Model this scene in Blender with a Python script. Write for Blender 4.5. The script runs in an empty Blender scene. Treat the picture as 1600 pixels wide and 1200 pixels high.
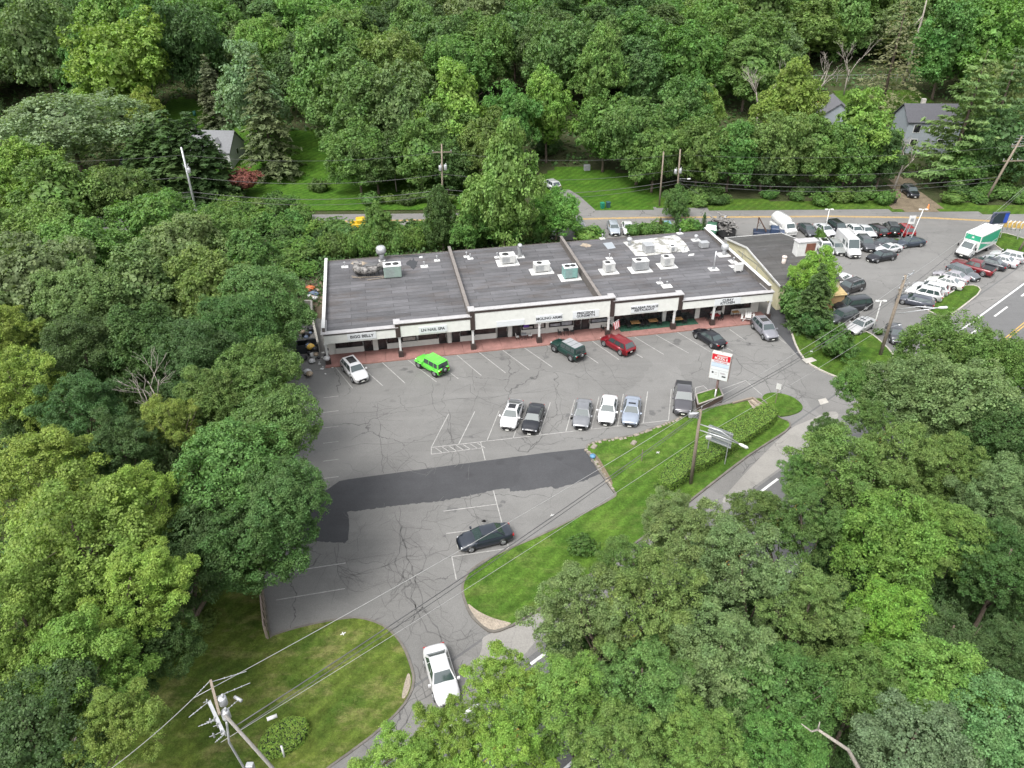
import bpy, math, random
import numpy as np
from mathutils import Vector, Matrix
R = math.radians
S = bpy.context.scene
COL = S.collection
# ---------------------------------------------------------------- camera
CAMH = 46.0; FPX = 1170.0; PITCH = R(32.83); ROLL = R(-.48)
_f = np.array([0, math.cos(PITCH), -math.sin(PITCH)]); _r = np.array([1., 0, 0]); _u = np.cross(_r, _f)
cr, sr = math.cos(ROLL), math.sin(ROLL)
CR = _r * cr + _u * sr; CU = -_r * sr + _u * cr; CF = _f
cam = bpy.data.cameras.new('camera'); cam_o = bpy.data.objects.new('camera', cam); COL.objects.link(cam_o)
cam_o.matrix_world = Matrix(((CR[0], CU[0], -CF[0], 0), (CR[1], CU[1], -CF[1], 0), (CR[2], CU[2], -CF[2], CAMH), (0, 0, 0, 1)))
cam.sensor_width = 36; cam.lens = 36 * FPX / 1600; cam.clip_end = 3000; cam.clip_start = .5
S.camera = cam_o
# ---------------------------------------------------------------- sky, sun, exposure (overcast)
SUN_EL, SUN_ROT = R(58), R(215)
w = bpy.data.worlds.new('World'); S.world = w; w.use_nodes = True
nt = w.node_tree; nt.nodes.clear()
sky = nt.nodes.new('ShaderNodeTexSky'); sky.sky_type = 'NISHITA'; sky.sun_disc = False
sky.sun_elevation = SUN_EL; sky.sun_rotation = SUN_ROT; sky.dust_density = 4; sky.ozone_density = .6; sky.air_density = 1.2
hs = nt.nodes.new('ShaderNodeHueSaturation'); hs.inputs['Saturation'].default_value = .22
bg = nt.nodes.new('ShaderNodeBackground'); bg.inputs[1].default_value = .145
ow = nt.nodes.new('ShaderNodeOutputWorld')
nt.links.new(sky.outputs[0], hs.inputs['Color']); nt.links.new(hs.outputs[0], bg.inputs[0]); nt.links.new(bg.outputs[0], ow.inputs[0])
sl = bpy.data.lights.new('sun', 'SUN'); sl.energy = 1.15; sl.angle = R(24); sl.color = (1, .975, .94)
so = bpy.data.objects.new('sun', sl); COL.objects.link(so)
# sky texture: rotation measured from +Y clockwise
sd = Vector((math.sin(SUN_ROT) * math.cos(SUN_EL), math.cos(SUN_ROT) * math.cos(SUN_EL), math.sin(SUN_EL)))
so.rotation_euler = sd.to_track_quat('Z', 'Y').to_euler(); so.location = (0, 0, 120)
S.view_settings.view_transform = 'Standard'; S.view_settings.look = 'None'
S.view_settings.exposure = 1.4; S.view_settings.gamma = 1; S.view_settings.use_curve_mapping = False
# ---------------------------------------------------------------- terrain height and pixel helpers
def sstep(a, b, x): t = min(1, max(0, (x - a) / (b - a))); return t * t * (3 - 2 * t)
def hz(x, y):
    h = 0.
    if y > 136: h += .115 * (y - 136) * sstep(136, 160, y) + 6 * sstep(215, 330, y)
    return h
def ray(px, py): return CF * FPX + CR * (px - 800) - CU * (py - 600)
def at(px, py, z=0.):
    d = ray(px, py); t = (z - CAMH) / d[2] if d[2] < -1e-6 else 1
    return Vector((d[0] * t, d[1] * t, z))
def gat(px, py, dz=0.):          # where the ray meets the terrain raised by dz
    d = ray(px, py); d = d / np.linalg.norm(d); t = 20.
    while t < 600:
        p = d * t; z = CAMH + p[2]
        if z <= hz(p[0], p[1]) + dz: break
        t += .5
    return Vector((p[0], p[1], hz(p[0], p[1])))
def atY(px, py, Y):
    d = ray(px, py); t = Y / d[1]; return Vector((d[0] * t, Y, CAMH + d[2] * t))
def proj(p):
    q = np.array(p) - [0, 0, CAMH]; k = FPX / (q @ CF); return 800 + k * (q @ CR), 600 - k * (q @ CU)
def depth(p): return float((np.array(p) - [0, 0, CAMH]) @ CF)
# ---------------------------------------------------------------- object helpers
def tag(o, label=None, cat=None, group=None, kind=None):
    if label: o['label'] = label
    if cat: o['category'] = cat
    if group: o['group'] = group
    if kind: o['kind'] = kind
    return o
def thing(name, label, cat, loc=(0, 0, 0), rz=0, group=None):
    o = bpy.data.objects.new(name, None); COL.objects.link(o); o.empty_display_size = .3
    o.location = loc; o.rotation_euler = (0, 0, rz); return tag(o, label, cat, group)
def copy_tree(o, parent=None, color=None):
    c = o.copy(); COL.objects.link(c); c.parent = parent
    if color is not None and c.type == 'MESH': c.color = color
    for ch in o.children: copy_tree(ch, c, color)
    return c
class MB:
    def __init__(s): s.v = []; s.f = []; s.m = []; s.sm = []; s.mi = 0; s.smooth = False
    def add(s, vs, fs):
        b = len(s.v); s.v += [tuple(v) for v in vs]
        for f in fs: s.f.append(tuple(b + i for i in f)); s.m.append(s.mi); s.sm.append(s.smooth)
        return s
    def box(s, x0, x1, y0, y1, z0, z1):
        return s.add([(x0, y0, z0), (x1, y0, z0), (x1, y1, z0), (x0, y1, z0), (x0, y0, z1), (x1, y0, z1), (x1, y1, z1), (x0, y1, z1)],
            [(0, 3, 2, 1), (4, 5, 6, 7), (0, 1, 5, 4), (1, 2, 6, 5), (2, 3, 7, 6), (3, 0, 4, 7)])
    def bbox(s, x0, x1, y0, y1, z0, z1, b=.02):   # box with bevelled vertical and top edges
        P = lambda i, z: [(x0 + i, y0, z), (x1 - i, y0, z), (x1, y0 + i, z), (x1, y1 - i, z), (x1 - i, y1, z), (x0 + i, y1, z), (x0, y1 - i, z), (x0, y0 + i, z)]
        v = P(b, z0) + P(b, z1 - b) + [((x0 + x1) / 2 + (p[0] - (x0 + x1) / 2) * (1 - 2 * b / max(x1 - x0, 1e-3)), (y0 + y1) / 2 + (p[1] - (y0 + y1) / 2) * (1 - 2 * b / max(y1 - y0, 1e-3)), z1) for p in P(b, z1)]
        f = [tuple(range(7, -1, -1)), tuple(range(16, 24))]
        for k in (0, 8): f += [(k + i, k + (i + 1) % 8, k + 8 + (i + 1) % 8, k + 8 + i) for i in range(8)]
        return s.add(v, f)
    def beam(s, p, q, w, h=None):
        p, q = Vector(p), Vector(q); d = (q - p).normalized(); h = h or w
        a = d.cross(Vector((0, 0, 1))); a = Vector((1, 0, 0)) if a.length < 1e-3 else a.normalized(); b = a.cross(d).normalized()
        v = [e + a * w / 2 * i + b * h / 2 * j for e in (p, q) for i, j in ((-1, -1), (1, -1), (1, 1), (-1, 1))]
        return s.add(v, [(0, 1, 2, 3), (7, 6, 5, 4), (0, 4, 5, 1), (1, 5, 6, 2), (2, 6, 7, 3), (3, 7, 4, 0)])
    def tube(s, pts, rs, n=8, cap=True):
        pts = [Vector(p) for p in pts]
        if not hasattr(rs, '__len__'): rs = [rs] * len(pts)
        v = []; a = None
        for i, p in enumerate(pts):
            d = (pts[min(i + 1, len(pts) - 1)] - pts[max(i - 1, 0)])
            d = d.normalized() if d.length > 1e-9 else Vector((0, 0, 1))
            if a is None: a = d.orthogonal().normalized()
            a = (a - d * a.dot(d)); a = a.normalized() if a.length > 1e-6 else d.orthogonal().normalized()
            b = d.cross(a)
            v += [p + (a * math.cos(t) + b * math.sin(t)) * rs[i] for t in (2 * math.pi * k / n for k in range(n))]
        f = [(i * n + k, i * n + (k + 1) % n, (i + 1) * n + (k + 1) % n, (i + 1) * n + k) for i in range(len(pts) - 1) for k in range(n)]
        if cap: f += [tuple(range(n - 1, -1, -1)), tuple((len(pts) - 1) * n + k for k in range(n))]
        sm = s.smooth; s.smooth = True; s.add(v, f); s.smooth = sm; return s
    def cyl(s, c, r, h, n=16, r2=None):
        return s.tube([c, (c[0], c[1], c[2] + h)], [r, r if r2 is None else r2], n)
    def lathe(s, c, prof, n=16):
        return s.tube([(c[0], c[1], c[2] + z) for r, z in prof], [max(r, 1e-4) for r, z in prof], n)
    def prism(s, poly, z0, z1):
        n = len(poly); return s.add([(x, y, z0) for x, y in poly] + [(x, y, z1) for x, y in poly],
            [tuple(range(n - 1, -1, -1)), tuple(range(n, 2 * n))] + [(i, (i + 1) % n, n + (i + 1) % n, n + i) for i in range(n)])
    def quad(s, a, b, c, d): return s.add([a, b, c, d], [(0, 1, 2, 3)])
    def mesh(s, name, mats):
        me = bpy.data.meshes.new(name); me.from_pydata(s.v, [], s.f)
        for m in (mats if isinstance(mats, (list, tuple)) else [mats]): me.materials.append(m)
        me.polygons.foreach_set('material_index', s.m); me.polygons.foreach_set('use_smooth', s.sm); me.update(); return me
    def build(s, name, mats, parent=None):
        return link(name, s.mesh(name, mats), parent)
def link(name, me, parent=None, color=None):
    o = bpy.data.objects.new(name, me); COL.objects.link(o); o.parent = parent
    if color is not None: o.color = color
    return o
def npmesh(name, V, F, mat, smooth=False):
    me = bpy.data.meshes.new(name); nv, nf = len(V), len(F); k = F.shape[1]
    me.vertices.add(nv); me.vertices.foreach_set('co', np.asarray(V, np.float32).ravel())
    me.loops.add(nf * k); me.loops.foreach_set('vertex_index', np.asarray(F, np.int32).ravel())
    me.polygons.add(nf); me.polygons.foreach_set('loop_start', np.arange(0, nf * k, k, dtype=np.int32))
    me.polygons.foreach_set('loop_total', np.full(nf, k, np.int32))
    me.polygons.foreach_set('use_smooth', np.full(nf, smooth)); me.materials.append(mat); me.update(); me.validate(); return me
# ---------------------------------------------------------------- materials
def sc(h):   # sRGB hex -> linear
    c = [int(h[i:i + 2], 16) / 255 for i in (0, 2, 4)]
    return tuple([(x / 12.92 if x <= .04045 else ((x + .055) / 1.055) ** 2.4) for x in c] + [1])
class N:
    def __init__(s, name):
        s.mat = bpy.data.materials.new(name); s.mat.use_nodes = True; s.t = s.mat.node_tree
        s.b = s.t.nodes['Principled BSDF']
    def n(s, typ, **kw):
        nd = s.t.nodes.new('ShaderNode' + typ)
        for k, v in kw.items():
            if k.startswith('_'): nd.inputs[k[1:].replace('_', ' ')].default_value = v
            else: setattr(nd, k, v)
        return nd
    def l(s, a, b): s.t.links.new(a, b)
    def coord(s, kind='Object', scale=None):
        tc = s.n('TexCoord').outputs[kind]
        if scale:
            mp = s.n('Mapping'); mp.inputs['Scale'].default_value = scale; s.l(tc, mp.inputs['Vector']); return mp.outputs[0]
        return tc
    def noise(s, vec, scale, detail=4, rough=.6):
        nd = s.n('TexNoise'); nd.inputs['Scale'].default_value = scale; nd.inputs['Detail'].default_value = detail; nd.inputs['Roughness'].default_value = rough
        if vec is not None: s.l(vec, nd.inputs['Vector'])
        return nd.outputs[0]
    def ramp(s, fac, stops):
        nd = s.n('ValToRGB'); e = nd.color_ramp.elements
        while len(e) < len(stops): e.new(.5)
        for el, (p, c) in zip(e, stops): el.position = p; el.color = c if len(c) == 4 else (*c, 1)
        s.l(fac, nd.inputs[0]); return nd.outputs[0]
    def mix(s, fac, a, b, typ='MIX'):
        nd = s.n('MixRGB', blend_type=typ)
        for i, x in enumerate((fac, a, b)):
            if hasattr(x, 'links'): s.l(x, nd.inputs[i])
            elif i == 0: nd.inputs[0].default_value = x
            else: nd.inputs[i].default_value = x if len(x) == 4 else (*x, 1)
        return nd.outputs[0]
    def bump(s, h, strength=.3, dist=.02):
        nd = s.n('Bump'); nd.inputs['Strength'].default_value = strength; nd.inputs['Distance'].default_value = dist
        s.l(h, nd.inputs['Height']); s.l(nd.outputs[0], s.b.inputs['Normal'])
    def out(s, col=None, rough=.8, metal=0, spec=None):
        if col is not None:
            if hasattr(col, 'links'): s.l(col, s.b.inputs['Base Color'])
            else: s.b.inputs['Base Color'].default_value = col if len(col) == 4 else (*col, 1)
        if hasattr(rough, 'links'): s.l(rough, s.b.inputs['Roughness'])
        else: s.b.inputs['Roughness'].default_value = rough
        s.b.inputs['Metallic'].default_value = metal
        if spec is not None: s.b.inputs['Specular IOR Level'].default_value = spec
        return s.mat
def g(v, a=1): return (v, v, v, 1)
_cache = {}
def plain(col, rough=.6, metal=0, vary=.12, scale=3.):
    """a worn paint / plastic / metal: base colour broken up by two scales of noise"""
    col = tuple(c * .86 for c in col[:3]) + (1,)
    key = (tuple(round(c, 4) for c in col), rough, metal, vary, scale)
    if key not in _cache:
        m = N('worn_surface'); c = m.coord()
        f = m.ramp(m.noise(c, scale, 5, .65), [(.3, g(1 - vary)), (.7, g(1 + vary * .4))])
        f2 = m.ramp(m.noise(c, scale * 7, 3), [(.3, g(1 - vary * .5)), (.65, g(1))])
        k = m.mix(1, (*col[:3], 1), f, 'MULTIPLY'); k = m.mix(1, k, f2, 'MULTIPLY')
        _cache[key] = m.out(k, rough, metal)
    return _cache[key]
def mat_asphalt(name, base, contrast=.18, cracks=0., speck=1.):
    base = tuple(x * .84 for x in base[:3]) + (1,); m = N(name); c = m.coord()
    big = m.ramp(m.noise(c, .045, 5, .6), [(.3, g(1 - contrast)), (.7, g(1 + contrast * .6))])
    mid = m.ramp(m.noise(c, .5, 6, .7), [(.3, g(1 - contrast * .5)), (.7, g(1 + contrast * .35))])
    fine = m.ramp(m.noise(c, 14, 3, .8), [(.3, g(1 - .22 * speck)), (.7, g(1 + .16 * speck))])
    k = m.mix(1, base, big, 'MULTIPLY'); k = m.mix(1, k, mid, 'MULTIPLY'); k = m.mix(1, k, fine, 'MULTIPLY')
    # worn, slightly paler and darker repair-sized areas, stall grime
    ar = m.n('TexVoronoi'); ar.inputs['Scale'].default_value = .11; ar.inputs['Randomness'].default_value = 1; wn0 = m.n('TexNoise'); wn0.inputs['Scale'].default_value = .3; wn0.inputs['Detail'].default_value = 5; m.l(c, wn0.inputs['Vector']); a0 = m.n('VectorMath', operation='MULTIPLY_ADD'); m.l(wn0.outputs['Color'], a0.inputs[0]); a0.inputs[1].default_value = (3, 3, 0); m.l(c, a0.inputs[2]); m.l(a0.outputs[0], ar.inputs['Vector'])
    k = m.mix(1, k, m.ramp(ar.outputs['Color'], [(.2, g(.93)), (.8, g(1.06))]), 'MULTIPLY')
    # oil drips
    sp = m.ramp(m.noise(c, .55, 2, .4), [(.66, g(0)), (.76, g(.5))])
    k = m.mix(sp, k, tuple(x * .55 for x in base[:3]))
    # tyre-polished streaks
    st = m.ramp(m.noise(m.coord('Object', (.05, .6, .3)), 1.2, 4, .6), [(.45, g(0)), (.7, g(.25))])
    k = m.mix(st, k, tuple(min(1, x * 1.2) for x in base[:3]))
    if cracks:
        wn = m.n('TexNoise'); wn.inputs['Scale'].default_value = .6; wn.inputs['Detail'].default_value = 6; m.l(c, wn.inputs['Vector'])
        ad = m.n('VectorMath', operation='MULTIPLY_ADD'); m.l(wn.outputs['Color'], ad.inputs[0]); ad.inputs[1].default_value = (2.2, 2.2, 0); m.l(c, ad.inputs[2])
        vo = m.n('TexVoronoi', feature='DISTANCE_TO_EDGE'); vo.inputs['Scale'].default_value = .16; m.l(ad.outputs[0], vo.inputs['Vector'])
        cm = m.ramp(vo.outputs['Distance'], [(.0, g(1)), (.007, g(0))])
        msk = m.ramp(m.noise(c, .09, 3, .5), [(.44, g(0)), (.56, g(cracks))])
        cm = m.mix(1, cm, msk, 'MULTIPLY'); k = m.mix(cm, k, (.03, .03, .03))
    m.bump(m.noise(c, 30, 3), .25, .01)
    return m.out(k, .9, 0, .3)
M = {}
M['asphalt'] = mat_asphalt('lot_asphalt', (.175, .172, .165, 1), .14, .8)
M['road'] = mat_asphalt('road_asphalt', (.185, .18, .172, 1), .2, .9)
M['dark_road'] = mat_asphalt('highway_asphalt', (.13, .13, .13, 1), .12, .2)
M['patch'] = mat_asphalt('new_asphalt', (.063, .064, .068, 1), .22, 0)
M['apron'] = mat_asphalt('pale_apron', (.27, .26, .24, 1), .2, .5)
M['crack'] = plain((.105, .103, .1, 1), .95)
def mat_line(name, col, wear=.5):
    m = N(name); c = m.coord(); f = m.ramp(m.noise(c, 2.2, 6, .75), [(.42 - .1 * wear, g(0)), (.62, g(1))])
    k = m.mix(f, tuple(x * .6 for x in col[:3]), col); return m.out(k, .8)
M['line'] = mat_line('parking_paint', (.32, .315, .3, 1)); M['lane'] = mat_line('lane_paint', (.58, .58, .57, 1), .3)
M['yellow'] = mat_line('yellow_paint', (.5, .31, .07, 1), .5)
def mat_grass(name, a, b, cdry, dry=.5, stripe=0.):
    a, b, cdry = [tuple(x * .86 for x in q[:3]) for q in (a, b, cdry)]; m = N(name); c = m.coord()
    f = m.ramp(m.noise(c, .3, 6, .7), [(.32, (*a, 1)), (.68, (*b, 1))])
    rot = m.n('Mapping'); rot.inputs['Rotation'].default_value = (0, 0, .68); m.l(c, rot.inputs['Vector']); wv = m.n('TexWave'); wv.inputs['Scale'].default_value = .28; wv.inputs['Distortion'].default_value = 1.5; m.l(rot.outputs[0], wv.inputs['Vector'])
    f = m.mix(1, f, m.ramp(wv.outputs['Fac'], [(.2, g(.88)), (.8, g(1.08))]), 'MULTIPLY')
    spk = m.ramp(m.noise(c, 2.6, 9, .85), [(.56, g(0)), (.7, g(.55 * dry + .1))]); f = m.mix(spk, f, cdry)
    d = m.ramp(m.noise(m.coord('Object', (.5, 1, 1)), .55, 8, .75), [(.5, g(0)), (.72, g(dry))])
    k = m.mix(d, f, cdry)
    f2 = m.ramp(m.noise(c, 5, 7, .85), [(.3, g(.42)), (.7, g(1.4))]); k = m.mix(1, k, f2, 'MULTIPLY')
    f3 = m.ramp(m.noise(c, 1.1, 5, .7), [(.3, g(.7)), (.7, g(1.22))]); k = m.mix(1, k, f3, 'MULTIPLY')
    m.bump(m.noise(c, 9, 6, .8), .8, .08); return m.out(k, .95, 0, .1)
M['lawn'] = mat_grass('island_lawn', (.045, .105, .014), (.1, .18, .026), (.17, .19, .06, 1), .55)
M['drylawn'] = mat_grass('dry_lawn', (.055, .1, .016), (.125, .165, .03), (.26, .23, .1, 1), .8)
M['yard'] = mat_grass('back_yard_lawn', (.035, .1, .01), (.075, .155, .018), (.08, .11, .02, 1), .3)
M['verge'] = mat_grass('verge_grass', (.04, .095, .012), (.085, .15, .02), (.1, .11, .035, 1), .5)
def mat_forest():
    m = N('forest_floor'); c = m.coord()
    f = m.ramp(m.noise(c, .15, 6, .7), [(.3, (.035, .05, .02, 1)), (.5, (.055, .06, .03, 1)), (.7, (.05, .08, .022, 1))])
    f2 = m.ramp(m.noise(c, 5, 5, .8), [(.3, g(.5)), (.7, g(1.3))]); k = m.mix(1, f, f2, 'MULTIPLY')
    m.bump(m.noise(c, 4, 6, .8), 1, .15); return m.out(k, 1, 0, .05)
M['forest'] = mat_forest()
def mat_dirt(name, a, b):
    m = N(name); c = m.coord(); f = m.ramp(m.noise(c, .5, 8, .75), [(.3, (*a, 1)), (.7, (*b, 1))])
    f2 = m.ramp(m.noise(c, 8, 5, .8), [(.3, g(.6)), (.7, g(1.25))]); k = m.mix(1, f, f2, 'MULTIPLY'); m.bump(m.noise(c, 9, 6, .8), .6, .05); return m.out(k, 1, 0, .1)
M['dirt'] = mat_dirt('bare_dirt', (.1, .08, .055), (.19, .155, .11)); M['gravel'] = mat_dirt('gravel', (.22, .19, .15), (.36, .31, .25))
M['concrete'] = plain((.42, .4, .36, 1), .85, 0, .25, 1.2); M['kerb'] = plain((.16, .145, .125, 1), .9, 0, .35, 1.5); M['kerb2'] = plain((.42, .39, .34, 1), .9, 0, .25, 1.5)
M['stone'] = plain((.28, .245, .2, 1), .9, 0, .35, 2.)
# foliage: the object colour is the leaf colour of that plant, broken up leaf by leaf and clump by clump
def mat_leaf():
    m = N('leaves'); oi = m.n('ObjectInfo'); geo = m.n('NewGeometry')
    c = m.coord()
    base = oi.outputs['Color']
    hv = m.n('HueSaturation'); hv.inputs['Saturation'].default_value = .95; m.l(base, hv.inputs['Color'])
    mr = m.n('MapRange'); m.l(geo.outputs['Random Per Island'], mr.inputs[0]); mr.inputs[3].default_value = .78; mr.inputs[4].default_value = 1.55; m.l(mr.outputs[0], hv.inputs['Value'])
    mh = m.n('MapRange'); m.l(m.noise(c, 3.2, 2, .5), mh.inputs[0]); mh.inputs[1].default_value = .3; mh.inputs[2].default_value = .7; mh.inputs[3].default_value = .481; mh.inputs[4].default_value = .509; m.l(mh.outputs[0], hv.inputs['Hue'])
    k = m.mix(1, hv.outputs[0], m.ramp(m.noise(c, 2.3, 3, .6), [(.3, g(.78)), (.7, g(1.2))]), 'MULTIPLY')
    tr = m.n('BsdfTranslucent'); m.l(m.mix(1, k, (1.1, 1.25, .5, 1), 'MULTIPLY'), tr.inputs[0])
    mx = m.n('MixShader'); mx.inputs[0].default_value = .38
    m.out(k, .55, 0, .28); o = m.t.nodes['Material Output']
    m.l(m.b.outputs[0], mx.inputs[1]); m.l(tr.outputs[0], mx.inputs[2]); m.l(mx.outputs[0], o.inputs[0]); return m.mat
M['leaf'] = mat_leaf()
def mat_bark(name, a, b):
    m = N(name); c = m.coord('Object', (6, 6, 1)); f = m.ramp(m.noise(c, 3, 6, .7), [(.3, (*a, 1)), (.7, (*b, 1))]); m.bump(m.noise(c, 6, 5), .6, .05); return m.out(f, .9)
M['bark'] = mat_bark('bark', (.05, .038, .028), (.13, .1, .075)); M['deadwood'] = mat_bark('dead_wood', (.17, .15, .125), (.33, .3, .26))
M['wood'] = mat_bark('pole_wood', (.13, .105, .08), (.24, .2, .155)); M['brownwood'] = mat_bark('stained_wood', (.2, .13, .06), (.32, .21, .1))
M['greywood'] = mat_bark('weathered_wood', (.14, .13, .12), (.27, .255, .235)); M['galv'] = plain((.5, .51, .52, 1), .45, .5, .2, 4.); M['white'] = plain((.6, .6, .585, 1), .55, 0, .1); M['black'] = plain((.02, .02, .021, 1), .6, 0, .1)
M['alu'] = plain((.6, .61, .62, 1), .4, .6, .15, 4.); M['grey'] = plain((.28, .29, .3, 1), .6, 0, .2); M['wire'] = plain((.09, .09, .09, 1), .6); M['wirel'] = plain((.3, .3, .29, 1), .5)
# ================================================================ ground
from mathutils.geometry import tessellate_polygon as tessellate
rng = np.random.default_rng(7); random.seed(7)
def ground_grid():
    xs = np.arange(-300, 321, 4.); ys = np.concatenate([np.arange(-40, 130, 10.), np.arange(130, 430, 3.)])
    V = [(x, y, hz(x, y) + (-.03 if y < 133 else 0)) for y in ys for x in xs]; nx = len(xs)
    F = [(j * nx + i, j * nx + i + 1, (j + 1) * nx + i + 1, (j + 1) * nx + i) for j in range(len(ys) - 1) for i in range(nx - 1)]
    o = link('ground', npmesh('ground', V, np.array(F), M['forest'])); tag(o, kind='structure')
    m = MB(); B_ = 1800   # far ground to the horizon
    for q in (((-B_, -B_), (B_, -40)), ((-B_, -40), (-300, 427)), ((320, -40), (B_, 427))):
        (a, b), (c, d) = q; m.quad((a, b, -.03), (c, b, -.03), (c, d, -.03), (a, d, -.03))
    h = hz(0, 427); m.quad((-B_, 427, h), (B_, 427, h), (B_, B_, h + 60), (-B_, B_, h + 60))
    tag(m.build('far_ground', M['forest']), kind='structure')
ground_grid()
def flat(name, poly, z, mat, world=False):
    pts = poly if world else [tuple(at(*p))[:2] for p in poly]
    m = MB(); m.add([(x, y, z) for x, y in pts], [t if (Vector(pts[t[1]]) - Vector(pts[t[0]])).cross(Vector(pts[t[2]]) - Vector(pts[t[0]])) > 0 else t[::-1] for t in tessellate([[Vector((x, y, 0)) for x, y in pts]])])
    o = m.build(name, mat)
    return tag(o, kind='structure')
def smooth(poly, it=2, closed=True):
    P = [Vector(p) for p in poly]
    for _ in range(it):
        Q = []
        n = len(P)
        for i in range(n if closed else n - 1):
            a, b = P[i], P[(i + 1) % n]; Q += [a * .75 + b * .25, a * .25 + b * .75]
        if not closed: Q = [P[0]] + Q + [P[-1]]
        P = Q
    return [tuple(p) for p in P]
def inside(x, y, poly):
    c = False; n = len(poly); j = n - 1
    for i in range(n):
        xi, yi = poly[i][:2]; xj, yj = poly[j][:2]
        if (yi > y) != (yj > y) and x < (xj - xi) * (y - yi) / (yj - yi) + xi: c = not c
        j = i
    return c
def drape(name, poly, dz, mat, step=1.5):
    pts = [tuple(gat(*p))[:2] for p in poly]; pts = smooth(pts, 2)
    x0 = min(p[0] for p in pts); x1 = max(p[0] for p in pts); y0 = min(p[1] for p in pts); y1 = max(p[1] for p in pts)
    idx = {}; V = []; F = []
    def vid(i, j):
        if (i, j) not in idx: x, y = x0 + i * step, y0 + j * step; idx[i, j] = len(V); V.append((x, y, hz(x, y) + dz))
        return idx[i, j]
    for j in range(int((y1 - y0) / step) + 1):
        for i in range(int((x1 - x0) / step) + 1):
            if inside(x0 + (i + .5) * step, y0 + (j + .5) * step, pts): F.append((vid(i, j), vid(i + 1, j), vid(i + 1, j + 1), vid(i, j + 1)))
    return tag(link(name, npmesh(name, V, np.array(F), mat, True)), kind='structure')
# building frame
BY = .1852; bc, bs = math.cos(BY), math.sin(BY); V0 = 1.7065 * CAMH; U0 = -.1594 * CAMH
def B(u, v, z=0.): uu, vv = u + U0, v + V0; return Vector((uu * bc - vv * bs, uu * bs + vv * bc, z))
def hw(d, n): return (d * .763 - n * .646, d * .646 + n * .763)     # along / across the highway
L2 = lambda px, py: tuple(at(px, py))[:2]
lot = [(-19.2, 35.8), (-20.3, 43), (-22, 52), (-24, 62), (-24, 67), (-28.5, 72), (-29, 83), (-26.5, 88), tuple(B(-1, 12))[:2], tuple(B(1, 14))[:2], tuple(B(55, 14))[:2], tuple(B(55.5, 21))[:2],
       L2(1090, 366), L2(880, 376), L2(846, 372), L2(838, 352), (5, 124), (5, 130.5), (60, 130), (95, 127), (150, 118), hw(190, 28), hw(100, 28), hw(60, 28), hw(8, 28), L2(640, 1100), L2(643, 1060), L2(600, 1010), L2(480, 1010)]
flat('parking_lot', lot, .02, M['asphalt'], True)
road = [L2(150, 337), L2(475, 335.5), L2(900, 331.5), L2(1037, 329), L2(1337, 329), L2(1450, 331), L2(1562, 337), L2(1700, 346), L2(1800, 350), L2(1800, 375), L2(1562, 356), L2(1400, 352), L2(1100, 350), L2(900, 352), L2(640, 354), L2(452, 358.5), L2(150, 364)]
flat('back_road', road, .026, M['road'], True)
flat('highway', [hw(-60, 15.5), hw(300, 15.5), hw(300, 29.4), hw(-60, 29.4)], .024, M['dark_road'], True)
flat('highway_shoulder', [hw(-60, 25.9), hw(78, 25.9), hw(86, 26.9), hw(180, 26.9), hw(180, 29.2), hw(-60, 29.2)], .028, M['road'], True)
flat('entrance_apron', smooth([(752, 994), (800, 980), (835, 958), (905, 908), (925, 905), (880, 955), (838, 1000), (815, 1030), (780, 1036), (742, 1042), (755, 1010)], 2), .033, M['apron'])
flat('entrance_apron', smooth([(1235, 668), (1258, 660), (1300, 640), (1315, 650), (1275, 690), (1200, 745), (1150, 780), (1120, 790), (1165, 738)], 2), .033, M['apron'])
flat('driveway', [(858, 291), (874, 287), (905, 306), (934, 332), (896, 333), (878, 307)], .045, M['road'])
flat('side_alley', [(1196, 500), (1206, 470), (1222, 474), (1236, 520), (1250, 548), (1262, 567), (1250, 560), (1228, 535)], .024, M['patch'])
# the new black patch with its ragged lower edge
pt = [(470, 775), (512, 765), (530, 752), (545, 749), (700, 728), (850, 708), (914, 701), (944, 741), (938, 741)]
rag = [(938, 741), (925, 746), (915, 751), (890, 758), (868, 764), (862, 761), (850, 762), (820, 767), (797, 768), (796, 763), (770, 766), (740, 774), (690, 783), (620, 790), (570, 797), (543, 800), (546, 815), (544, 843), (538, 849), (515, 847), (470, 845)]
rg = []
for a, b in zip(rag, rag[1:]):
    n = max(1, int(math.dist(a, b) / 3)); rg += [(a[0] + (b[0] - a[0]) * i / n + random.uniform(-.8, .8), a[1] + (b[1] - a[1]) * i / n + random.uniform(-.9, .9)) for i in range(n)]
flat('asphalt_patch', pt[:-1] + rg[1:] + [rag[-1]], .027, M['patch'])
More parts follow.
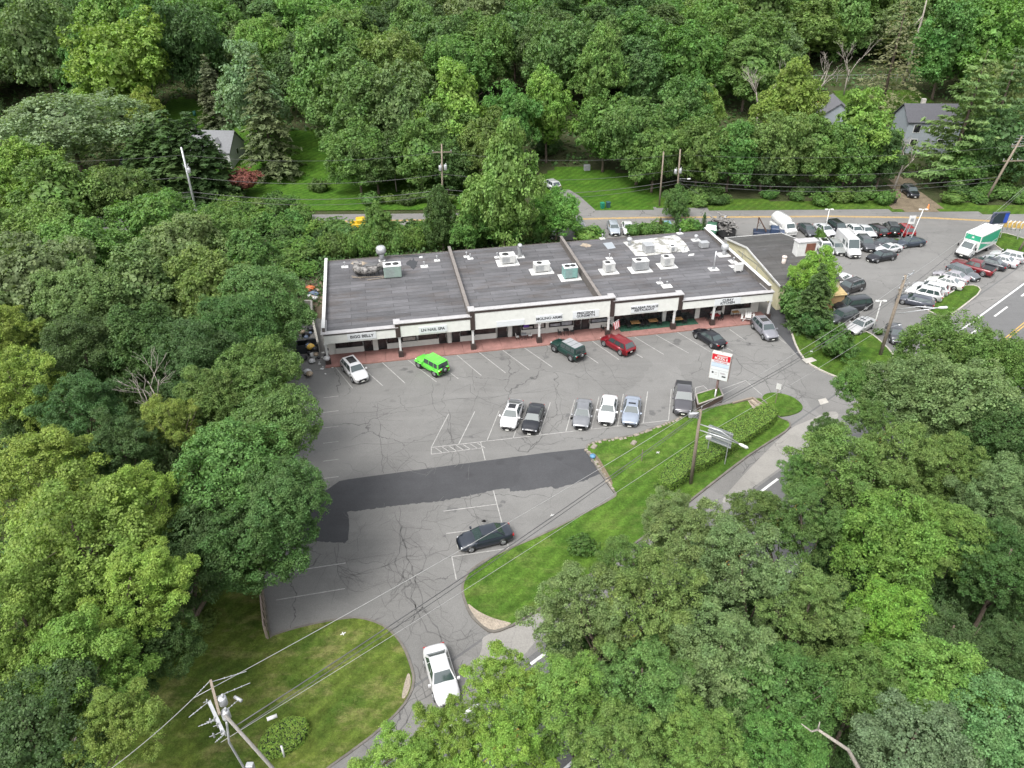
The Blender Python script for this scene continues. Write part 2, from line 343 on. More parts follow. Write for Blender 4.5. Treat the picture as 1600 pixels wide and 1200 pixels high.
# ---- grass islands with kerbs
def island(name, poly, mat, h=.13, kerb=None, sm=2, kw=.16, kz=.02):
    pts = smooth([tuple(at(*p))[:2] for p in poly], sm)
    if sum(a[0] * b[1] - b[0] * a[1] for a, b in zip(pts, pts[1:] + pts[:1])) < 0: pts = pts[::-1]
    m = MB(); m.prism(pts, 0, h); m.f = m.f[2:]; m.f += [tuple(len(pts) + i for i in t) for t in tessellate([[Vector((x, y, 0)) for x, y in pts]])]; m.m = [0] * len(m.f); m.sm = [False] * len(m.f); o = tag(m.build(name, mat), kind='structure')
    if kerb:
        m = MB(); n = len(pts); off = []
        for i in range(n):
            a, b, c = Vector(pts[i - 1]), Vector(pts[i]), Vector(pts[(i + 1) % n]); t = (c - a).normalized(); nn = Vector((t.y, -t.x)); w_ = kw * random.uniform(.8, 1.2); off.append(((b + nn * w_), (b - nn * .03)))
        V = []; 
        for p, q in off: V += [(p.x, p.y, 0), (p.x, p.y, h + kz), (q.x, q.y, h + kz), (q.x, q.y, h - .05)]
        F = []
        for i in range(n):
            j = (i + 1) % n
            F += [(4 * i + k, 4 * j + k, 4 * j + k + 1, 4 * i + k + 1) for k in range(3)]
        m.add(V, F); tag(m.build('kerb', kerb), kind='structure')
    return pts
isl = [(728, 903), (745, 886), (790, 862), (850, 837), (910, 806), (952, 784), (965, 775), (958, 766), (941, 742), (922, 712), (915, 700), (930, 691), (985, 684), (1020, 671), (1060, 656), (1095, 642), (1140, 632), (1180, 624), (1190, 624), (1208, 645), (1218, 655), (1233, 660), (1234, 670), (1200, 692), (1160, 718), (1100, 765), (1050, 805), (985, 855), (930, 893), (850, 948), (806, 974), (797, 979), (785, 984), (768, 988), (752, 978), (738, 962), (727, 940), (723, 920)]
island('island_lawn', isl, M['lawn'], .14, M['kerb'], 1)
flat('island_dirt', smooth([(729, 942), (745, 956), (770, 968), (795, 974), (800, 976), (785, 984), (768, 988), (752, 978), (738, 962)], 2), .146, M['gravel'])
flat('island_dirt', smooth([(922, 706), (935, 715), (946, 735), (958, 755), (955, 762), (942, 742)], 1), .146, M['dirt'])
lb = [(421, 1001), (428, 994), (480, 979), (535, 969), (560, 967), (592, 976), (613, 991), (629, 1012), (640, 1040), (645, 1062), (641, 1082), (627, 1106), (590, 1142), (550, 1172), (505, 1204), (420, 1270), (300, 1370), (120, 1420), (60, 1250), (170, 1080), (280, 980), (320, 880), (395, 880), (412, 930)]
island('roadside_lawn', lb, M['drylawn'], .12, M['kerb'], 1, .18, -.02)
flat('lawn_dirt', smooth([(638, 1050), (643, 1062), (640, 1080), (632, 1094), (627, 1092), (632, 1070)], 2), .126, M['gravel'])
ic = [(1222, 474), (1236, 516), (1246, 546), (1261, 567), (1288, 582), (1320, 594), (1345, 600), (1372, 585), (1398, 560), (1382, 540), (1356, 519), (1345, 522), (1328, 527), (1312, 515), (1304, 490), (1290, 450), (1250, 440)]
island('side_lawn', ic, M['verge'], .13, M['kerb2'], 1)
flat('drain_cover', [(1252, 563), (1268, 560), (1276, 565), (1260, 570)], .16, M['concrete'])
flat('drain_cover', [(1278, 625), (1290, 622), (1295, 629), (1282, 633)], .034, M['concrete'])
island('lobe_lawn', [(1187, 621), (1205, 613), (1235, 619), (1252, 631), (1255, 641), (1240, 649), (1214, 653), (1204, 641)], M['lawn'], .12, None, 2)
island('corner_lawn', [(1447, 484), (1462, 492), (1479, 497), (1505, 478), (1533, 456), (1526, 447), (1505, 447), (1480, 462)], M['verge'], .13, M['kerb2'], 1)
island('corner_lawn', [(1550, 365), (1567, 364), (1593, 372), (1640, 385), (1640, 402), (1598, 398), (1557, 390)], M['verge'], .13, M['kerb2'], 1)
island('lot_grass', [(1376, 384), (1384, 376), (1402, 372), (1410, 380), (1398, 388)], M['verge'], .08, None, 1)
# ---- yards, verges, dirt beyond the road
drape('back_yard', [(150, 330), (440, 331), (640, 329), (760, 329), (760, 240), (570, 190), (460, 215), (300, 150), (255, 160), (200, 260)], .12, M['yard'])
drape('back_yard', [(830, 330), (900, 330.5), (1030, 328), (1036, 318), (1030, 285), (940, 262), (840, 262)], .03, M['yard'])
drape('road_verge', [(1010, 328), (1340, 328), (1420, 330), (1500, 331), (1700, 343), (1700, 326), (1480, 318), (1400, 316), (1250, 315), (1010, 310)], .04, M['verge'])
drape('dirt_drive', [(1385, 330), (1480, 333), (1462, 318), (1440, 300), (1420, 280), (1400, 272), (1390, 285), (1398, 310)], .07, M['dirt'])
drape('hill_clearing', [(1270, 180), (1470, 172), (1440, 140), (1300, 140)], .12, M['verge'], 3)
flat('side_dirt', smooth([(440, 470), (470, 420), (505, 425), (505, 520), (490, 560), (470, 600), (440, 560)], 1), -.0, M['dirt'])
# ---- painted lines
def strip(m, a, b, w_, z, world=False):
    a = Vector(a[:2] if world else at(*a)[:2]); b = Vector(b[:2] if world else at(*b)[:2]); d = (b - a).normalized(); n = Vector((-d.y, d.x)) * w_ / 2
    m.quad((*(a - n), z), (*(b - n), z), (*(b + n), z), (*(a + n), z))
m = MB(); z = .031; W_ = .095
# stalls along the shops: spacing measured between pixels
for a, b in [((524, 574), (551, 607)), ((596, 565.5), (633, 599)), ((562, 571), (598, 603)), ((634, 560), (682, 597)), ((672, 560), (716, 592)), ((714, 555), (752, 587)), ((749, 551), (790, 583)), ((785, 547), (827, 578)), ((819, 543.5), (863, 574)), ((855, 540), (902, 569)), ((890, 537), (935, 568)),
             ((925, 533), (967, 562)), ((960, 534), (1004, 559)), ((992, 527), (1037, 554)), ((1025, 523.5), (1076, 552)), ((1058, 519), (1110, 550)), ((1092, 522), (1145, 549)), ((1140, 515), (1164, 532)), ((1205, 520), (1228, 537))]:
    strip(m, a, b, W_, z)
# middle row
base = [(674, 699.5), (716.5, 694.5), (760.5, 690), (801.6, 685.3), (843, 680), (884, 675), (924, 670.7), (965, 665.5), (1005, 661), (1044.5, 657)]
tops = [(701, 647), (742, 643), (780, 642), (820, 634), (860, 629), (898, 625), (936, 620), (974, 616), (1012, 612), (1049, 608)]
for a, b in zip(base, tops): strip(m, a, b, W_, z)
strip(m, base[0], base[-1], W_, z); strip(m, (674, 710), (755, 700), W_, z); strip(m, base[0], (674, 710), W_, z)
for k in range(7): strip(m, (680 + k * 11, 700 - k * 1.2), (692 + k * 11, 708 - k * 1.3), W_ * .8, z)
strip(m, (751, 691), (758, 719), W_, z)
strip(m, (1085, 629), (1087, 606), W_, z); strip(m, (1087, 606), (1099, 603), W_, z); strip(m, (1099, 603), (1115, 618), W_, z); strip(m, (1117, 612), (1165, 595), W_, z); strip(m, (1165, 595), (1190, 617), W_, z)
# left edge stubs
for y in (620, 643, 667, 691, 719, 746): strip(m, (505, y + 2), (529, y - 1), W_, z)
# lower stalls
strip(m, (693, 799), (777, 788), W_, z); strip(m, (697, 834), (793, 822), W_, z); strip(m, (771, 767), (787, 828), W_, z); strip(m, (787, 828), (795, 857), W_, z)
strip(m, (706, 870), (795, 857), W_, z); strip(m, (706, 870), (713, 906), W_, z)
strip(m, (431, 938), (539, 920), W_, z); strip(m, (455, 893), (540, 880), W_, z)
tag(m.build('parking_lines', M['line']), kind='structure')
m = MB()
for d in np.arange(-40, 190, 9.0):   # broken lane line beside the ramp lane
    strip(m, hw(d, 25.35), hw(d + 4.2, 25.35), .24, z + .002, True)
strip(m, hw(78, 26.3), hw(84, 26.6), .25, z + .002, True); strip(m, hw(84, 26.6), hw(180, 26.75), .25, z + .002, True)
strip(m, hw(-40, 18.2), hw(180, 18.2), .2, z + .002, True)
tag(m.build('lane_lines', M['lane']), kind='structure')
m = MB()
for o_ in (-.16, .16): strip(m, hw(-40, 22 + o_), hw(200, 22 + o_), .14, z + .002, True)
yl = [(300, 349.5), (475, 347.3), (640, 344.5), (900, 342.5), (1000, 340.3), (1300, 338.3), (1450, 340.5), (1562, 346.2), (1700, 352)]
for a, b in zip(yl, yl[1:]):
    a, b = at(*a), at(*b)
    for o_ in (-.2, .2): strip(m, (a.x, a.y + o_), (b.x, b.y + o_), .2, z, True)
tag(m.build('centre_lines', M['yellow']), kind='structure')
m = MB()
for a, b in ((1546, 348), (1556, 352), (1566, 356)): pass
for k in range(4): strip(m, (1555 + k * 9, 352 + k * 1.6), (1562 + k * 9, 349.6 + k * 1.6), .5, z + .002)
tag(m.build('stop_marks', M['lane']), kind='structure')
# ---- asphalt cracks: thin dark ribbons that wander and branch
def crack(m, a, b, w_=.05, jit=.35, seg=.5, branch=0., depth_=0, z=.0295):
    a, b = Vector(a), Vector(b); L = (b - a).length; n = max(2, int(L / seg)); d = (b - a) / L; nn = Vector((-d.y, d.x)); o_ = 0; pts = []
    for i in range(n + 1):
        o_ += random.uniform(-jit, jit) * seg; t = i / n; pts.append(a + (b - a) * t + nn * (o_ * math.sin(math.pi * t) ** .5 if 0 < t < 1 else 0))
        if random.random() < branch and depth_ < 2:
            q = d.copy(); q.rotate(Matrix.Rotation(random.choice((-1, 1)) * random.uniform(.5, 1.3), 2)); crack(m, pts[-1], pts[-1] + q * random.uniform(.8, 3.5), w_ * .7, jit, seg * .8, branch * .6, depth_ + 1, z)
    for p, q in zip(pts, pts[1:]):
        e = (q - p).normalized(); e = Vector((-e.y, e.x)) * w_ * random.uniform(.3, .7); m.quad((*(p - e), z), (*(q - e), z), (*(q + e), z), (*(p + e), z))
m = MB()
def cp(px, **kw):
    for a, b in zip(px, px[1:]): crack(m, at(*a)[:2], at(*b)[:2], **kw)
cp([(624, 792), (632, 850), (645, 900), (660, 950), (690, 1000), (700, 1040)], w_=.08, branch=.2)
cp([(616, 800), (626, 850), (630, 900), (650, 955), (680, 990), (740, 990)], w_=.06, branch=.2, jit=.6)
cp([(640, 840), (650, 900), (655, 960)], w_=.05, branch=.2, jit=.7)
cp([(605, 900), (610, 930), (650, 950), (640, 985)], w_=.04, branch=.2, jit=.7)
cp([(625, 850), (655, 830), (668, 800), (685, 790)], w_=.05, branch=.3, jit=.6)
cp([(700, 1000), (720, 985), (750, 1000)], w_=.03, branch=.4, jit=.7); cp([(690, 990), (715, 1000), (735, 985), (755, 1010)], w_=.03, branch=.5, jit=.7)
cp([(528, 848), (535, 890), (545, 898), (600, 885), (650, 870), (700, 860)], w_=.05, branch=.25)
cp([(523, 855), (530, 900), (545, 910)], w_=.05, branch=.4)
cp([(590, 630), (596, 700), (600, 740)], w_=.05, branch=.2); cp([(605, 710), (620, 740), (645, 712)], w_=.05, branch=.3)
cp([(676, 600), (680, 640), (700, 660), (705, 720)], w_=.05, branch=.3); cp([(700, 640), (706, 690), (710, 730)], w_=.05, branch=.2)
cp([(735, 600), (745, 620), (790, 640)], w_=.05, branch=.2); cp([(740, 575), (742, 610)], w_=.05, branch=.3)
cp([(810, 705), (830, 698), (845, 685)], w_=.1, branch=.6, jit=.7); cp([(845, 685), (870, 660), (880, 650)], w_=.05, branch=.2)
cp([(865, 600), (875, 640), (880, 655)], w_=.05, branch=.2); cp([(905, 550), (925, 590), (960, 620)], w_=.05, branch=.2); cp([(940, 560), (960, 590), (980, 610)], w_=.05, branch=.2)
cp([(1150, 560), (1170, 580), (1200, 600)], w_=.1, branch=.5); cp([(1120, 560), (1200, 565), (1240, 560)], w_=.04, branch=.2)
for a, b in (((1210, 560), (1260, 610)), ((1230, 600), (1285, 640))): cp([a, b], w_=.05, branch=.3, jit=.6)
cp([(515, 585), (700, 565), (900, 545), (1060, 530), (1220, 545)], w_=.05, branch=.04); cp([(515, 650), (700, 625), (860, 610)], w_=.05, branch=.05); cp([(520, 705), (600, 695), (760, 672)], w_=.05, branch=.05)
cp([(735, 772), (745, 810), (760, 845)], w_=.06, branch=.3)
for a, b in (((1160, 740), (1230, 690)), ((1200, 715), (1280, 655)), ((1255, 640), (1290, 670)), ((700, 1100), (760, 1050)), ((620, 1150), (690, 1080)), ((1480, 480), (1560, 430)), ((1500, 500), (1540, 470)), ((1410, 365), (1470, 362)), ((1500, 362), (1560, 358))): cp([a, b], w_=.08, branch=.25, jit=.5)
for _ in range(12):
    px, py = random.choice([(random.uniform(520, 1150), random.uniform(575, 690)), (random.uniform(1350, 1480), random.uniform(350, 470)), (random.uniform(480, 700), random.uniform(800, 960))])
    p = at(px, py); an = random.uniform(0, 6.28); crack(m, p[:2], (p.x + 5 * math.cos(an), p.y + 5 * math.sin(an)), w_=.035, branch=.25, jit=.5)
tag(m.build('pavement_cracks', M['crack']), kind='structure')

# ---- oil and tyre stains in the bays
m = MB(); ro = random.Random(12)
for q in range(46):
    if q < 26: px = ro.uniform(560, 1180); py = 590 - (px - 520) * .085 + ro.uniform(-18, 4)
    elif q < 38: px = ro.uniform(720, 1040); py = 690 - (px - 720) * .1 - ro.uniform(2, 30)
    else: px, py = ro.uniform(690, 790), ro.uniform(780, 850)
    c = at(px, py); r0 = ro.uniform(.12, .5); n = 11; a = [r0 * ro.uniform(.5, 1.3) for _ in range(n)]; m.add([(c.x + a[i] * math.cos(6.283 * i / n) * 1.3, c.y + a[i] * math.sin(6.283 * i / n), .0285) for i in range(n)], [tuple(range(n))])
tag(m.build('oil_stains', plain((.12, .118, .115, 1), .7, 0, .3, 2.)), kind='structure')
# ================================================================ buildings
def mat_roof(name, a, b, rust=.5):
    m = N(name); tc = m.n('TexCoord').outputs['Object']
    br = m.n('TexBrick'); br.offset = .37; br.inputs['Scale'].default_value = 1; br.inputs['Brick Width'].default_value = 5.2; br.inputs['Row Height'].default_value = .92
    br.inputs['Mortar Size'].default_value = .035; br.inputs['Mortar Smooth'].default_value = .3; br.inputs['Color1'].default_value = a; br.inputs['Color2'].default_value = b
    br.inputs['Mortar'].default_value = tuple(x * .5 for x in a[:3]) + (1,); br.inputs['Bias'].default_value = -.1
    wn = m.n('TexNoise'); wn.inputs['Scale'].default_value = .8; m.l(tc, wn.inputs['Vector']); ad = m.n('VectorMath', operation='MULTIPLY_ADD'); m.l(wn.outputs['Color'], ad.inputs[0]); ad.inputs[1].default_value = (.3, .16, 0); m.l(tc, ad.inputs[2]); m.l(ad.outputs[0], br.inputs['Vector'])
    k = br.outputs['Color']
    f = m.ramp(m.noise(m.coord('Object', (.35, 1, 1)), .5, 8, .7), [(.3, g(.68)), (.7, g(1.25))]); k = m.mix(1, k, f, 'MULTIPLY')
    r = m.ramp(m.noise(m.coord('Object', (.35, 1.2, 1)), .35, 6, .72), [(.5, g(0)), (.68, g(rust))]); k = m.mix(r, k, (.06, .042, .03, 1))
    wsp = m.ramp(m.noise(m.coord('Object', (.6, 1.6, 1)), 1.6, 6, .8), [(.6, g(0)), (.7, g(.55))]); k = m.mix(wsp, k, (.2, .21, .24, 1))
    f2 = m.ramp(m.noise(tc, 12, 4, .8), [(.3, g(.85)), (.7, g(1.12))]); k = m.mix(1, k, f2, 'MULTIPLY')
    m.bump(br.outputs['Fac'], .4, .02); return m.out(k, m.ramp(m.noise(tc, .4, 4), [(.4, g(.55)), (.6, g(.85))]), 0, .4)
M['roof'] = mat_roof('membrane_roof', (.072, .071, .075, 1), (.112, .11, .116, 1)); M['roof2'] = mat_roof('dark_roof', (.05, .048, .046, 1), (.062, .06, .057, 1), .1)
M['stucco'] = plain((.66, .665, .625, 1), .8, 0, .1, 1.5); M['brown'] = plain((.045, .03, .026, 1), .6, 0, .15); M['coping'] = plain((.42, .41, .41, 1), .5, .1, .15, 2)
M['cream'] = plain((.66, .62, .42, 1), .8, 0, .12, 1.2); M['walk'] = plain((.3, .155, .135, 1), .8, 0, .3, .9); M['carpet'] = plain((.02, .085, .05, 1), .95, 0, .25)
M['wallgrey'] = plain((.5, .5, .45, 1), .8, 0, .2, 1); M['pcap'] = plain((.2, .18, .165, 1), .8, 0, .25, 2.); M['parapet'] = plain((.13, .115, .105, 1), .85, 0, .35, 1.3)
def mat_glass():
    m = N('window_glass'); c = m.coord(); k = m.ramp(m.noise(c, 1.1, 3), [(.35, (.008, .009, .01, 1)), (.7, (.05, .05, .052, 1))]); return m.out(k, .08, 0, .5)
M['glass'] = mat_glass()
FONT = {}
def text(body, size, name, parent, mat, mtx, bold=.012, align='CENTER', sx=1.):
    c = bpy.data.curves.new(name, 'FONT'); c.body = body; c.size = size; c.align_x = align; c.align_y = 'CENTER'; c.extrude = .008; c.offset = bold; c.space_line = .85
    t = bpy.data.objects.new('tmp', c); COL.objects.link(t); dg = bpy.context.evaluated_depsgraph_get(); me = bpy.data.meshes.new_from_object(t.evaluated_get(dg)); bpy.data.objects.remove(t)
    me.transform(Matrix.Diagonal((sx, 1, 1, 1))); me.transform(mtx); me.materials.clear(); me.materials.append(mat); return link(name, me, parent)
def frame(u, v, z, ax=(1, 0, 0), up=(0, 0, 1)):
    a = Vector(ax).normalized(); b = Vector(up).normalized(); n = a.cross(b); return Matrix(((a.x, b.x, n.x, u), (a.y, b.y, n.y, v), (a.z, b.z, n.z, z), (0, 0, 0, 1)))
# --- the strip of shops; local x along the front, y to the back, origin at the left column
mall = thing('strip_mall', 'long one-storey row of shops with grey flat roofs, pale fascias and a red walkway', 'building', B(0, 0), BY)
UC = [0, 8.55, 17.3, 25.5, 34.3, 42.9, 48.2, 55.8]; WV = 2.15; ZF = 2.86; DEP = 20.6; RZ0 = 3.85
secs = [(-.1, 8.5, 4.2), (8.5, 17.2, 4.7), (17.2, 34.7, 5.45), (34.7, 43.6, 5.0), (43.6, 55.9, 4.12)]
m = MB(); m.box(.3, 55.3, WV + .4, DEP, .02, 3.8); m.box(-.05, .3, WV + .3, DEP - .01, .0, 3.79); m.box(55.3, 55.6, WV + .3, DEP - .01, 0, 3.79); m.build('wall', M['wallgrey'], mall)
# storefront wall segments built around the openings
roofs = [(0, 17.05, 4.3), (17.05, 33.3, 4.32), (33.3, 55.6, 4.3)]
for a, b, z1 in roofs:
    m = MB(); zf = 4.0
    m.add([(a + .02, .25, zf), (b - .02, .25, zf), (b - .02, DEP + .1, z1), (a + .02, DEP + .1, z1), (a + .02, .25, zf - .25), (b - .02, .25, zf - .25), (b - .02, DEP + .1, z1 - .55), (a + .02, DEP + .1, z1 - .55)], [(0, 1, 2, 3), (7, 6, 5, 4), (0, 4, 5, 1), (1, 5, 6, 2), (2, 6, 7, 3), (3, 7, 4, 0)])
    m.build('roof', M['roof'], mall)
for u, h, w_ in ((0.0, .45, .3), (17.05, .75, .32), (33.3, .95, .3), (55.5, .5, .34)):
    m = MB(); m.bbox(u - w_ / 2, u + w_ / 2, .3, DEP + .15, 3.7, 4.3 + h, .02); p = m.build('parapet', M['parapet'], mall)
    m = MB(); m.bbox(u - w_ / 2 - .05, u + w_ / 2 + .05, .32, DEP + .2, 4.3 + h + .003, 4.36 + h, .01); m.build('coping', M['white'] if u in (0.0, 55.5) else M['pcap'], p)
m = MB(); m.box(.2, 55.3, DEP + .1, DEP + .25, 3.6, 4.36); m.build('gutter', M['parapet'], mall)
for i, (a, b, zt) in enumerate(secs):
    tr_ = .38 if zt > 4.6 else .24; m = MB(); m.box(a + .02, b - .02, -.12, .22, ZF, zt - tr_); fo = m.build('fascia', M['stucco'], mall)
    m = MB(); m.box(a + (.05 if i else 0), b - .02, -.17, .24, zt - tr_, zt - .08); m.build('trim', M['brown'], fo)
    m = MB(); m.bbox(a - .03, b + .03, -.22, .52, zt - .078, zt + .03, .02); m.build('coping', M['coping'], fo)
    m = MB(); m.box(a + .1, b - .1, .24, .5, 3.7, zt - .08); m.build('back_face', M['parapet'], fo)
for u, zt, z0 in ((8.45, 4.7, ZF), (17.3, 5.45, ZF), (34.6, 5.45, ZF), (43.45, 5.0, ZF)):
    m = MB(); m.box(u - .28, u + .28, -.21, .0, z0, zt - .08); m.build('pilaster', M['brown'], mall)
    m = MB(); m.bbox(u - .45, u + .35, -.26, .95, zt - .07, zt + .06, .02); m.build('corner_cap', M['coping'], mall)
m = MB(); m.bbox(-.35, .3, -.27, 3.3, 4.14, 4.27, .02); m.build('corner_cap', M['coping'], mall)
m = MB(); m.bbox(55.3, 56.0, -.25, 2.6, 4.06, 4.17, .02); m.build('corner_cap', M['coping'], mall)
for xx, zz in ((-.1, 4.1), (55.8, 4.05)): m = MB(); m.box(xx, xx + .1, .22, 2.4, 2.9, zz); m.build('side_fascia', M['stucco'], mall)
m = MB(); m.box(.05, 55.75, .22, WV, 2.88, 3.0); m.build('soffit', M['stucco'], mall)
for u in UC:
    m = MB(); m.bbox(u - .13, u + .13, -.03, .23, .95, ZF, .02); m.bbox(u - .2, u + .2, -.1, .3, 2.7, ZF + .001, .02); c_ = m.build('column', M['white'], mall)
    m = MB(); m.bbox(u - .3, u + .3, -.2, .4, .14, .95, .03); m.build('column_base', M['brown'], c_)
    m = MB(); m.bbox(u + .135, u + .25, -.02, .12, 1.95, 2.25, .02); m.build('wall_lamp', M['black'], c_)
m = MB()
for k in range(24): m.bbox(-.35 + k * 2.35, -.35 + (k + 1) * 2.35 - .02, -.68, WV + .02, .0, .14, .012)
m.build('walkway', M['walk'], mall)
m = MB(); m.box(-.42, 56.1, -.74, -.69, 0, .12); m.build('walkway_edge', plain((.3, .15, .12, 1), .8, 0, .3), mall)
m = MB(); m.box(36.2, 46.6, .55, WV - .05, .15, .165); m.build('green_carpet', M['carpet'], mall)
# storefronts: (kind, u0, u1)
bays = [('w', .9, 4.1), ('d', 4.25, 5.35), ('p', 5.35, 5.95), ('d', 5.95, 7.05), ('w', 7.15, 10.6), ('w', 10.9, 13.2), ('d', 13.3, 14.3), ('p', 14.4, 14.9), ('d', 15.0, 16.0), ('w', 16.1, 20.4), ('d', 20.7, 21.9), ('p', 22.0, 22.5),
        ('d', 22.6, 23.7), ('w', 23.8, 26.7), ('p', 26.8, 27.2), ('w', 27.3, 30.3), ('d', 30.5, 31.4), ('d', 31.5, 32.5), ('w', 32.7, 35.0), ('p', 35.1, 35.7), ('T', 35.8, 42.1), ('p', 42.2, 42.7), ('T', 42.8, 46.6), ('p', 46.7, 47.3), ('T', 47.4, 48.9), ('w', 49.0, 50.3), ('p', 50.4, 50.7), ('T', 50.8, 51.8), ('w', 51.9, 54.3), ('p', 54.4, 55.1)]
m = MB(); m.box(.0, .9, WV, WV + .35, .14, 2.9); m.box(55.1, 55.5, WV, WV + .35, .14, 2.9)
pieces = MB()
for k, a, b in bays:
    if k == 'p': m.box(a, b, WV - .06, WV + .35, .14, 2.9)
    if k == 'w': m.box(a - .14, b + .14, WV, WV + .35, .14, .88)
m.box(.9, 55.1, WV + .01, WV + .34, 2.72, 2.89)
m.box(.9, 55.1, WV + .3, WV + .39, .14, 2.7)
m.build('storefront_wall', M['stucco'], mall)
k_ = 0
for k, a, b in bays:
    if k == 'p': continue
    fr = MB(); gl = MB(); z0 = {'w': .88, 'd': .16, 'T': .16}[k]
    if k == 'd':
        fr.box(a, b, WV + .1, WV + .16, z0, 2.7); fo = fr.build('door', M['black'], mall); gl.box(a + .12, b - .12, WV + .075, WV + .098, z0 + .25, 2.3); gl.build('pane', M['glass'], fo)
        h = MB(); h.box(b - .1, b - .06, WV + .03, WV + .07, .95, 1.35); h.build('handle', M['alu'], fo); continue
    n = max(1, round((b - a) / 1.6)); st = (b - a) / n
    for i in range(n + 1): fr.box(a + i * st - .035, a + i * st + .035, WV + .02, WV + .14, z0, 2.7)
    fr.box(a, b, WV + .025, WV + .13, z0, z0 + .07); fr.box(a, b, WV + .025, WV + .13, 2.64, 2.7)
    if k == 'T': fr.box(a, b, WV + .025, WV + .13, .75, .81)
    fo = fr.build('shop_window', M['black'], mall); gl.box(a + .04, b - .04, WV + .08, WV + .1, z0 + .05, 2.66); gl.build('pane', M['glass'], fo)
    # curtains, goods and posters behind the glass show as paler blocks
    g2 = MB()
    for i in range(n):
        if random.random() < .6 and k == 'w':
            h = random.uniform(.25, .55); g2.box(a + i * st + .1, a + (i + 1) * st - .1, WV + .066, WV + .078, z0 + .1, z0 + .1 + h)
    if g2.v: g2.build('window_poster', plain(random.choice([(.45, .47, .5, 1), (.5, .48, .45, 1), (.38, .42, .46, 1)]), .5, 0, .5, 3.), fo)
red = MB(); red.box(1.0, 3.9, WV + .062, WV + .07, 1.75, 2.5); red.build('red_poster', plain((.3, .06, .04, 1), .6, 0, .4, 2.), mall)
pu = MB(); pu.box(24.0, 24.7, WV + .05, WV + .07, 1.2, 2.4); pu.build('purple_poster', plain((.14, .05, .4, 1), .6, 0, .4, 2.), mall)
M['sign'] = plain((.62, .64, .65, 1), .5, 0, .04); M['ink'] = plain((.02, .02, .025, 1), .6)
for words, u0, u1, zc, h, sz in (('BIGG BELLY', 2.6, 5.9, 3.5, .85, .52), ('LN NAIL SPA', 10.9, 14.2, 3.5, .85, .5), (None, 20.2, 23.6, 3.32, .72, .4), ('MOLINO ARMS', 25.0, 28.3, 3.5, .85, .48), ('PRECISION\nGUNSMITH', 29.6, 32.9, 3.55, .95, .46), ('MALABAR PALACE\nRESTAURANT', 37.0, 40.5, 3.55, .95, .42), ('CURRY\nKITCHEN', 48.0, 51.5, 3.4, .88, .46)):
    m = MB(); m.bbox(u0, u1, -.2, -.125, zc - h / 2, zc + h / 2, .01); s_ = m.build('shop_sign', M['sign'], mall)
    if words is None: continue
    text(words, sz, 'lettering', s_, M['ink'], frame((u0 + u1) / 2, -.205, zc + (.0 if '\n' not in words else .0)), .014)
# --- roof equipment: separate things standing on the roof
def rz_(v): return 4.0 + .3 * (v - .25) / (DEP - .15)
def roofpad(t, w_, d_, x=0, y=0):
    m = MB(); m.bbox(x - w_ / 2, x + w_ / 2, y - d_ / 2, y + d_ / 2, -.03, .05, .02); return m.build('pad', M['white'], t)
M['hvacg'] = plain((.27, .35, .31, 1), .5, .1, .15); M['teal'] = plain((.2, .36, .33, 1), .5, 0, .15); M['hvac'] = plain((.6, .6, .58, 1), .5, .1, .2)
def hvac(px, py, w_, d_, h, body, top, fans, label, pad=.5, lift=.25, louv=True):
    p = at(px, py, 4.2); t = thing('rooftop_unit', label, 'air conditioner', (p.x, p.y, 0), BY, 'air handling units on the shop roofs')
    l = Matrix.Rotation(-BY, 2) @ (Vector(p[:2]) - Vector(B(0, 0)[:2])); t.location.z = rz_(l.y) + .03
    if pad: roofpad(t, w_ + pad * 2, d_ + pad * 1.6)
    m = MB(); m.bbox(-w_ / 2, w_ / 2, -d_ / 2, d_ / 2, lift, lift + h, .03); 
    m.box(-w_ / 2 + .1, -w_ / 2 + .25, -d_ / 2 + .1, d_ / 2 - .1, 0.04, lift + .01); m.box(w_ / 2 - .25, w_ / 2 - .1, -d_ / 2 + .1, d_ / 2 - .1, 0.04, lift + .01); m.build('cabinet', body, t)
    m = MB(); m.bbox(-w_ / 2 - .03, w_ / 2 + .03, -d_ / 2 - .03, d_ / 2 + .03, lift + h + .002, lift + h + .06, .02); tp = m.build('lid', top, t)
    for i in range(fans):
        m = MB(); x = (i - (fans - 1) / 2) * w_ * .42 if fans > 1 else -w_ * .15; r = min(w_, d_) * (.26 if fans > 1 else .3)
        m.cyl((x, 0, lift + h + .061), r, .05, 20); m.build('fan_grille', M['black'], tp)
    if louv:
        m = MB()
        for k in range(7): m.box(-w_ * .42, w_ * .1, -d_ / 2 - .02, -d_ / 2 - .002, lift + .12 + k * (h - .2) / 7, lift + .12 + k * (h - .2) / 7 + .05)
        m.build('louvre', M['grey'], t)
    m = MB(); m.box(w_ * .14, w_ * .45, -d_ / 2 - .025, -d_ / 2 - .003, lift + .1, lift + h - .1); m.build('access_panel', body, t)
    return t
hvac(614, 431, 2.3, 1.6, 1.5, M['hvacg'], M['white'], 2, 'large white-topped green-grey rooftop unit beside the charred duct on the left roof', 0, .1)
hvac(793, 411, 2.0, 1.5, .95, M['hvac'], M['white'], 1, 'grey rooftop unit on a white pad, leftmost of the three on the middle roof')
hvac(846, 424, 2.1, 1.2, .95, M['hvac'], M['white'], 1, 'low grey rooftop unit between a grey and a teal unit on the middle roof')
hvac(890, 433, 1.8, 1.4, 1.35, M['teal'], M['sign'], 2, 'pale teal rooftop unit with two fans on the middle roof')
hvac(951, 424, 1.4, 1.2, 1.05, M['hvac'], M['white'], 1, 'small pale grey rooftop unit near the brown parapet on the right roof')
hvac(1000, 421, 2.0, 1.3, 1.15, M['galv'], M['white'], 1, 'wide grey rooftop unit between two smaller ones on the right roof')
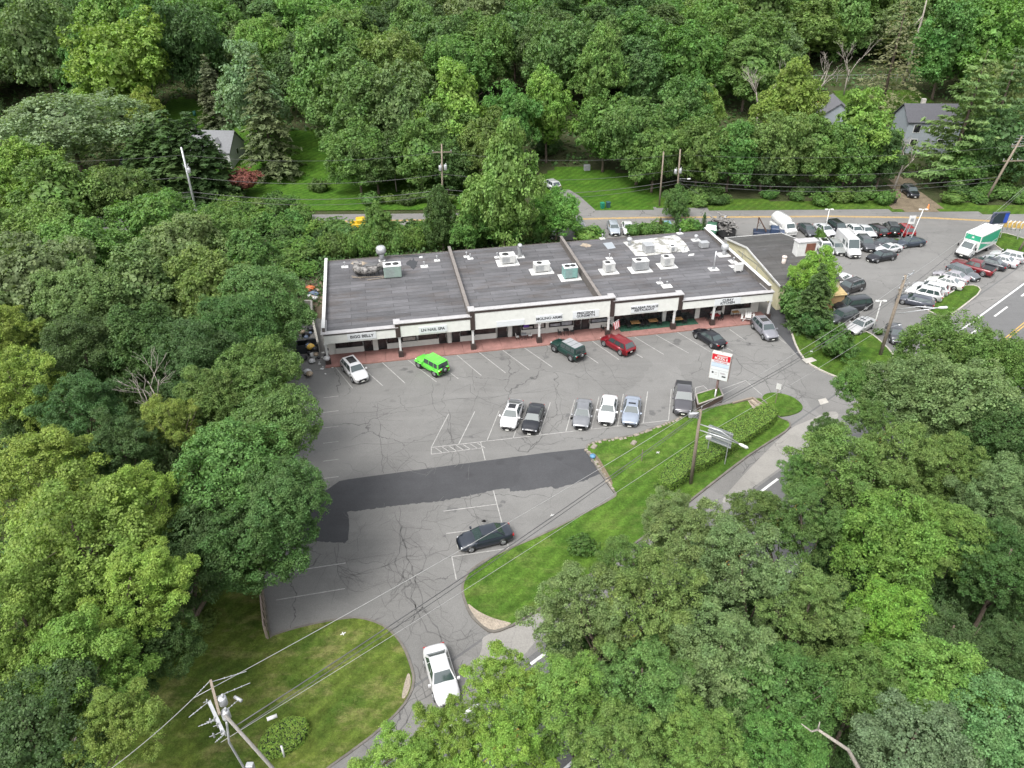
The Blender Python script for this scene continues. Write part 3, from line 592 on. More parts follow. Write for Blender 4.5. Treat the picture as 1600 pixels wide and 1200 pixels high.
hvac(1042, 415, 1.5, 1.2, 1.1, M['hvac'], M['white'], 1, 'white rooftop unit with a black open side on the right roof')
hvac(1153, 424, 1.1, .5, .9, M['white'], M['white'], 0, 'small white condenser standing near the right edge of the roof', 0, .25, False)
hvac(1099, 387, 1.2, .9, .7, M['galv'], M['galv'], 0, 'small closed grey metal box near the back right corner of the roof', 0, .1, False)
hvac(1051, 393, .9, .8, .7, M['hvac'], M['sign'], 1, 'small grey fan box on the white patch of the right roof', 0, .1)
hvac(1012, 393, 1.3, 1.5, 1.0, M['galv'], M['galv'], 0, 'pale blue-grey duct box in the middle of the white roof patch', 0, .05, False)
def roofloc(px, py):
    p = at(px, py, 4.2); l = Matrix.Rotation(-BY, 2) @ (Vector(p[:2]) - Vector(B(0, 0)[:2])); return (p.x, p.y, rz_(l.y) + .03)
def vent(px, py, kind, label, s=1., padw=1.0):
    t = thing('roof_vent', label, 'vent', roofloc(px, py), BY, 'vents on the shop roofs')
    if padw: roofpad(t, padw, padw * .8)
    m = MB()
    if kind == 'pipe': m.cyl((0, 0, 0), .06 * s, .75 * s, 10); m.build('pipe', M['galv'], t); m = MB(); m.lathe((0, 0, .75 * s), [(.0, 0), (.13, 0.0), (.12, .1), (0, .14)]); m.build('cap', M['galv'], t)
    if kind == 'mushroom':
        m.cyl((0, 0, 0), .28 * s, .9 * s, 16); m.build('stack', M['galv'], t); m = MB(); m.lathe((0, 0, .85 * s), [(.3 * s, 0), (.52 * s, .06), (.56 * s, .3 * s), (.54 * s, .62 * s), (.4 * s, .8 * s), (0, .84 * s)], 20); m.build('hood', M['alu'], t)
    if kind == 'goose':
        m.tube([(0, 0, 0), (0, 0, 1.5), (0, -.1, 1.75), (0, -.35, 1.8), (0, -.5, 1.6)], .32, 12); m.build('duct', M['alu'], t)
    if kind == 'mast':
        m.cyl((0, 0, 0), .09, 2.6, 10); m.build('mast', M['galv'], t); m = MB(); m.box(-.2, .2, -.12, .12, 0, .3); m.build('mast_base', M['grey'], t)
    return t
vent(597, 408, 'mushroom', 'round white mushroom vent at the back of the left roof', 1.25, .9)
vent(812, 402, 'goose', 'tall square-necked metal duct at the back of the middle roof', 1, 1.3)
vent(983, 384, 'mushroom', 'squat white mushroom vent at the back left of the white roof patch', .7, 0)
vent(1087, 376, 'mushroom', 'thin pale mushroom vent at the back right of the roof', .5, 1.2)
vent(1115, 420, 'mast', 'slim blue-grey pipe mast on a white pad on the right roof', 1, 1.3)
vent(1131, 398, 'mushroom', 'bulky white exhaust hood beside the right parapet', .95, 1.9)
for (px, py), w_, l_ in (((539, 418), .9, 'short vent pipe on a white pad at the left end of the left roof'), ((663, 417), 1.0, 'short vent pipe on a white pad right of the puddle on the left roof'), ((683, 408), .8, 'small vent pipe near the back of the left roof beside the first parapet'), ((729, 402), .8, 'rear one of two small vent pipes beside the first brown parapet'), ((735, 405), .8, 'front one of two small vent pipes beside the first brown parapet'),
                         ((777, 403), .8, 'small vent pipe left of the first rooftop unit of the middle roof'), ((1031, 441), .8, 'smaller of two flat white vents in the middle of the right roof'), ((1042, 446), 1.3, 'larger of two flat white vents in the middle of the right roof'), ((952, 404), .9, 'vent pipe on a white pad beside the silver roof patch'), ((1146, 409), 1.0, 'vent pipe on a white pad near the right parapet'), ((1069, 393), .8, 'vent pipe at the front right of the white roof patch'), ((941, 374), .8, 'vent pipe near the back left corner of the right roof'), ((1062, 366), .9, 'vent pipe at the very back of the white roof patch')):
    vent(px, py, 'pipe', l_, .8, w_)
def roofsheet(name, px, dz, mat, label=None):
    pts = []
    for p in px: pts.append(Vector(roofloc(*p)) - Vector((0, 0, .03 - dz)))
    m = MB(); m.add([tuple(p) for p in pts], [tuple(range(len(pts)))]); o = m.build(name, mat)
    if o.data.polygons[0].normal.z < 0: o.data.flip_normals()
    mi = mall.matrix_world.inverted() if False else (Matrix.Translation(B(0, 0)) @ Matrix.Rotation(BY, 4, 'Z')).inverted(); o.data.transform(mi); o.parent = mall; return o
def mat_blotch(name, a, b, sc_=1.5):
    m = N(name); f = m.ramp(m.noise(m.coord(), sc_, 6, .7), [(.4, a), (.55, b)]); return m.out(f, .6)
M['wpatch'] = mat_blotch('white_roof_coating', (.14, .135, .11, 1), (.46, .46, .45, 1), .7); M['wet'] = plain((.012, .012, .012, 1), .12, 0, .4)
roofsheet('coated_patch', [(973, 379), (1005, 375), (1030, 372), (1055, 368), (1062, 372), (1072, 382), (1078, 392), (1040, 396), (1010, 400), (993, 400), (983, 388)], .018, M['wpatch'])
def blob(cx, cy, rx, ry, n=22, j=.35): return [(cx + rx * math.cos(t) * random.uniform(1 - j, 1 + j), cy + ry * math.sin(t) * random.uniform(1 - j, 1 + j)) for t in (2 * math.pi * i / n for i in range(n))]
roofsheet('puddle', blob(645, 413, 8, 7), .012, M['wet']); roofsheet('puddle', blob(632, 401, 24, 2.2), .012, M['wet']); roofsheet('puddle', blob(858, 396, 7, 9), .012, M['wet']); roofsheet('puddle', blob(758, 399, 8, 3), .012, M['wet']); roofsheet('puddle', blob(888, 388, 4, 8), .012, M['wet']); roofsheet('puddle', blob(830, 391, 14, 2), .012, M['wet'])
M['tan'] = mat_blotch('bare_tan_stain', (.18, .14, .1, 1), (.3, .25, .19, 1)); roofsheet('roof_stain', blob(562, 412, 12, 3), .012, M['tan']); roofsheet('roof_stain', blob(712, 400, 5, 5), .012, M['tan']); roofsheet('roof_stain', blob(915, 384, 9, 3), .012, M['tan'])
roofsheet('silver_patch', [(942, 381), (956, 379), (962, 388), (950, 390)], .014, plain((.4, .43, .46, 1), .35, .3, .2)); roofsheet('silver_patch', [(905, 424), (914, 431), (906, 433), (900, 428)], .014, plain((.35, .39, .43, 1), .35, .3, .2))
for q in (((760, 412), (770, 411), (771, 416), (761, 417)), ((1077, 397), (1085, 396), (1084, 399), (1075, 400)), ((1137, 406), (1143, 405), (1149, 410), (1142, 411)), ((655, 402), (660, 401), (660, 404), (655, 404)), ((1138, 414), (1147, 413), (1152, 418), (1144, 418))): roofsheet('white_pad', q, .014, M['white'])
# charred duct on the left roof
t = thing('charred_duct', 'burnt black and grey exhaust duct curving round the green-grey unit on the left roof', 'duct', roofloc(578, 430), BY)
M['char'] = mat_blotch('charred_metal', (.015, .014, .013, 1), (.2, .19, .18, 1), 2.2)
m = MB(); m.tube([(-1.6, 1.2, .7), (-1.75, .6, .8), (-1.5, -.1, .85), (-.6, -.5, .85), (.6, -.45, .9), (1.4, .1, 1.0), (1.9, .8, 1.1)], [.5, .5, .55, .5, .5, .45, .4], 8); m.bbox(-2.0, -.9, .9, 1.9, .2, 1.3, .04); m.build('duct', M['char'], t)
m = MB(); m.bbox(-.4, 1.1, -.35, .5, .95, 1.5, .05); m.build('fan_box', plain((.14, .14, .14, 1), .6, .2, .4), t)
m = MB()
for k in range(7): m.box(-1.6 + k * .55, -1.5 + k * .55, -.6, -.45, 0, .7); m.box(-1.6 + k * .55, -1.5 + k * .55, .6, .75, 0, .7)
m.build('support_frame', M['black'], t)
m = MB(); m.beam((-2.3, -.5, .06), (3.5, -1.2, .06), .09, .09); m.beam((-.4, -1.7, .06), (2.9, -1.3, .06), .09, .09); m.beam((-2.4, .0, .06), (-1.2, -.9, .06), .08, .08); m.build('loose_timber', M['stone'], t)
# tables, chairs on the walkway
M['tabletop'] = plain((.33, .19, .075, 1), .5, 0, .25)
def dining(u, v, label, top, chairs=4, w_=1.15, d_=.8, cm=None, rz=0, cat='table'):
    t = thing('dining_table', label, cat, B(u, v, .15), BY + rz, 'tables under the shop canopy')
    m = MB(); m.bbox(-w_ / 2, w_ / 2, -d_ / 2, d_ / 2, .71, .75, .01); m.build('tabletop', top, t)
    for sx in (-1, 1):
        for sy in (-1, 1): m = MB(); m.box(sx * (w_ / 2 - .1) - .02, sx * (w_ / 2 - .1) + .02, sy * (d_ / 2 - .08) - .02, sy * (d_ / 2 - .08) + .02, 0, .71); m.build('leg', M['black'], t)
    return t
chair0 = None
def chair(u, v, rz, label, mt):
    t = thing('patio_chair', label, 'chair', B(u, v, .15), BY + rz, 'chairs under the shop canopy')
    m = MB(); m.bbox(-.21, .21, -.2, .2, .43, .46, .01); m.build('seat', mt, t); m = MB(); m.bbox(-.21, .21, .18, .22, .46, .86, .01); m.build('backrest', mt, t)
    for sx in (-.18, .18):
        for sy in (-.17, .17): m = MB(); m.box(sx - .015, sx + .015, sy - .015, sy + .015, 0, .43); m.build('leg', M['black'], t)
for u, v, top, l_, tone in ((38.3, 1.35, 'tabletop', 'brown wooden dining table on the green carpet, left one under the restaurant fascia', 'on the green carpet by the left brown table'), (40.7, 1.4, 'tabletop', 'brown wooden dining table on the green carpet, middle one, near the white post', 'on the green carpet by the middle brown table'), (44.0, 1.2, 'tabletop', 'brown wooden dining table on the right end of the green carpet', 'beside the table at the right end of the green carpet'), (49.0, 1.2, 'red', 'red-topped table on the bare walkway below the rightmost shop sign', 'at the red-topped table')):
    mt = plain((.25, .02, .025, 1), .6) if top == 'red' else M['tabletop']; dining(u, v, l_, mt)
    for dx, r_ in ((-.85, R(90)), (.85, R(-90))):
        for dy in (-.22, .25): chair(u + dx, v + dy, r_, 'dark patio chair ' + tone, M['black'])
dining(52.0, 1.5, 'small brown table against the window near the right end of the walkway', M['tabletop'], 0, .9, .6)
for u, l_, mt in ((22.9, 'round-backed pale table set outside the window with the purple poster', M['grey']), (28.3, 'small black bistro table outside the window right of the middle white column', M['black']), (33.9, 'small black bistro table left of the flag column', M['black'])):
    dining(u + .9, 1.2, l_, mt, 0, .7, .7); chair(u + .1, 1.25, R(90), 'patio chair left of the ' + l_.split(' outside')[0].split(' left of')[0].split(' set ')[0] + (' by the flag column' if u > 33 else ''), M['white'] if mt is M['grey'] else M['black']); chair(u + 1.7, 1.25, R(-90), 'patio chair right of the ' + l_.split(' outside')[0].split(' left of')[0].split(' set ')[0] + (' by the flag column' if u > 33 else ''), M['white'] if mt is M['grey'] else M['black'])
# picnic table at the right end
t = thing('picnic_table', 'white picnic table with benches at the right end of the walkway', 'table', B(53.3, .5, .14), BY + R(62))
m = MB(); [m.bbox(-1.0, 1.0, -.38 + k * .26, -.14 + k * .26, .7, .74, .008) for k in range(3)]; m.build('tabletop', M['white'], t)
for s_ in (-1, 1):
    m = MB(); m.bbox(-1.0, 1.0, s_ * .72 - .13, s_ * .72 + .13, .42, .46, .008); m.build('bench', M['white'], t)
    m = MB(); m.beam((s_ * .75, -.75, .4), (s_ * .75, .75, .4), .06, .08); m.beam((s_ * .75, -.6, 0), (s_ * .75, -.2, .7), .06, .08); m.beam((s_ * .75, .6, 0), (s_ * .75, .2, .7), .06, .08); m.build('leg_frame', M['white'], t)
# flag on the fifth column, potted plant
t = thing('flag', 'red, white and blue flag on a staff at the white column by the red car', 'flag', B(34.55, -.3, 0), BY)
m = MB(); m.beam((0, 0, 1.9), (.75, -.55, 2.75), .03); m.build('staff', M['white'], t)
for k in range(7):
    m = MB(); m.add([(.2 + .09 * k * .9, -.15 - .065 * k, 2.05 + .09 * k), (.28 + .09 * k * .9, -.21 - .065 * k, 2.14 + .09 * k), (.5 + .09 * k * .9, -.2 - .05 * k, 1.15 + .09 * k), (.42 + .09 * k * .9, -.14 - .05 * k, 1.06 + .09 * k)], [(0, 1, 2, 3)]); m.build('stripe', plain((.45, .05, .06, 1) if k % 2 == 0 else (.7, .7, .7, 1), .8), t)
m = MB(); m.add([(.6, -.44, 2.5), (.74, -.56, 2.68), (.84, -.52, 2.3), (.7, -.4, 2.12)], [(0, 1, 2, 3)]); m.build('canton', plain((.03, .05, .2, 1), .8), t)
# --- cream building beside the shops
cb = thing('cream_building', 'low cream building with a dark grey gabled roof beside the right end of the shops', 'building', B(0, 0), BY)
x0, x1, y0, y1, yr, ze, zr = 58.3, 66.8, 2.4, 18.8, 12.3, 3.55, 4.75
m = MB(); m.add([(x0, y0, 0), (x1, y0, 0), (x1, y1, 0), (x0, y1, 0), (x0, y0, ze), (x1, y0, ze), (x1, y1, ze), (x0, y1, ze), (x0, yr, zr), (x1, yr, zr)], [(0, 1, 5, 4), (1, 2, 6, 9, 5), (2, 3, 7, 6), (3, 0, 4, 8, 7)]); m.build('wall', M['cream'], cb)
for ya, za, yb, zb in ((y0, ze, yr, zr), (y1, ze, yr, zr)):
    dy = -.3 if ya == y0 else .3; dzz = -.3 * (zr - ze) / abs(yr - ya); e = .25
    m = MB(); m.add([(x0 - e, ya + dy, za + dzz + .01), (x1 + e, ya + dy, za + dzz + .01), (x1 + e, yb, zb + .01), (x0 - e, yb, zb + .01), (x0 - e, ya + dy, za + dzz + .14), (x1 + e, ya + dy, za + dzz + .14), (x1 + e, yb, zb + .14), (x0 - e, yb, zb + .14)], [(3, 2, 1, 0), (4, 5, 6, 7), (0, 1, 5, 4), (1, 2, 6, 5), (3, 0, 4, 7), (2, 3, 7, 6)]); rf = m.build('roof', M['roof2'], cb)
    for xx in (x0 - e - .04, x1 + e + .04):
        m = MB(); m.beam((xx, ya + dy, za + dzz + .1), (xx, yb, zb + .1), .07, .26); m.build('barge_board', M['white'], rf)
m = MB(); m.beam((x0 - .3, y1 + .33, ze + .02), (x1 + .3, y1 + .33, ze + .02), .08, .2); m.build('barge_board', M['white'], cb)
m = MB()
for yy, ztop in ((5.5, 3.6), (9, 4.0), (13.5, 4.3)): m.tube([(x0 - .06, yy, ztop - .5), (x0 - .06, yy, 2.2), (x0 - .06, yy + 1.2, 2.15)], .035, 6)
m.tube([(x0 - .06, 4, 3.2), (x0 - .06, 9, 3.7), (x0 - .06, 15, 3.3)], .03, 6); m.build('pipe', M['grey'], cb)
m = MB(); m.cyl((61.2, 7.5, 3.9), .28, 1.2, 14); m.lathe((61.2, 7.5, 5.1), [(.3, 0), (.36, .05), (.3, .22), (0, .28)]); m.build('chimney', plain((.6, .52, .47, 1), .7), cb)
t = thing('roof_sign', 'white boxed sign standing on the dark roof of the cream building', 'sign', B(65.2, 9.4, 4.15), BY)
m = MB(); m.bbox(-1.5, 1.5, -.6, .6, -.3, 2.3, .05); m.build('box', M['white'], t); m = MB(); m.bbox(-1.6, 1.6, -.7, .7, 2.303, 2.4, .03); m.build('cap', M['coping'], t)
m = MB(); m.bbox(-.25, 1.15, -.66, -.605, .7, 2.1, .01); m.build('picture_panel', plain((.22, .09, .06, 1), .4, 0, .5, 1.5), t)
# ================================================================ vehicles; local +x is the nose, origin on the ground
def mat_paint():
    m = N('car_paint'); oi = m.n('ObjectInfo'); f = m.ramp(m.noise(m.coord(), 1.3, 3), [(.3, g(.94)), (.7, g(1.04))])
    m.out(m.mix(1, oi.outputs['Color'], f, 'MULTIPLY'), .28, .25, .5); m.b.inputs['Coat Weight'].default_value = .45; m.b.inputs['Coat Roughness'].default_value = .08; return m.mat
M['paint'] = mat_paint()
def mat_cglass():
    m = N('car_glass'); m.out((.03, .045, .045, 1), .05, 0, .6); m.b.inputs['Coat Weight'].default_value = 1; m.b.inputs['Coat IOR'].default_value = 1.5; m.b.inputs['Coat Roughness'].default_value = .03; return m.mat
M['cglass'] = mat_cglass(); M['tyre'] = plain((.018, .018, .018, 1), .85, 0, .2); M['rim'] = plain((.45, .46, .47, 1), .3, .8, .2, 6); M['trimb'] = plain((.015, .015, .016, 1), .45, 0, .1)
M['lamp'] = plain((.75, .77, .8, 1), .1, 0, .05); M['tail'] = plain((.35, .01, .012, 1), .2, 0, .1); M['plate'] = plain((.75, .75, .7, 1), .5, 0, .1); M['sunroof'] = plain((.012, .013, .015, 1), .06, 0, .05)
# kind: L, W, H, belt, hood-front z, hood-back z, deck z, windshield base/top x, roof-end x, rear-glass base x, top half-width ratio, wheel radius, wheel x front/rear, ground clearance
K = dict(
 sedan=(4.75, 1.84, 1.45, .93, .66, .95, 1.0, 1.0, .30, -.95, -1.72, .62, .33, 1.42, -1.38, .2),
 coupe=(4.55, 1.84, 1.33, .88, .62, .88, .93, .85, .1, -.75, -1.75, .58, .33, 1.36, -1.3, .18),
 fastback=(4.72, 1.87, 1.45, .93, .62, .93, 1.02, 1.15, .4, -.75, -2.0, .62, .34, 1.42, -1.42, .18),
 wagon=(4.7, 1.82, 1.48, .93, .7, .95, .98, 1.0, .4, -1.75, -2.2, .66, .33, 1.4, -1.35, .2),
 suv=(4.7, 1.9, 1.7, 1.05, .85, 1.08, 1.1, 1.05, .5, -1.75, -2.22, .68, .37, 1.42, -1.38, .26),
 minivan=(5.05, 1.96, 1.76, 1.05, .78, 1.05, 1.08, 1.35, .65, -2.1, -2.45, .72, .35, 1.52, -1.48, .2),
 hatch=(4.3, 1.78, 1.5, .94, .72, .96, 1.0, .98, .35, -1.4, -2.0, .66, .32, 1.27, -1.27, .2),
 pickup=(5.7, 2.0, 1.88, 1.15, .98, 1.18, 1.15, 1.05, .45, -1.0, -1.25, .7, .4, 1.85, -1.7, .3),
 jeep=(4.3, 1.82, 1.85, 1.12, 1.02, 1.12, 1.1, .62, .42, -1.95, -2.02, .8, .42, 1.4, -1.4, .36),
 bronco=(4.6, 1.9, 1.85, 1.14, 1.02, 1.14, 1.1, .72, .4, -2.02, -2.12, .78, .42, 1.45, -1.45, .36),
 bigsuv=(5.3, 2.02, 1.9, 1.15, .98, 1.15, 1.15, 1.15, .6, -2.2, -2.5, .7, .4, 1.65, -1.5, .28),
 van=(6.4, 2.02, 2.65, 1.2, .95, 1.35, 1.3, 2.15, 1.45, -3.12, -3.18, .82, .36, 2.1, -1.9, .25))
def wheel(t, x, y, r, s):
    m = MB(); m.smooth = True; m.tube([(x, y - s * .24, r), (x, y - s * .02, r), (x, y + s * .012, r)], [r, r, r * .93], 22); w_ = m.build('wheel', M['tyre'], t)
    m = MB(); m.tube([(x, y + s * .010, r), (x, y + s * .022, r)], [r * .66, r * .6], 14)
    for k in range(5):
        a = k * 1.2566; m.beam((x, y + s * .022, r), (x + math.cos(a) * r * .62, y + s * .022, r + math.sin(a) * r * .62), .05, .025)
    m.build('rim', M['rim'], w_)
def make_car(kind, sunroof=None, rails=False, rooftint=False):
    L, W, H, belt, hf, hb, dk, xw, xt, xq, xr, tw, wr, wf, wb, gc = K[kind]; h = W / 2; t = thing('parked_car', 'car', 'car')
    boxy = kind in ('jeep', 'bronco')
    # lower body, lofted along x
    st = [(-L / 2, dk - .3, .66), (-L / 2 + .04, dk - .13, .78), (-L / 2 + .14, dk - .05, .88), (-L / 2 + .38, dk - .01, .955), (xr, dk, 1.), ((xr + xw) / 2, (dk + hb) / 2 - .01, 1.), (xw, hb, 1.), ((xw + L / 2) / 2, (hb * .55 + hf * .45) + .06, .985), (L / 2 - .55, hf + .12, .955), (L / 2 - .32, hf + .06, .9), (L / 2 - .14, hf - .02, .81), (L / 2 - .04, hf - .12, .7), (L / 2, hf - .26, .56)]
    if boxy: st = [(-L / 2, dk - .12, .96), (-L / 2 + .05, dk, .98), (xr, dk, .98), (0, belt, .98), (xw, hb, .96), (L / 2 - .3, hf + .03, .86), (L / 2 - .08, hf, .84), (L / 2, hf - .14, .82)]
    if kind == 'van': st = [(-L / 2, dk, .98), (-L / 2 + .05, dk + .02, .99), (0, dk, 1.), (xw, hb, .99), (xw + .5, hb - .15, .96), (L / 2 - .15, hf + .1, .9), (L / 2, hf - .2, .8)]
    m = MB(); m.smooth = True; V = []; ns = 15
    for i, (x, zt, s) in enumerate(st):
        e = h * s; end = i in (0, len(st) - 1); zb = gc + (.14 if end else 0)
        half = [(e * .86, zb), (e * .97, zb + .1), (e * 1.0, zb + .3), (e * .985, min(zt - .16, zb + .52)), (e * .925, zt - .07), (e * .8, zt - .01), (e * .5, zt + .022)]
        sec = [(y, z) for y, z in half] + [(0, zt + .035)] + [(-y, z) for y, z in half[::-1]]; V += [(x, y, z) for y, z in sec]
    F = [(i * ns + k, i * ns + k + 1, (i + 1) * ns + k + 1, (i + 1) * ns + k) for i in range(len(st) - 1) for k in range(ns - 1)]
    F += [((i + 1) * ns, (i + 1) * ns + ns - 1, i * ns + ns - 1, i * ns) for i in range(len(st) - 1)]
    F += [tuple(range(ns)), tuple(len(V) - 1 - k for k in range(ns))]; m.add(V, F)
    # cabin shell
    zb = belt - .04; bw = h * .92; tp = h * tw
    def ring(x0, x1, w_, z): return [(x0, -w_, z), (x0, w_, z), (x1, w_, z), (x1, -w_, z)]
    bx0, bx1 = (xr - .04, xw + .06); zr = H - .07
    rings = [ring(bx0, bx1, bw, zb), ring(xq - .04, xt + .03, tp + .03, zr)]
    V = sum(rings, []); F = [(i, (i + 1) % 4, 4 + (i + 1) % 4, 4 + i) for i in range(4)]
    m.smooth = False; m.add(V, F)
    nx_, ny_ = 7, 7; V = []; X0, X1, Y1 = xq - .04, xt + .03, tp + .03; rnd = .25 if boxy or kind == 'van' else .9
    for i in range(nx_):
        for j in range(ny_):
            u_, v_ = i / (nx_ - 1) * 2 - 1, j / (ny_ - 1) * 2 - 1; u_ = math.copysign(abs(u_) ** .7, u_); v_ = math.copysign(abs(v_) ** .7, v_)
            V.append(((X0 + X1) / 2 + u_ * (X1 - X0) / 2, v_ * Y1, zr + (H - zr + .01) * (1 - abs(u_) ** (5 - 3 * rnd)) ** .6 * (1 - abs(v_) ** (5 - 3 * rnd)) ** .6))
    m.smooth = True; m.add(V, [(i * ny_ + j, (i + 1) * ny_ + j, (i + 1) * ny_ + j + 1, i * ny_ + j + 1) for i in range(nx_ - 1) for j in range(ny_ - 1)]); m.build('body', M['paint'], t)
    P = lambda c, s, q: Vector(c[0]) * (1 - s) * (1 - q) + Vector(c[1]) * s * (1 - q) + Vector(c[2]) * s * q + Vector(c[3]) * (1 - s) * q
    def pane(name, c, s0, s1, q0, q1, mat=None):
        a, b, c_, d = [P(c, s, q) for s, q in ((s0, q0), (s1, q0), (s1, q1), (s0, q1))]; n = (b - a).cross(d - a).normalized() * .012
        mm = MB(); mm.add([p + n for p in (a, b, c_, d)] + [p - n * .3 for p in (a, b, c_, d)], [(0, 1, 2, 3), (0, 4, 5, 1), (1, 5, 6, 2), (2, 6, 7, 3), (3, 7, 4, 0)]); return mm.build(name, mat or M['cglass'], t)
    b4, t4 = rings[0], rings[1]
    qb = (belt + .03 - zb) / (zr - zb)
    fr = (b4[3], b4[2], t4[2], t4[3]); rr = (b4[1], b4[0], t4[0], t4[1]); lf = (b4[2], b4[1], t4[1], t4[2]); rt = (b4[0], b4[3], t4[3], t4[0])
    pane('windshield', fr, .05, .95, qb + .0, .97)
    if kind != 'van': pane('rear_window', rr, .07, .93, qb + .02, .95)
    if kind == 'van':
        pane('side_window', lf, .03, .16, qb + .1, .62); pane('side_window', rt, .84, .97, qb + .1, .62); pane('side_window', rt, .58, .74, qb + .12, .62)
    else:
        cuts = {'coupe': [(.07, .55), (.59, .9)], 'pickup': [(.06, .5), (.55, .93)]}.get(kind, [(.06, .36), (.39, .68), (.71, .93)])
        for a, b in cuts: pane('side_window', lf, a, b, qb + .05, .93); pane('side_window', rt, 1 - b, 1 - a, qb + .05, .93)
    for sx, x in ((1, wf), (-1, wb)):
        for s in (-1, 1):
            mm = MB(); mm.tube([(x, s * (h - .1), wr + .02), (x, s * (h + .004), wr + .02)], [wr + (.1 if boxy else .055)] * 2, 20); mm.build('wheel_arch', M['trimb'], t); wheel(t, x, s * (h - .0), wr, s)
    for s in (-1, 1):
        mm = MB(); mm.bbox(L / 2 - .42, L / 2 - (.02 if boxy else .13), s * h * .63 - .15, s * h * .63 + .15, hf - .2, hf - .03, .03); mm.build('headlight', M['lamp'], t)
        mm = MB(); mm.box(-L / 2 - .012, -L / 2 + .25, min(s * h * .55, s * h * .84), max(s * h * .55, s * h * .84), dk - .32, dk - .17); mm.build('tail_light', M['tail'], t)
        mm = MB(); mm.bbox(xw - .12, xw + .05, s * (h + .02) - .1 + (s * .08), s * (h + .02) + .1 + (s * .08), belt, belt + .16, .02); mm.build('side_mirror', M['paint'], t)
    mm = MB(); mm.box(L / 2 - .1, L / 2 + .012, -h * .42, h * .42, hf - .42, hf - .22); mm.build('grille', M['trimb'], t)
    for x0_, x1_, q_ in ((L / 2 - .12, L / 2 + .01, .55), (-L / 2 - .01, -L / 2 + .1, .62)): mm = MB(); mm.box(x0_, x1_, -h * q_, h * q_, gc + .1, gc + .24); mm.build('bumper', M['trimb'], t)
    mm = MB(); mm.box(L / 2 + .013, L / 2 + .02, -.18, .18, hf - .5, hf - .38); mm.build('licence_plate', M['plate'], t); mm = MB(); mm.box(-L / 2 - .02, -L / 2 - .012, -.18, .18, dk - .5, dk - .38); mm.build('licence_plate', M['plate'], t)
    if kind == 'pickup':
        mm = MB(); mm.box(-L / 2 + .08, xr - .12, -h * .84, h * .84, dk + .03, dk + .05); mm.build('bed_cover', M['trimb'], t)
    if sunroof:
        a, b = sunroof; mm = MB(); mm.box(xq + .16 + a * (xt - xq - .36), xq + .16 + b * (xt - xq - .36), -tp + .2, tp - .2, H - .02, H + .022); mm.build('sunroof', M['sunroof'], t)
    if rails:
        mm = MB()
        for s in (-1, 1): mm.beam((xq + .1, s * (tp - .1), H + .03), (xt - .2, s * (tp - .1), H + .03), .04, .05)
        mm.build('roof_rail', M['alu'], t)
    if boxy:
        mm = MB(); mm.tube([(-L / 2 - .02, 0, .95), (-L / 2 - .24, 0, .95)], .36, 18); sw = mm.build('spare_wheel', M['tyre'], t); mm = MB(); mm.tube([(-L / 2 - .24, 0, .95), (-L / 2 - .26, 0, .95)], .2, 12); mm.build('rim', M['rim'], sw)
        mm = MB()
        for s in (-1, 1):
            for x in (wf, wb): mm.bbox(x - .55, x + .55, min(s * (h - .15), s * (h + .12)), max(s * (h - .15), s * (h + .12)), .84, .92, .04)
        mm.build('fender_flare', M['trimb'] if rooftint else M['paint'], t)
        mm = MB()
        for k in range(3): mm.bbox(xq + .12 + k * .78, xq + .12 + k * .78 + .72, -tp + .06, tp - .06, H + .002, H + .03, .02)
        mm.build('roof_panel', M['grey'] if rooftint else M['paint'], t)
        mm = MB(); mm.box(L / 2 + .02, L / 2 + .14, -h * .8, h * .8, .5, .66); mm.build('front_bumper', M['trimb'], t)
    if kind == 'van':
        mm = MB()
        for k in range(6): mm.beam((-2.8 + k * .7, -tp + .2, H + .02), (-2.8 + k * .7, tp - .2, H + .02), .05, .03)
        mm.build('roof_rib', M['white'], t)
    return t
_cc = {}
WH, BK, DG, SV, GY = (.54, .54, .54, 1), (.012, .013, .017, 1), (.06, .063, .07, 1), (.45, .46, .47, 1), (.16, .165, .175, 1)
def car(kind, f, r, col, label, group, z=.7, name='parked_car', cat='car', L=None, **kw):
    key = (kind, tuple(sorted(kw.items())))
    a, b = at(*f, z), at(*r, z); d = a - b; mid = (a + b) / 2
    if key not in _cc: _cc[key] = o = make_car(kind, **kw)
    else: o = copy_tree(_cc[key], None)
    def setc(x):
        if x.type == 'MESH': x.color = col
        for c in x.children: setc(c)
    setc(o); o.name = name; o.location = (mid.x, mid.y, .032 + hz(mid.x, mid.y)); o.rotation_euler = (0, 0, math.atan2(d.y, d.x)); tag(o, label, cat, group); return o
g1 = 'cars parked along the shops'; g2 = 'cars parked in the middle row'; g3 = 'cars on the used car lot'; g4 = 'cars parked behind the shops'
car('suv', (569, 595), (540, 562), WH, 'white crossover with a black panoramic roof parked at the left end of the shops', g1, sunroof=(.1, .85))
car('jeep', (657.8, 560.6), (692, 579), (.13, .62, .07, 1), 'bright lime green boxy off-roader with a rear spare wheel by the walkway', g1, cat='off-roader')
car('bronco', (868, 535), (907, 557), (.008, .035, .028, 1), 'dark green boxy off-roader with grey roof panels by the walkway', g1, cat='off-roader', rooftint=True)
car('suv', (946, 527), (984, 548), (.16, .006, .012, 1), 'red crossover nosed up to the column with the flag', g1)
car('sedan', (1090, 515), (1127, 538), BK, 'black sedan nosed up to the walkway near the right end of the shops', g1)
car('suv', (1210, 529), (1181, 499), (.2, .2, .22, 1), 'grey crossover with roof rails beside the picnic table at the right end of the shops', g1, rails=True, sunroof=(.35, .8))
car('fastback', (791.5, 667.5), (807.5, 625), WH, 'white sedan with a glass roof, leftmost car of the middle row', g2, sunroof=(.0, .95))
car('sedan', (826.5, 673), (840, 632), BK, 'black sedan next to the glass-roofed white car in the middle row', g2)
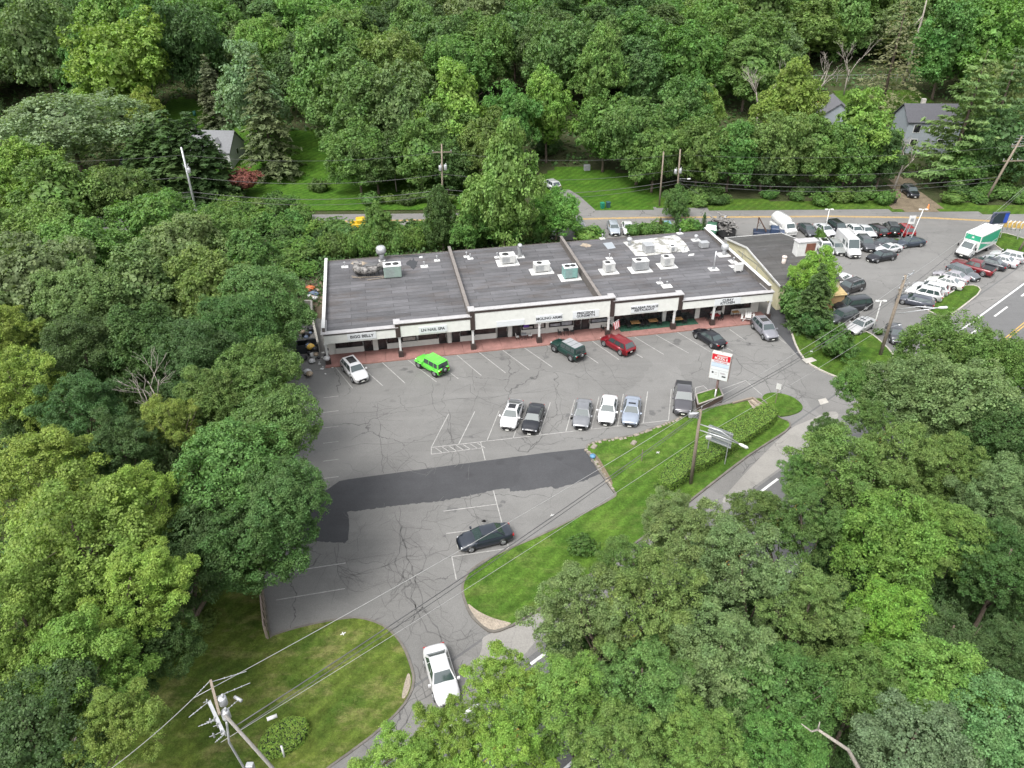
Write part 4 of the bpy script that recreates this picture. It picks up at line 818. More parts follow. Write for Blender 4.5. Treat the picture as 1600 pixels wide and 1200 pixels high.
car('sedan', (907, 665), (913, 626), GY, 'grey sedan third from the left in the middle row', g2)
car('sedan', (946, 659), (953.5, 619), WH, 'white sedan with a black front between two grey ones in the middle row', g2)
car('sedan', (984, 661), (989.5, 621), (.22, .25, .3, 1), 'blue-grey sedan with a sunroof, rightmost sedan of the middle row', g2, sunroof=(.6, .9))
car('pickup', (1067, 648), (1068, 598), (.07, .068, .075, 1), 'large dark grey pickup beside the planter of the plaza sign', g2, name='pickup_truck', cat='pickup')
car('sedan', (721, 846), (793, 829), (.02, .025, .035, 1), 'lone black sedan parked in the lower part of the lot', None)
car('sedan', (700.5, 1091), (679, 1015), WH, 'white sedan driving out towards the highway', None, name='moving_car')
car('suv', (853, 282), (870, 292), SV, 'silver crossover on the driveway across the back road', None, z=.9)
# behind the shops
car('suv', (909, 364), (903, 348), (.2, .21, .22, 1), 'silver crossover behind the shops beside the leafy tree', g4)
car('wagon', (962, 364), (956, 348), (.3, .33, .36, 1), 'pale silver car in the middle of the row behind the shops', g4)
car('sedan', (983, 362), (979, 349), WH, 'white car behind the shops next to the narrow conifers', g4)
car('hatch', (1045, 363), (1040, 350), (.2, .35, .42, 1), 'pale blue car behind the conifers at the back of the roof', g4)
car('sedan', (862, 366), (857, 352), WH, 'white car half hidden by the tall tree behind the shops', g4)
# used car lot, rear rows
car('sedan', (1273, 367), (1252, 350), DG, 'dark grey sedan at the left end of the back row of the car lot', g3)
car('sedan', (1301, 366), (1277, 351), SV, 'silver sedan behind the small bush in the back row', g3)
car('suv', (1318, 362), (1300, 350), BK, 'black crossover behind the tall white van', g3)
car('sedan', (1345, 366), (1328, 353), WH, 'white car in the back row just right of the tall white van', g3)
car('sedan', (1364, 368), (1342, 353), SV, 'silver car in the back row beside the black crossover', g3)
car('suv', (1356, 353), (1379, 366), (.02, .012, .014, 1), 'black crossover with red tail lights in the back row', g3)
car('jeep', (1388, 352), (1396.5, 365), BK, 'black soft-top off-roader with a rear spare wheel in the back row', g3, cat='off-roader')
car('suv', (1406, 353), (1420, 365), (.22, .012, .015, 1), 'red crossover at the right end of the back row', g3)
car('suv', (1296, 397), (1281, 377), WH, 'white crossover half hidden by the boxed roof sign', g3, sunroof=(.2, .8))
car('wagon', (1317, 396), (1297, 375), (.22, .23, .22, 1), 'grey-green wagon left of the tall white van', g3)
car('van', (1340, 396), (1312, 368), WH, 'tall white cargo van in the middle of the car lot', g3, name='cargo_van', cat='van', z=1.2)
car('suv', (1363, 391), (1342, 370), DG, 'dark grey crossover right of the tall white van', g3)
car('coupe', (1365, 381), (1396, 376), (.04, .042, .048, 1), 'dark grey coupe behind the white coupe on the car lot', g3)
car('coupe', (1369, 391), (1407, 384), (.47, .47, .48, 1), 'white coupe between two dark cars on the car lot', g3)
car('sedan', (1402, 380), (1442, 376), (.03, .04, .055, 1), 'dark blue sedan at the right of the rear rows of the car lot', g3)
car('sedan', (1357, 403), (1398, 396), BK, 'black sedan parked foremost in the rear rows of the car lot', g3)
car('sedan', (1297, 444), (1324, 430), WH, 'white car mostly hidden behind the big tree on the car lot', g3)
car('suv', (1308, 455), (1347, 442), (.02, .018, .018, 1), 'black crossover above the black minivan beside the tree', g3, rails=True)
car('minivan', (1307, 479), (1356, 473), (.016, .018, .022, 1), 'black minivan beside the tan shed', g3, cat='minivan')
car('wagon', (1301, 497), (1330, 488), (.045, .05, .055, 1), 'dark grey wagon half hidden by the bush, next to the minivan', g3)
car('sedan', (1329, 516), (1361, 499), (.36, .36, .36, 1), 'silver sedan in front of the round bush', g3, sunroof=(.6, .9))
car('hatch', (1406, 537), (1394, 506), (.06, .062, .068, 1), 'dark grey hatchback beside the foot of the leaning wooden pole', g3)
car('wagon', (1408, 464), (1453, 474), (.05, .055, .07, 1), 'dark blue-grey wagon at the near end of the diagonal row', g3)
car('suv', (1421, 453), (1467, 463), WH, 'boxy white off-roader second in the diagonal row', g3)
car('wagon', (1432, 444), (1477, 454), (.47, .47, .48, 1), 'white wagon third in the diagonal row', g3)
car('sedan', (1453, 434), (1502, 446), (.48, .48, .46, 1), 'pearl white sedan fourth in the diagonal row', g3, sunroof=(.5, .8))
car('sedan', (1463, 424), (1511, 437), (.27, .26, .28, 1), 'grey-purple sedan fifth in the diagonal row', g3)
car('wagon', (1526, 433), (1486, 417), (.1, .11, .12, 1), 'dark grey wagon next to the red pickup, nose to the highway', g3)
car('pickup', (1496, 411), (1544, 424), (.12, .006, .01, 1), 'red pickup truck in the diagonal row', g3, name='pickup_truck', cat='pickup')
car('sedan', (1523, 404), (1569, 416), (.02, .022, .028, 1), 'black sedan right of the red pickup', g3)
car('sedan', (1542, 400), (1586, 411.5), (.42, .42, .44, 1), 'silver sedan between the black sedan and the white wagon', g3)
car('wagon', (1553, 394), (1597, 404), (.44, .44, .45, 1), 'white wagon at the far end of the diagonal row', g3)
car('suv', (1430, 303), (1416, 292), BK, 'black crossover on the dirt drive across the back road', None, z=.9)
# --- trucks
def truck(name, f, r, z=1.):
    a, b = at(*f, z), at(*r, z); d = a - b; mid = (a + b) / 2; t = thing(name, 'x', 'truck', (mid.x, mid.y, .032 + hz(mid.x, mid.y)), math.atan2(d.y, d.x)); return t, d.length
t, _ = truck('box_truck', (1496, 399), (1550, 373)); tag(t, 'white box truck with green panels parked alone on the car lot', 'truck')
m = MB(); m.bbox(-4.2, 1.9, -1.22, 1.22, .95, 3.5, .04); bx = m.build('cargo_box', M['white'], t)
GR = plain((.02, .3, .17, 1), .5, 0, .12)
m = MB(); m.box(-4.0, 1.8, 1.221, 1.235, 1.3, 3.3); m.box(-4.0, 1.8, -1.235, -1.221, 1.3, 3.3); m.box(1.901, 1.915, -1.1, 1.1, 2.55, 3.35); m.build('green_panel', GR, bx)
m = MB(); m.add([(-3.8, 1.24, 1.32), (-2.0, 1.24, 1.32), (1.7, 1.24, 2.3), (1.7, 1.24, 2.5)], [(0, 1, 2, 3)]); m.add([(-3.8, 1.24, 1.9), (-3.8, 1.24, 1.75), (.2, 1.24, 1.32), (.6, 1.24, 1.32)], [(0, 1, 2, 3)]); m.box(1.916, 1.92, -.15, .15, 2.85, 3.1); m.build('swoosh', M['white'], bx)
m = MB(); m.smooth = False; V = []
for x, zt, w_ in ((1.95, 2.35, .98), (2.55, 2.42, 1.0), (3.25, 1.55, 1.02), (3.85, 1.3, 1.0), (3.95, .95, .95)): V += [(x, -w_, .55), (x, w_, .55), (x, w_ * .98, min(zt, 1.45)), (x, w_ * .86, zt), (x, -w_ * .86, zt), (x, -w_ * .98, min(zt, 1.45))]
m.add(V, [(6 * i + k, 6 * i + (k + 1) % 6, 6 * i + 6 + (k + 1) % 6, 6 * i + 6 + k) for i in range(4) for k in range(6)] + [(5, 4, 3, 2, 1, 0), (24, 25, 26, 27, 28, 29)]); cbn = m.build('cab', M['white'], t)
m = MB(); m.add([(3.22, -.8, 1.61), (3.22, .8, 1.61), (2.62, .74, 2.36), (2.62, -.74, 2.36)], [(0, 1, 2, 3)]); m.build('windshield', M['cglass'], cbn)
for s in (-1, 1):
    m = MB(); m.add([(2.1, s * .975, 1.55), (3.0, s * 1.0, 1.55), (2.7, s * .91, 2.2), (2.1, s * .9, 2.2)], [(0, 1, 2, 3)]); m.build('side_window', M['cglass'], cbn)
    m = MB(); m.bbox(2.95, 3.05, s * 1.3 - .1, s * 1.3 + .1, 1.5, 1.95, .02); m.beam((3.0, s * .95, 1.6), (3.0, s * 1.25, 1.7), .03); m.build('side_mirror', M['trimb'], t)
    m = MB(); m.box(3.86, 3.97, s * .78 - .15, s * .78 + .15, .95, 1.12); m.build('headlight', M['lamp'], t)
m = MB(); m.box(3.8, 4.05, -1.02, 1.02, .45, .8); m.build('bumper', M['trimb'], t); m = MB(); m.box(-4.2, 3.4, -.4, .4, .5, .94); m.build('chassis', M['trimb'], t); m = MB(); m.box(4.051, 4.06, -.2, .2, .55, .7); m.build('licence_plate', M['plate'], t)
for x in (2.9, -2.4):
    for s in (-1, 1): wheel(t, x, s * 1.02, .45, s)
t, _ = truck('work_truck', (1237, 363), (1211, 346)); tag(t, 'white work truck carrying a rounded tank body behind the cream building', 'truck')
m = MB(); m.bbox(-2.6, 2.6, -.95, .95, .5, 1.15, .05); m.build('chassis', M['white'], t)
m = MB(); m.tube([(-2.6, 0, 1.85), (-2.4, 0, 1.85), (.8, 0, 1.85), (1.0, 0, 1.85)], [.7, .98, .98, .7], 16); m.build('tank', M['white'], t)
m = MB(); V = []
for x, zt in ((1.0, 2.1), (1.7, 2.15), (2.2, 1.5), (2.75, 1.3)): V += [(x, -.95, 1.0), (x, .95, 1.0), (x, .8, zt), (x, -.8, zt)]
m.add(V, [(4 * i + k, 4 * i + (k + 1) % 4, 4 * i + 4 + (k + 1) % 4, 4 * i + 4 + k) for i in range(3) for k in range(4)] + [(3, 2, 1, 0), (12, 13, 14, 15)]); cbn = m.build('cab', M['white'], t)
m = MB(); m.add([(2.2, -.74, 1.53), (2.2, .74, 1.53), (1.76, .7, 2.12), (1.76, -.7, 2.12)], [(0, 1, 2, 3)]); m.build('windshield', M['cglass'], cbn)
m = MB(); [m.beam((-2.2 + k * .6, .5, 2.75), (-2.2 + k * .6, .9, 2.55), .04) for k in range(6)]; m.beam((-2.4, .5, 2.75), (.9, .5, 2.75), .05); m.beam((-2.4, .9, 2.55), (.9, .9, 2.55), .05); m.build('ladder', M['alu'], t)
for x in (1.9, -1.7):
    for s in (-1, 1): wheel(t, x, s * .95, .4, s)
t, _ = truck('tow_truck', (1214, 363), (1189, 361)); tag(t, 'small dark blue tow truck with a rusty boom behind the cream building', 'truck')
m = MB(); m.bbox(-2.4, 2.4, -.95, .95, .5, 1.0, .05); m.build('chassis', plain((.02, .03, .06, 1), .4), t); m = MB(); V = []
for x, w_ in ((.1, .9), (2.3, .95)): pass
m.bbox(.2, 1.5, -.85, .85, 1.0, 1.85, .12); m.bbox(1.5, 2.4, -.9, .9, 1.0, 1.2, .05); cbn = m.build('cab', plain((.03, .05, .1, 1), .35), t); m = MB(); m.add([(1.62, -.7, 1.22), (1.62, .7, 1.22), (1.53, .62, 1.75), (1.53, -.62, 1.75)], [(0, 1, 2, 3)]); m.build('windshield', M['cglass'], cbn)
m = MB(); m.beam((-.4, -.3, 1.0), (-1.9, 0, 3.2), .14); m.beam((-.4, .3, 1.0), (-1.9, 0, 3.2), .14); m.beam((-1.9, -1.2, 2.7), (-1.9, 1.2, 2.7), .12); m.beam((-1.9, 0, .9), (-1.9, 0, 3.2), .12); m.build('boom', plain((.09, .05, .035, 1), .8, 0, .3), t)
for x in (1.6, -1.5):
    for s in (-1, 1): wheel(t, x, s * .95, .4, s)
t, _ = truck('yellow_truck', (557, 348), (577, 346)); tag(t, 'small yellow pickup truck on the back road', 'truck'); YL = plain((.6, .38, .02, 1), .4)
m = MB(); m.bbox(-2.2, 2.2, -.9, .9, .45, 1.0, .06); m.build('body', YL, t); m = MB(); m.bbox(-.4, 1.1, -.8, .8, 1.0, 1.7, .12); cbn = m.build('cab', YL, t); m = MB(); m.add([(1.12, -.68, 1.1), (1.12, .68, 1.1), (1.1, .6, 1.55), (1.1, -.6, 1.55)], [(0, 1, 2, 3)]); m.box(-.1, .8, -.815, -.802, 1.1, 1.55); m.build('window', M['cglass'], cbn)
m = MB(); m.box(-2.1, -.5, -.75, .75, 1.001, 1.03); m.build('bed', M['trimb'], t)
for x in (1.4, -1.4):
    for s in (-1, 1): wheel(t, x, s * .9, .36, s)
# dump trailer full of scrap, green car beside it
p = at(1128, 366); t = thing('scrap_trailer', 'dark open trailer heaped with black scrap behind the right end of the shops', 'trailer', p, R(100))
m = MB(); m.box(-2.4, 2.4, -1.1, 1.1, .5, .6); m.box(-2.4, 2.4, -1.15, -1.05, .5, 1.6); m.box(-2.4, 2.4, 1.05, 1.15, .5, 1.6); m.box(-2.45, -2.38, -1.1, 1.1, .5, 1.6); m.build('bed', M['black'], t)
m = MB()
for _ in range(70):
    c_ = Vector((random.uniform(-2.3, 2.3), random.uniform(-1.0, 1.0), random.uniform(.8, 2.6))); d_ = Vector((random.uniform(-1, 1), random.uniform(-1, 1), random.uniform(-.5, .5))).normalized() * random.uniform(.3, .9); m.beam(c_ - d_, c_ + d_, random.uniform(.05, .5), random.uniform(.04, .15))
m.build('scrap', M['char'], t)
for s in (-1, 1): wheel(t, 0, s * 1.18, .38, s)
car('pickup', (1108, 368), (1114, 353), (.04, .12, .07, 1), 'faded green pickup beside the scrap trailer behind the shops', g4, name='pickup_truck', cat='pickup')
# ================================================================ poles, wires, signs, houses
def pole(base, top, r, label, name='utility_pole', mat='wood', cat='utility pole', group=None):
    t = thing(name, label, cat, base, 0, group); m = MB(); m.tube([(0, 0, 0), (Vector(top) - Vector(base)) * .5, Vector(top) - Vector(base)], [r * 1.15, r, r * .8], 12); m.build('pole', M[mat], t); return t, Vector(top) - Vector(base)
UP = 'utility poles carrying the overhead wires'
M['insul'] = plain((.42, .43, .44, 1), .4, .2, .3)
def crossarm(t, c, d, L, w_=.12, n=3, mat='wood', pins=True):
    d = Vector(d).normalized(); m = MB(); m.beam(c - d * L / 2, c + d * L / 2, w_, w_); a = m.build('crossarm', M[mat], t); out = []
    for i in range(n):
        p = c + d * L * ((i / (n - 1) if n > 1 else .5) - .5) * .92
        if pins: m = MB(); m.lathe(p + Vector((0, 0, w_ / 2)), [(.03, 0), (.03, .1), (.09, .12), (.06, .2), (.08, .24), (.03, .3)], 8); m.build('insulator', M['insul'], a)
        out.append(p + Vector((0, 0, w_ / 2 + .3)))
    return out
def transformer(t, p, r=.28, h=.8):
    m = MB(); m.lathe(p, [(r * .9, 0), (r, .05), (r, h), (r * .8, h + .06), (0, h + .08)], 14); tr = m.build('transformer', M['galv'], t); m = MB(); m.lathe(p + Vector((.08, 0, h + .08)), [(.05, 0), (.07, .1), (.04, .25)], 8); m.build('bushing', M['insul'], tr)
def wire(p, q, sag, r, label, group='overhead wires', mat='wire', name='overhead_wire'):
    p, q = Vector(p), Vector(q); n = 24; pts = [p.lerp(q, i / n) - Vector((0, 0, sag * 4 * (i / n) * (1 - i / n))) for i in range(n + 1)]; o = p.copy(); m = MB(); m.tube([x - o for x in pts], r, 5); ob = m.build(name, M[mat]); ob.location = o; return tag(ob, label, 'wire', group)
# P8 foreground
b8 = Vector((-10.6, 22.5, 0)); tp8 = at(352, 1118, 12.0); t, top = pole(b8, tp8, .1, 'foreground utility pole in the lower left with white crossarm and transformers', group=UP, mat='greywood')
h = top
def rel8(px, py, z): return at(px, py, z) - b8
m = MB(); m.beam(rel8(329, 1063, 11.9), rel8(343, 1117, 11.7), .13, .12); m.build('crossarm', M['wood'], t)
m = MB(); m.beam(rel8(327, 1097, 11.0), rel8(350, 1147, 10.8), .17, .15); ca = m.build('crossarm', M['galv'], t)
for px, py in ((324, 1096), (336, 1124), (346, 1144), (329, 1126), (340, 1133), (352, 1146), (334, 1149)):
    m = MB(); c = rel8(px, py, 10.9); m.lathe(c, [(.015, -.2), (.055, -.16), (.03, -.08), (.06, -.04), (.03, .06), (.055, .1), (.02, .2)], 8); m.beam(c - Vector((.2, .08, 0)), c + Vector((.16, .08, 0)), .025); m.build('insulator', M['insul'], t)
for (ax, ay), (bx_, by_) in (((328, 1064), (302, 1091)), ((332, 1065), (385, 1049)), ((336, 1090), (391, 1067)), ((325, 1097), (295, 1121)), ((350, 1113), (372, 1094)), ((334, 1126), (310, 1135)), ((350, 1148), (336, 1160))):
    a, b = rel8(ax, ay, 11.6), rel8(bx_, by_, 11.4); m = MB(); m.beam(a, b, .025)
    for k in range(3): c = a.lerp(b, .35 + .2 * k); m.lathe(c, [(.02, -.05), (.045, 0), (.02, .05)], 8)
    m.build('dead_end', M['insul'], t)
transformer(t, rel8(355, 1122, 11.0), .22, .55); transformer(t, rel8(350, 1100, 11.3), .22, .5)
m = MB(); c = rel8(372, 1092, 11.3); m.tube([c - Vector((.22, -.12, 0)), c + Vector((.22, -.12, 0))], .09, 10); m.build('lightning_arrester', M['insul'], t)
m = MB(); m.tube([rel8(354, 1128, 10.9), rel8(358, 1160, 8.5), Vector((-2.4, -.6, 0))], [.06, .06, .07], 10); m.build('brace_pole', M['galv'], t)
for z_, px, py in ((6.5, 391, 1198),): m = MB(); c = rel8(px, py, z_); m.bbox(c.x - .2, c.x + .2, c.y - .15, c.y + .15, c.z - .25, c.z + .25, .03); m.build('meter_box', M['galv'], t)
# P7 with streetlight
b7 = at(1079, 757); t7 = atY(1095, 640, b7.y); t, top = pole(b7, t7, .15, 'wooden utility pole with a double-arm streetlight on the upper island lawn', group=UP)
def rel7(px, py, dy=0): return atY(px, py, b7.y + dy) - b7
L_ = atY(1156, 694, b7.y - 1.6) - b7
m = MB(); m.tube([rel7(1094, 663), rel7(1094, 663).lerp(L_, .5) + Vector((0, 0, .35)), L_], .05, 8); m.tube([rel7(1093, 672), rel7(1093, 672).lerp(L_, .5) + Vector((0, 0, .05)), L_], .05, 8); arm = m.build('lamp_arm', M['alu'], t)
d_ = (L_ - rel7(1094, 663)).normalized(); m = MB(); m.tube([L_ - d_ * .1, L_ + d_ * .15, L_ + d_ * .65, L_ + d_ * .8], [.06, .14, .15, .04], 10); m.build('lamp_head', M['white'], arm)
m = MB(); c = rel7(1084, 650); m.bbox(c.x - .45, c.x + .45, c.y - .15, c.y + .15, c.z - .1, c.z + .35, .05); m.beam(c - Vector((0, 0, .1)), rel7(1094, 655), .06); m.build('terminal_box', M['galv'], t)
m = MB(); m.tube([rel7(1096, 640) , rel7(1096, 640) + Vector((0, 0, .4))], .03, 6); m.build('insulator', M['insul'], t)
# P6
b6 = at(1375, 555); t6 = atY(1415, 430, b6.y); t, top = pole(b6, t6, .19, 'tall wooden utility pole by the entrance of the car lot', group=UP)
arm_d = Vector((.76, .64, 0)); ends6 = crossarm(t, top - Vector((0, 0, .35)) + arm_d * .8, arm_d, 2.6, .12, 3, 'galv'); crossarm(t, top - Vector((0, 0, 1.6)), arm_d, 1.6, .1, 2, 'wood')
for k in range(4): m = MB(); c = top - Vector((0, 0, .6 + k * .55)) + Vector((.45 + .35 * k % .7, .2, 0)); m.lathe(c, [(.02, -.2), (.09, -.12), (.04, 0), (.09, .1), (.02, .2)], 8); m.beam(c, top - Vector((0, 0, .6 + k * .55)), .04); m.build('insulator', M['insul'], t)
L_ = atY(1466, 481, b6.y - 2.5) - b6; m = MB(); m.tube([top * .58, (top * .58).lerp(L_, .5) + Vector((0, 0, .3)), L_], .05, 8); m.tube([top * .53, (top * .53).lerp(L_, .55), L_], .05, 8); arm = m.build('lamp_arm', M['alu'], t); d_ = (L_ - top * .58).normalized(); m = MB(); m.tube([L_ - d_ * .1, L_ + d_ * .15, L_ + d_ * .8, L_ + d_ * .95], [.06, .15, .16, .04], 10); m.build('lamp_head', M['white'], arm)
m = MB(); c = top * .36; m.beam(c, c + Vector((1.1, 0, .35)), .04); m.tube([c + Vector((1.0, 0, .3)), c + Vector((1.35, 0, .35))], .1, 8); m.build('floodlight', M['alu'], t)
# back poles
def backpole(bpx, tpx, label, r=.16, arms=1, tr=0, lean=0, armd=(1, .03, 0), armL=2.4, mat='wood'):
    b = gat(*bpx); tt = atY(*tpx, b.y + lean); t, top = pole(b, tt, r, label, group=UP, mat=mat); e = []
    if arms: e = crossarm(t, top - Vector((0, 0, 1.3)), armd, armL, .12, 3)
    if arms > 1: crossarm(t, top - Vector((0, 0, 3.6)), armd, armL, .12, 3)
    for k in range(tr): transformer(t, top + Vector((.42 * (-1) ** k, -.1, -4.2 - .1 * k)), .27, .8)
    return b, tt, t
b1, t1, o1 = backpole((311, 348), (283, 230), 'pale leaning utility pole at the far left in front of the spruces', .18, 0, 1, mat='galv'); m = MB(); c = (t1 - b1) * .12; m.bbox(c.x - .4, c.x + .4, c.y - .3, c.y + .2, c.z, c.z + 1.0, .05); m.build('cabinet', M['galv'], o1)
m = MB(); c = (t1 - b1) * .72; m.beam(c, c + Vector((.5, 0, .9)), .12); m.beam(c, c + Vector((-.4, 0, .8)), .08); m.build('bracket', M['galv'], o1)
b2, t2, o2 = backpole((692, 345), (690, 225), 'utility pole with two transformers rising from the trees behind the middle roof', .15, 1, 2, armL=3.2)
b3, t3, o3 = backpole((1030, 322), (1037, 237), 'plain slim pole left of the transformer pole beyond the back road', .14, 0, 0)
b4, t4, o4 = backpole((1057, 316), (1063, 233), 'utility pole with transformers and a lamp beyond the back road', .16, 0, 2)
m = MB(); c = (t4 - b4) * .45; m.beam(c, c + Vector((1.6, -.3, .1)), .06); la = m.build('lamp_arm', M['alu'], o4); m = MB(); m.tube([c + Vector((1.5, -.3, .05)), c + Vector((2.1, -.4, .1))], [.1, .14], 8); m.build('lamp_head', M['white'], la)
b5, t5, o5 = backpole((1537, 318), (1597, 213), 'leaning H-framed utility pole at the right edge with two crossarms', .2, 0, 0)
for f_ in (.86, .64): m = MB(); c = (t5 - b5) * f_; m.beam(c - Vector((.9, 0, 0)), c + Vector((7, .5, 0)), .16); a_ = m.build('crossarm', M['wood'], o5); [((lambda mm: (mm.lathe(c + Vector((x_, 0, .1)), [(.02, 0), (.09, .08), (.05, .18), (.09, .26), (.02, .34)], 8), mm.build('insulator', M['insul'], a_)))(MB())) for x_ in (-.8, .6, 1.6)]
for k in range(5): m = MB(); c = (t5 - b5) * (.84 + .035 * k); m.beam(c + Vector((-.8, -.1, .1 * k)), c + Vector((1.0, -.1, .25)), .04); m.build('bracket', M['insul'], o5)
# wires
P8 = tp8; d87 = t7 - P8
wire(at(302, 1091, 11.6) + Vector((0, 0, 0)), t7 + Vector((0, 0, .35)), .5, .02, 'top pale wire from the foreground pole to the streetlight pole', mat='wirel')
wire(t7 + Vector((0, 0, .35)), t6 - Vector((0, 0, .8)), .7, .02, 'top wire from the streetlight pole to the car lot pole', mat='wirel')
wire(P8 - Vector((-.2, 0, 1.0)), t7 - Vector((0, 0, .25)), .45, .035, 'thick black cable below the pale wire, foreground to streetlight pole'); wire(P8 - Vector((-.3, 0, 1.35)), t7 - Vector((0, 0, .5)), .5, .025, 'thin black cable lowest of the bundle, foreground to streetlight pole')
wire(t7 - Vector((0, 0, .25)), t6 - Vector((0, 0, 2.2)), .6, .035, 'thick black cable from the streetlight pole to the car lot pole'); wire(t7 - Vector((0, 0, .5)), t6 - Vector((0, 0, 2.6)), .7, .025, 'thin black cable from the streetlight pole to the car lot pole')
wire(at(345, 1160, 7.6), b7 + (t7 - b7) * .62, .3, .018, 'single lower wire from the foreground pole across both lawns', mat='wirel'); wire(b7 + (t7 - b7) * .62, b6 + (t6 - b6) * .42, .3, .018, 'single lower wire from the streetlight pole to the car lot pole', mat='wirel')
wire(at(302, 1091, 11.6), at(170, 1204, 11.6), .15, .02, 'pale wire leaving the foreground pole to the lower left', mat='wirel')
wire(t6 - Vector((0, 0, .6)), Vector((84, 117, 10)), 1., .02, 'wire from the car lot pole up towards the road junction', mat='wirel'); wire(t6 - Vector((0, 0, 2.3)), Vector((82, 116, 8)), .8, .03, 'black cable from the car lot pole up towards the road junction')
pl = [t1 + Vector((-45, 0, -.5)), t1, t2, t4, t5 - Vector((1.5, 0, .5))]
for i, (a, b) in enumerate(zip(pl, pl[1:])):
    for f_, r, s_, w_ in ((.9, .02, 1.2, 'upper'), (.62, .03, 1.4, 'middle'), (.42, .045, 1.5, 'thick lower'), (.36, .03, 1.7, 'lowest')):
        sh = lambda p: Vector((p.x, p.y, hz(p.x, p.y) + (p.z - hz(p.x, p.y)) * f_))
        wire(sh(a), sh(b), s_ * (1 if i else .6), r, w_ + ' wire along the back road ' + ('left of the far left pole', 'between the far left pole and the middle pole', 'between the middle pole and the transformer pole', 'between the transformer pole and the right leaning pole')[i])
wire(t4 - Vector((0, 0, 5.5)), b4 + Vector((7, -2, 0)), 0, .02, 'guy wire right of the transformer pole', None); wire(t3 - Vector((0, 0, .6)), t4 - Vector((0, 0, 4.5)), .6, .02, 'short wire between the two poles beyond the back road', None); wire(t5 * .8 + b5 * .2, b5 + Vector((11, -8, 0)), 0, .02, 'guy wire at the right edge', None)
for px, py, z_, l_ in ((863, 805, 8.6, 'small white wire spacer near the black sedan'), (1028, 707, 8.4, 'small white wire spacer over the island lawn'), (1268, 549, 8.4, 'white wire splice over the side lawn'), (536, 990, 9.8, 'white wire spacer over the dry lawn')):
    p = at(px, py, z_); m = MB(); m.beam((-.14, -.08, 0), (.14, .08, 0), .04); m.beam((-.06, .1, 0), (.06, -.1, 0), .04); o = m.build('wire_spacer', M['white']); o.location = p; tag(o, l_, 'spacer')
p = at(425, 1121, 7.5); m = MB(); m.tube([(-.25, -.12, 0), (.25, .12, 0)], .11, 8); o = m.build('splice_box', M['white']); o.location = p; tag(o, 'white splice box hanging on the lower wire by the foreground pole', 'splice box'); p = at(1104, 660, 5.5)
p = at(1107, 683, 5.2); m = MB(); m.bbox(-.25, .25, -.12, .12, -.1, .12, .03); o = m.build('splice_box', M['white']); o.location = p; tag(o, 'white splice box hanging beside the streetlight pole', 'splice box')
# light poles on the car lot
for bpx, tpx, l_ in (((1288, 366), (1296, 327), 'slim white lot light behind the rear row of the car lot'), ((1418, 385), (1443, 327), 'slim white lot light with a small sign at the right of the rear rows'), ((1363, 519), (1377, 470), 'slim white lot light at the corner of the side lawn')):
    b = at(*bpx); tt = atY(*tpx, b.y); t, top = pole(b, tt, .07, l_, 'lot_light', 'white', 'light pole', 'light poles on the car lot'); m = MB(); m.beam(top - Vector((.5, 0, 0)), top + Vector((.5, 0, 0)), .06); a_ = m.build('lamp_arm', M['white'], t)
    for s in (-1, 1): m = MB(); m.bbox(top.x + s * .45 - .22, top.x + s * .45 + .22, -.15 + top.y, .15 + top.y, top.z - .08, top.z + .06, .03); m.build('lamp_head', M['white'], a_)
b = at(1406, 380); t = thing('lot_sign', 'white square sign on two thin posts beside the red crossover', 'sign', b, 0); m = MB(); m.beam((-.25, 0, 0), (.55, 0, 4.2), .07); m.build('post', M['alu'], t); m = MB(); m.beam((.5, 0, 0), (1.0, 0, 4.2), .07); m.build('post', M['alu'], t)
m = MB(); m.bbox(.35, 1.35, -.05, .05, 3.2, 4.5, .02); m.build('panel', M['white'], t); m = MB(); m.box(.6, 1.1, -.07, -.052, 3.6, 4.1); m.build('emblem', M['grey'], t)
# LED sign and fan sign at the junction
b = at(1551, 382); tt = atY(1557, 357, b.y); t = thing('led_sign', 'black and blue electronic sign on a slanted post near the box truck', 'sign', b, R(8)); m = MB(); m.tube([(0, 0, 0), (.3, .5, 3.4)], .1, 10); m.build('post', M['white'], t); m = MB(); m.bbox(-1.3, 1.4, .3, .75, 3.3, 5.1, .04); bx = m.build('cabinet', plain((.05, .06, .1, 1), .4), t)
m = MB(); m.box(-1.15, .55, .27, .295, 3.45, 4.95); m.build('screen', plain((.02, .035, .045, 1), .2), bx); m = MB(); m.box(.65, 1.3, .27, .295, 3.45, 4.95); m.build('blue_panel', plain((.02, .07, .4, 1), .3, 0, .3, 5), bx)
b = at(1575, 374); t = thing('slatted_sign', 'white slatted sign with yellow stripes right of the electronic sign', 'sign', b, R(-14)); 
for k in range(5): m = MB(); m.tube([(-1.3 + k * .62, 0, 1.5), (-1.4 + k * .62, .0, 2.7), (-1.1 + k * .62, 0, 3.1)], .07, 8); m.build('slat', M['white'], t)
m = MB(); m.box(-1.4, 1.5, .08, .12, 1.9, 2.7); m.build('board', plain((.6, .4, .12, 1), .5, 0, .4, 2), t)
for x in (-1.2, 1.3): m = MB(); m.box(x - .05, x + .05, .02, .1, 0, 1.9); m.build('post', M['alu'], t)
b = at(1592, 392); t, top = pole(b, b + Vector((.9, 0, 4.5)), .15, 'short leaning wooden pole on the far right corner lawn', 'wooden_pole', 'wood', 'pole')
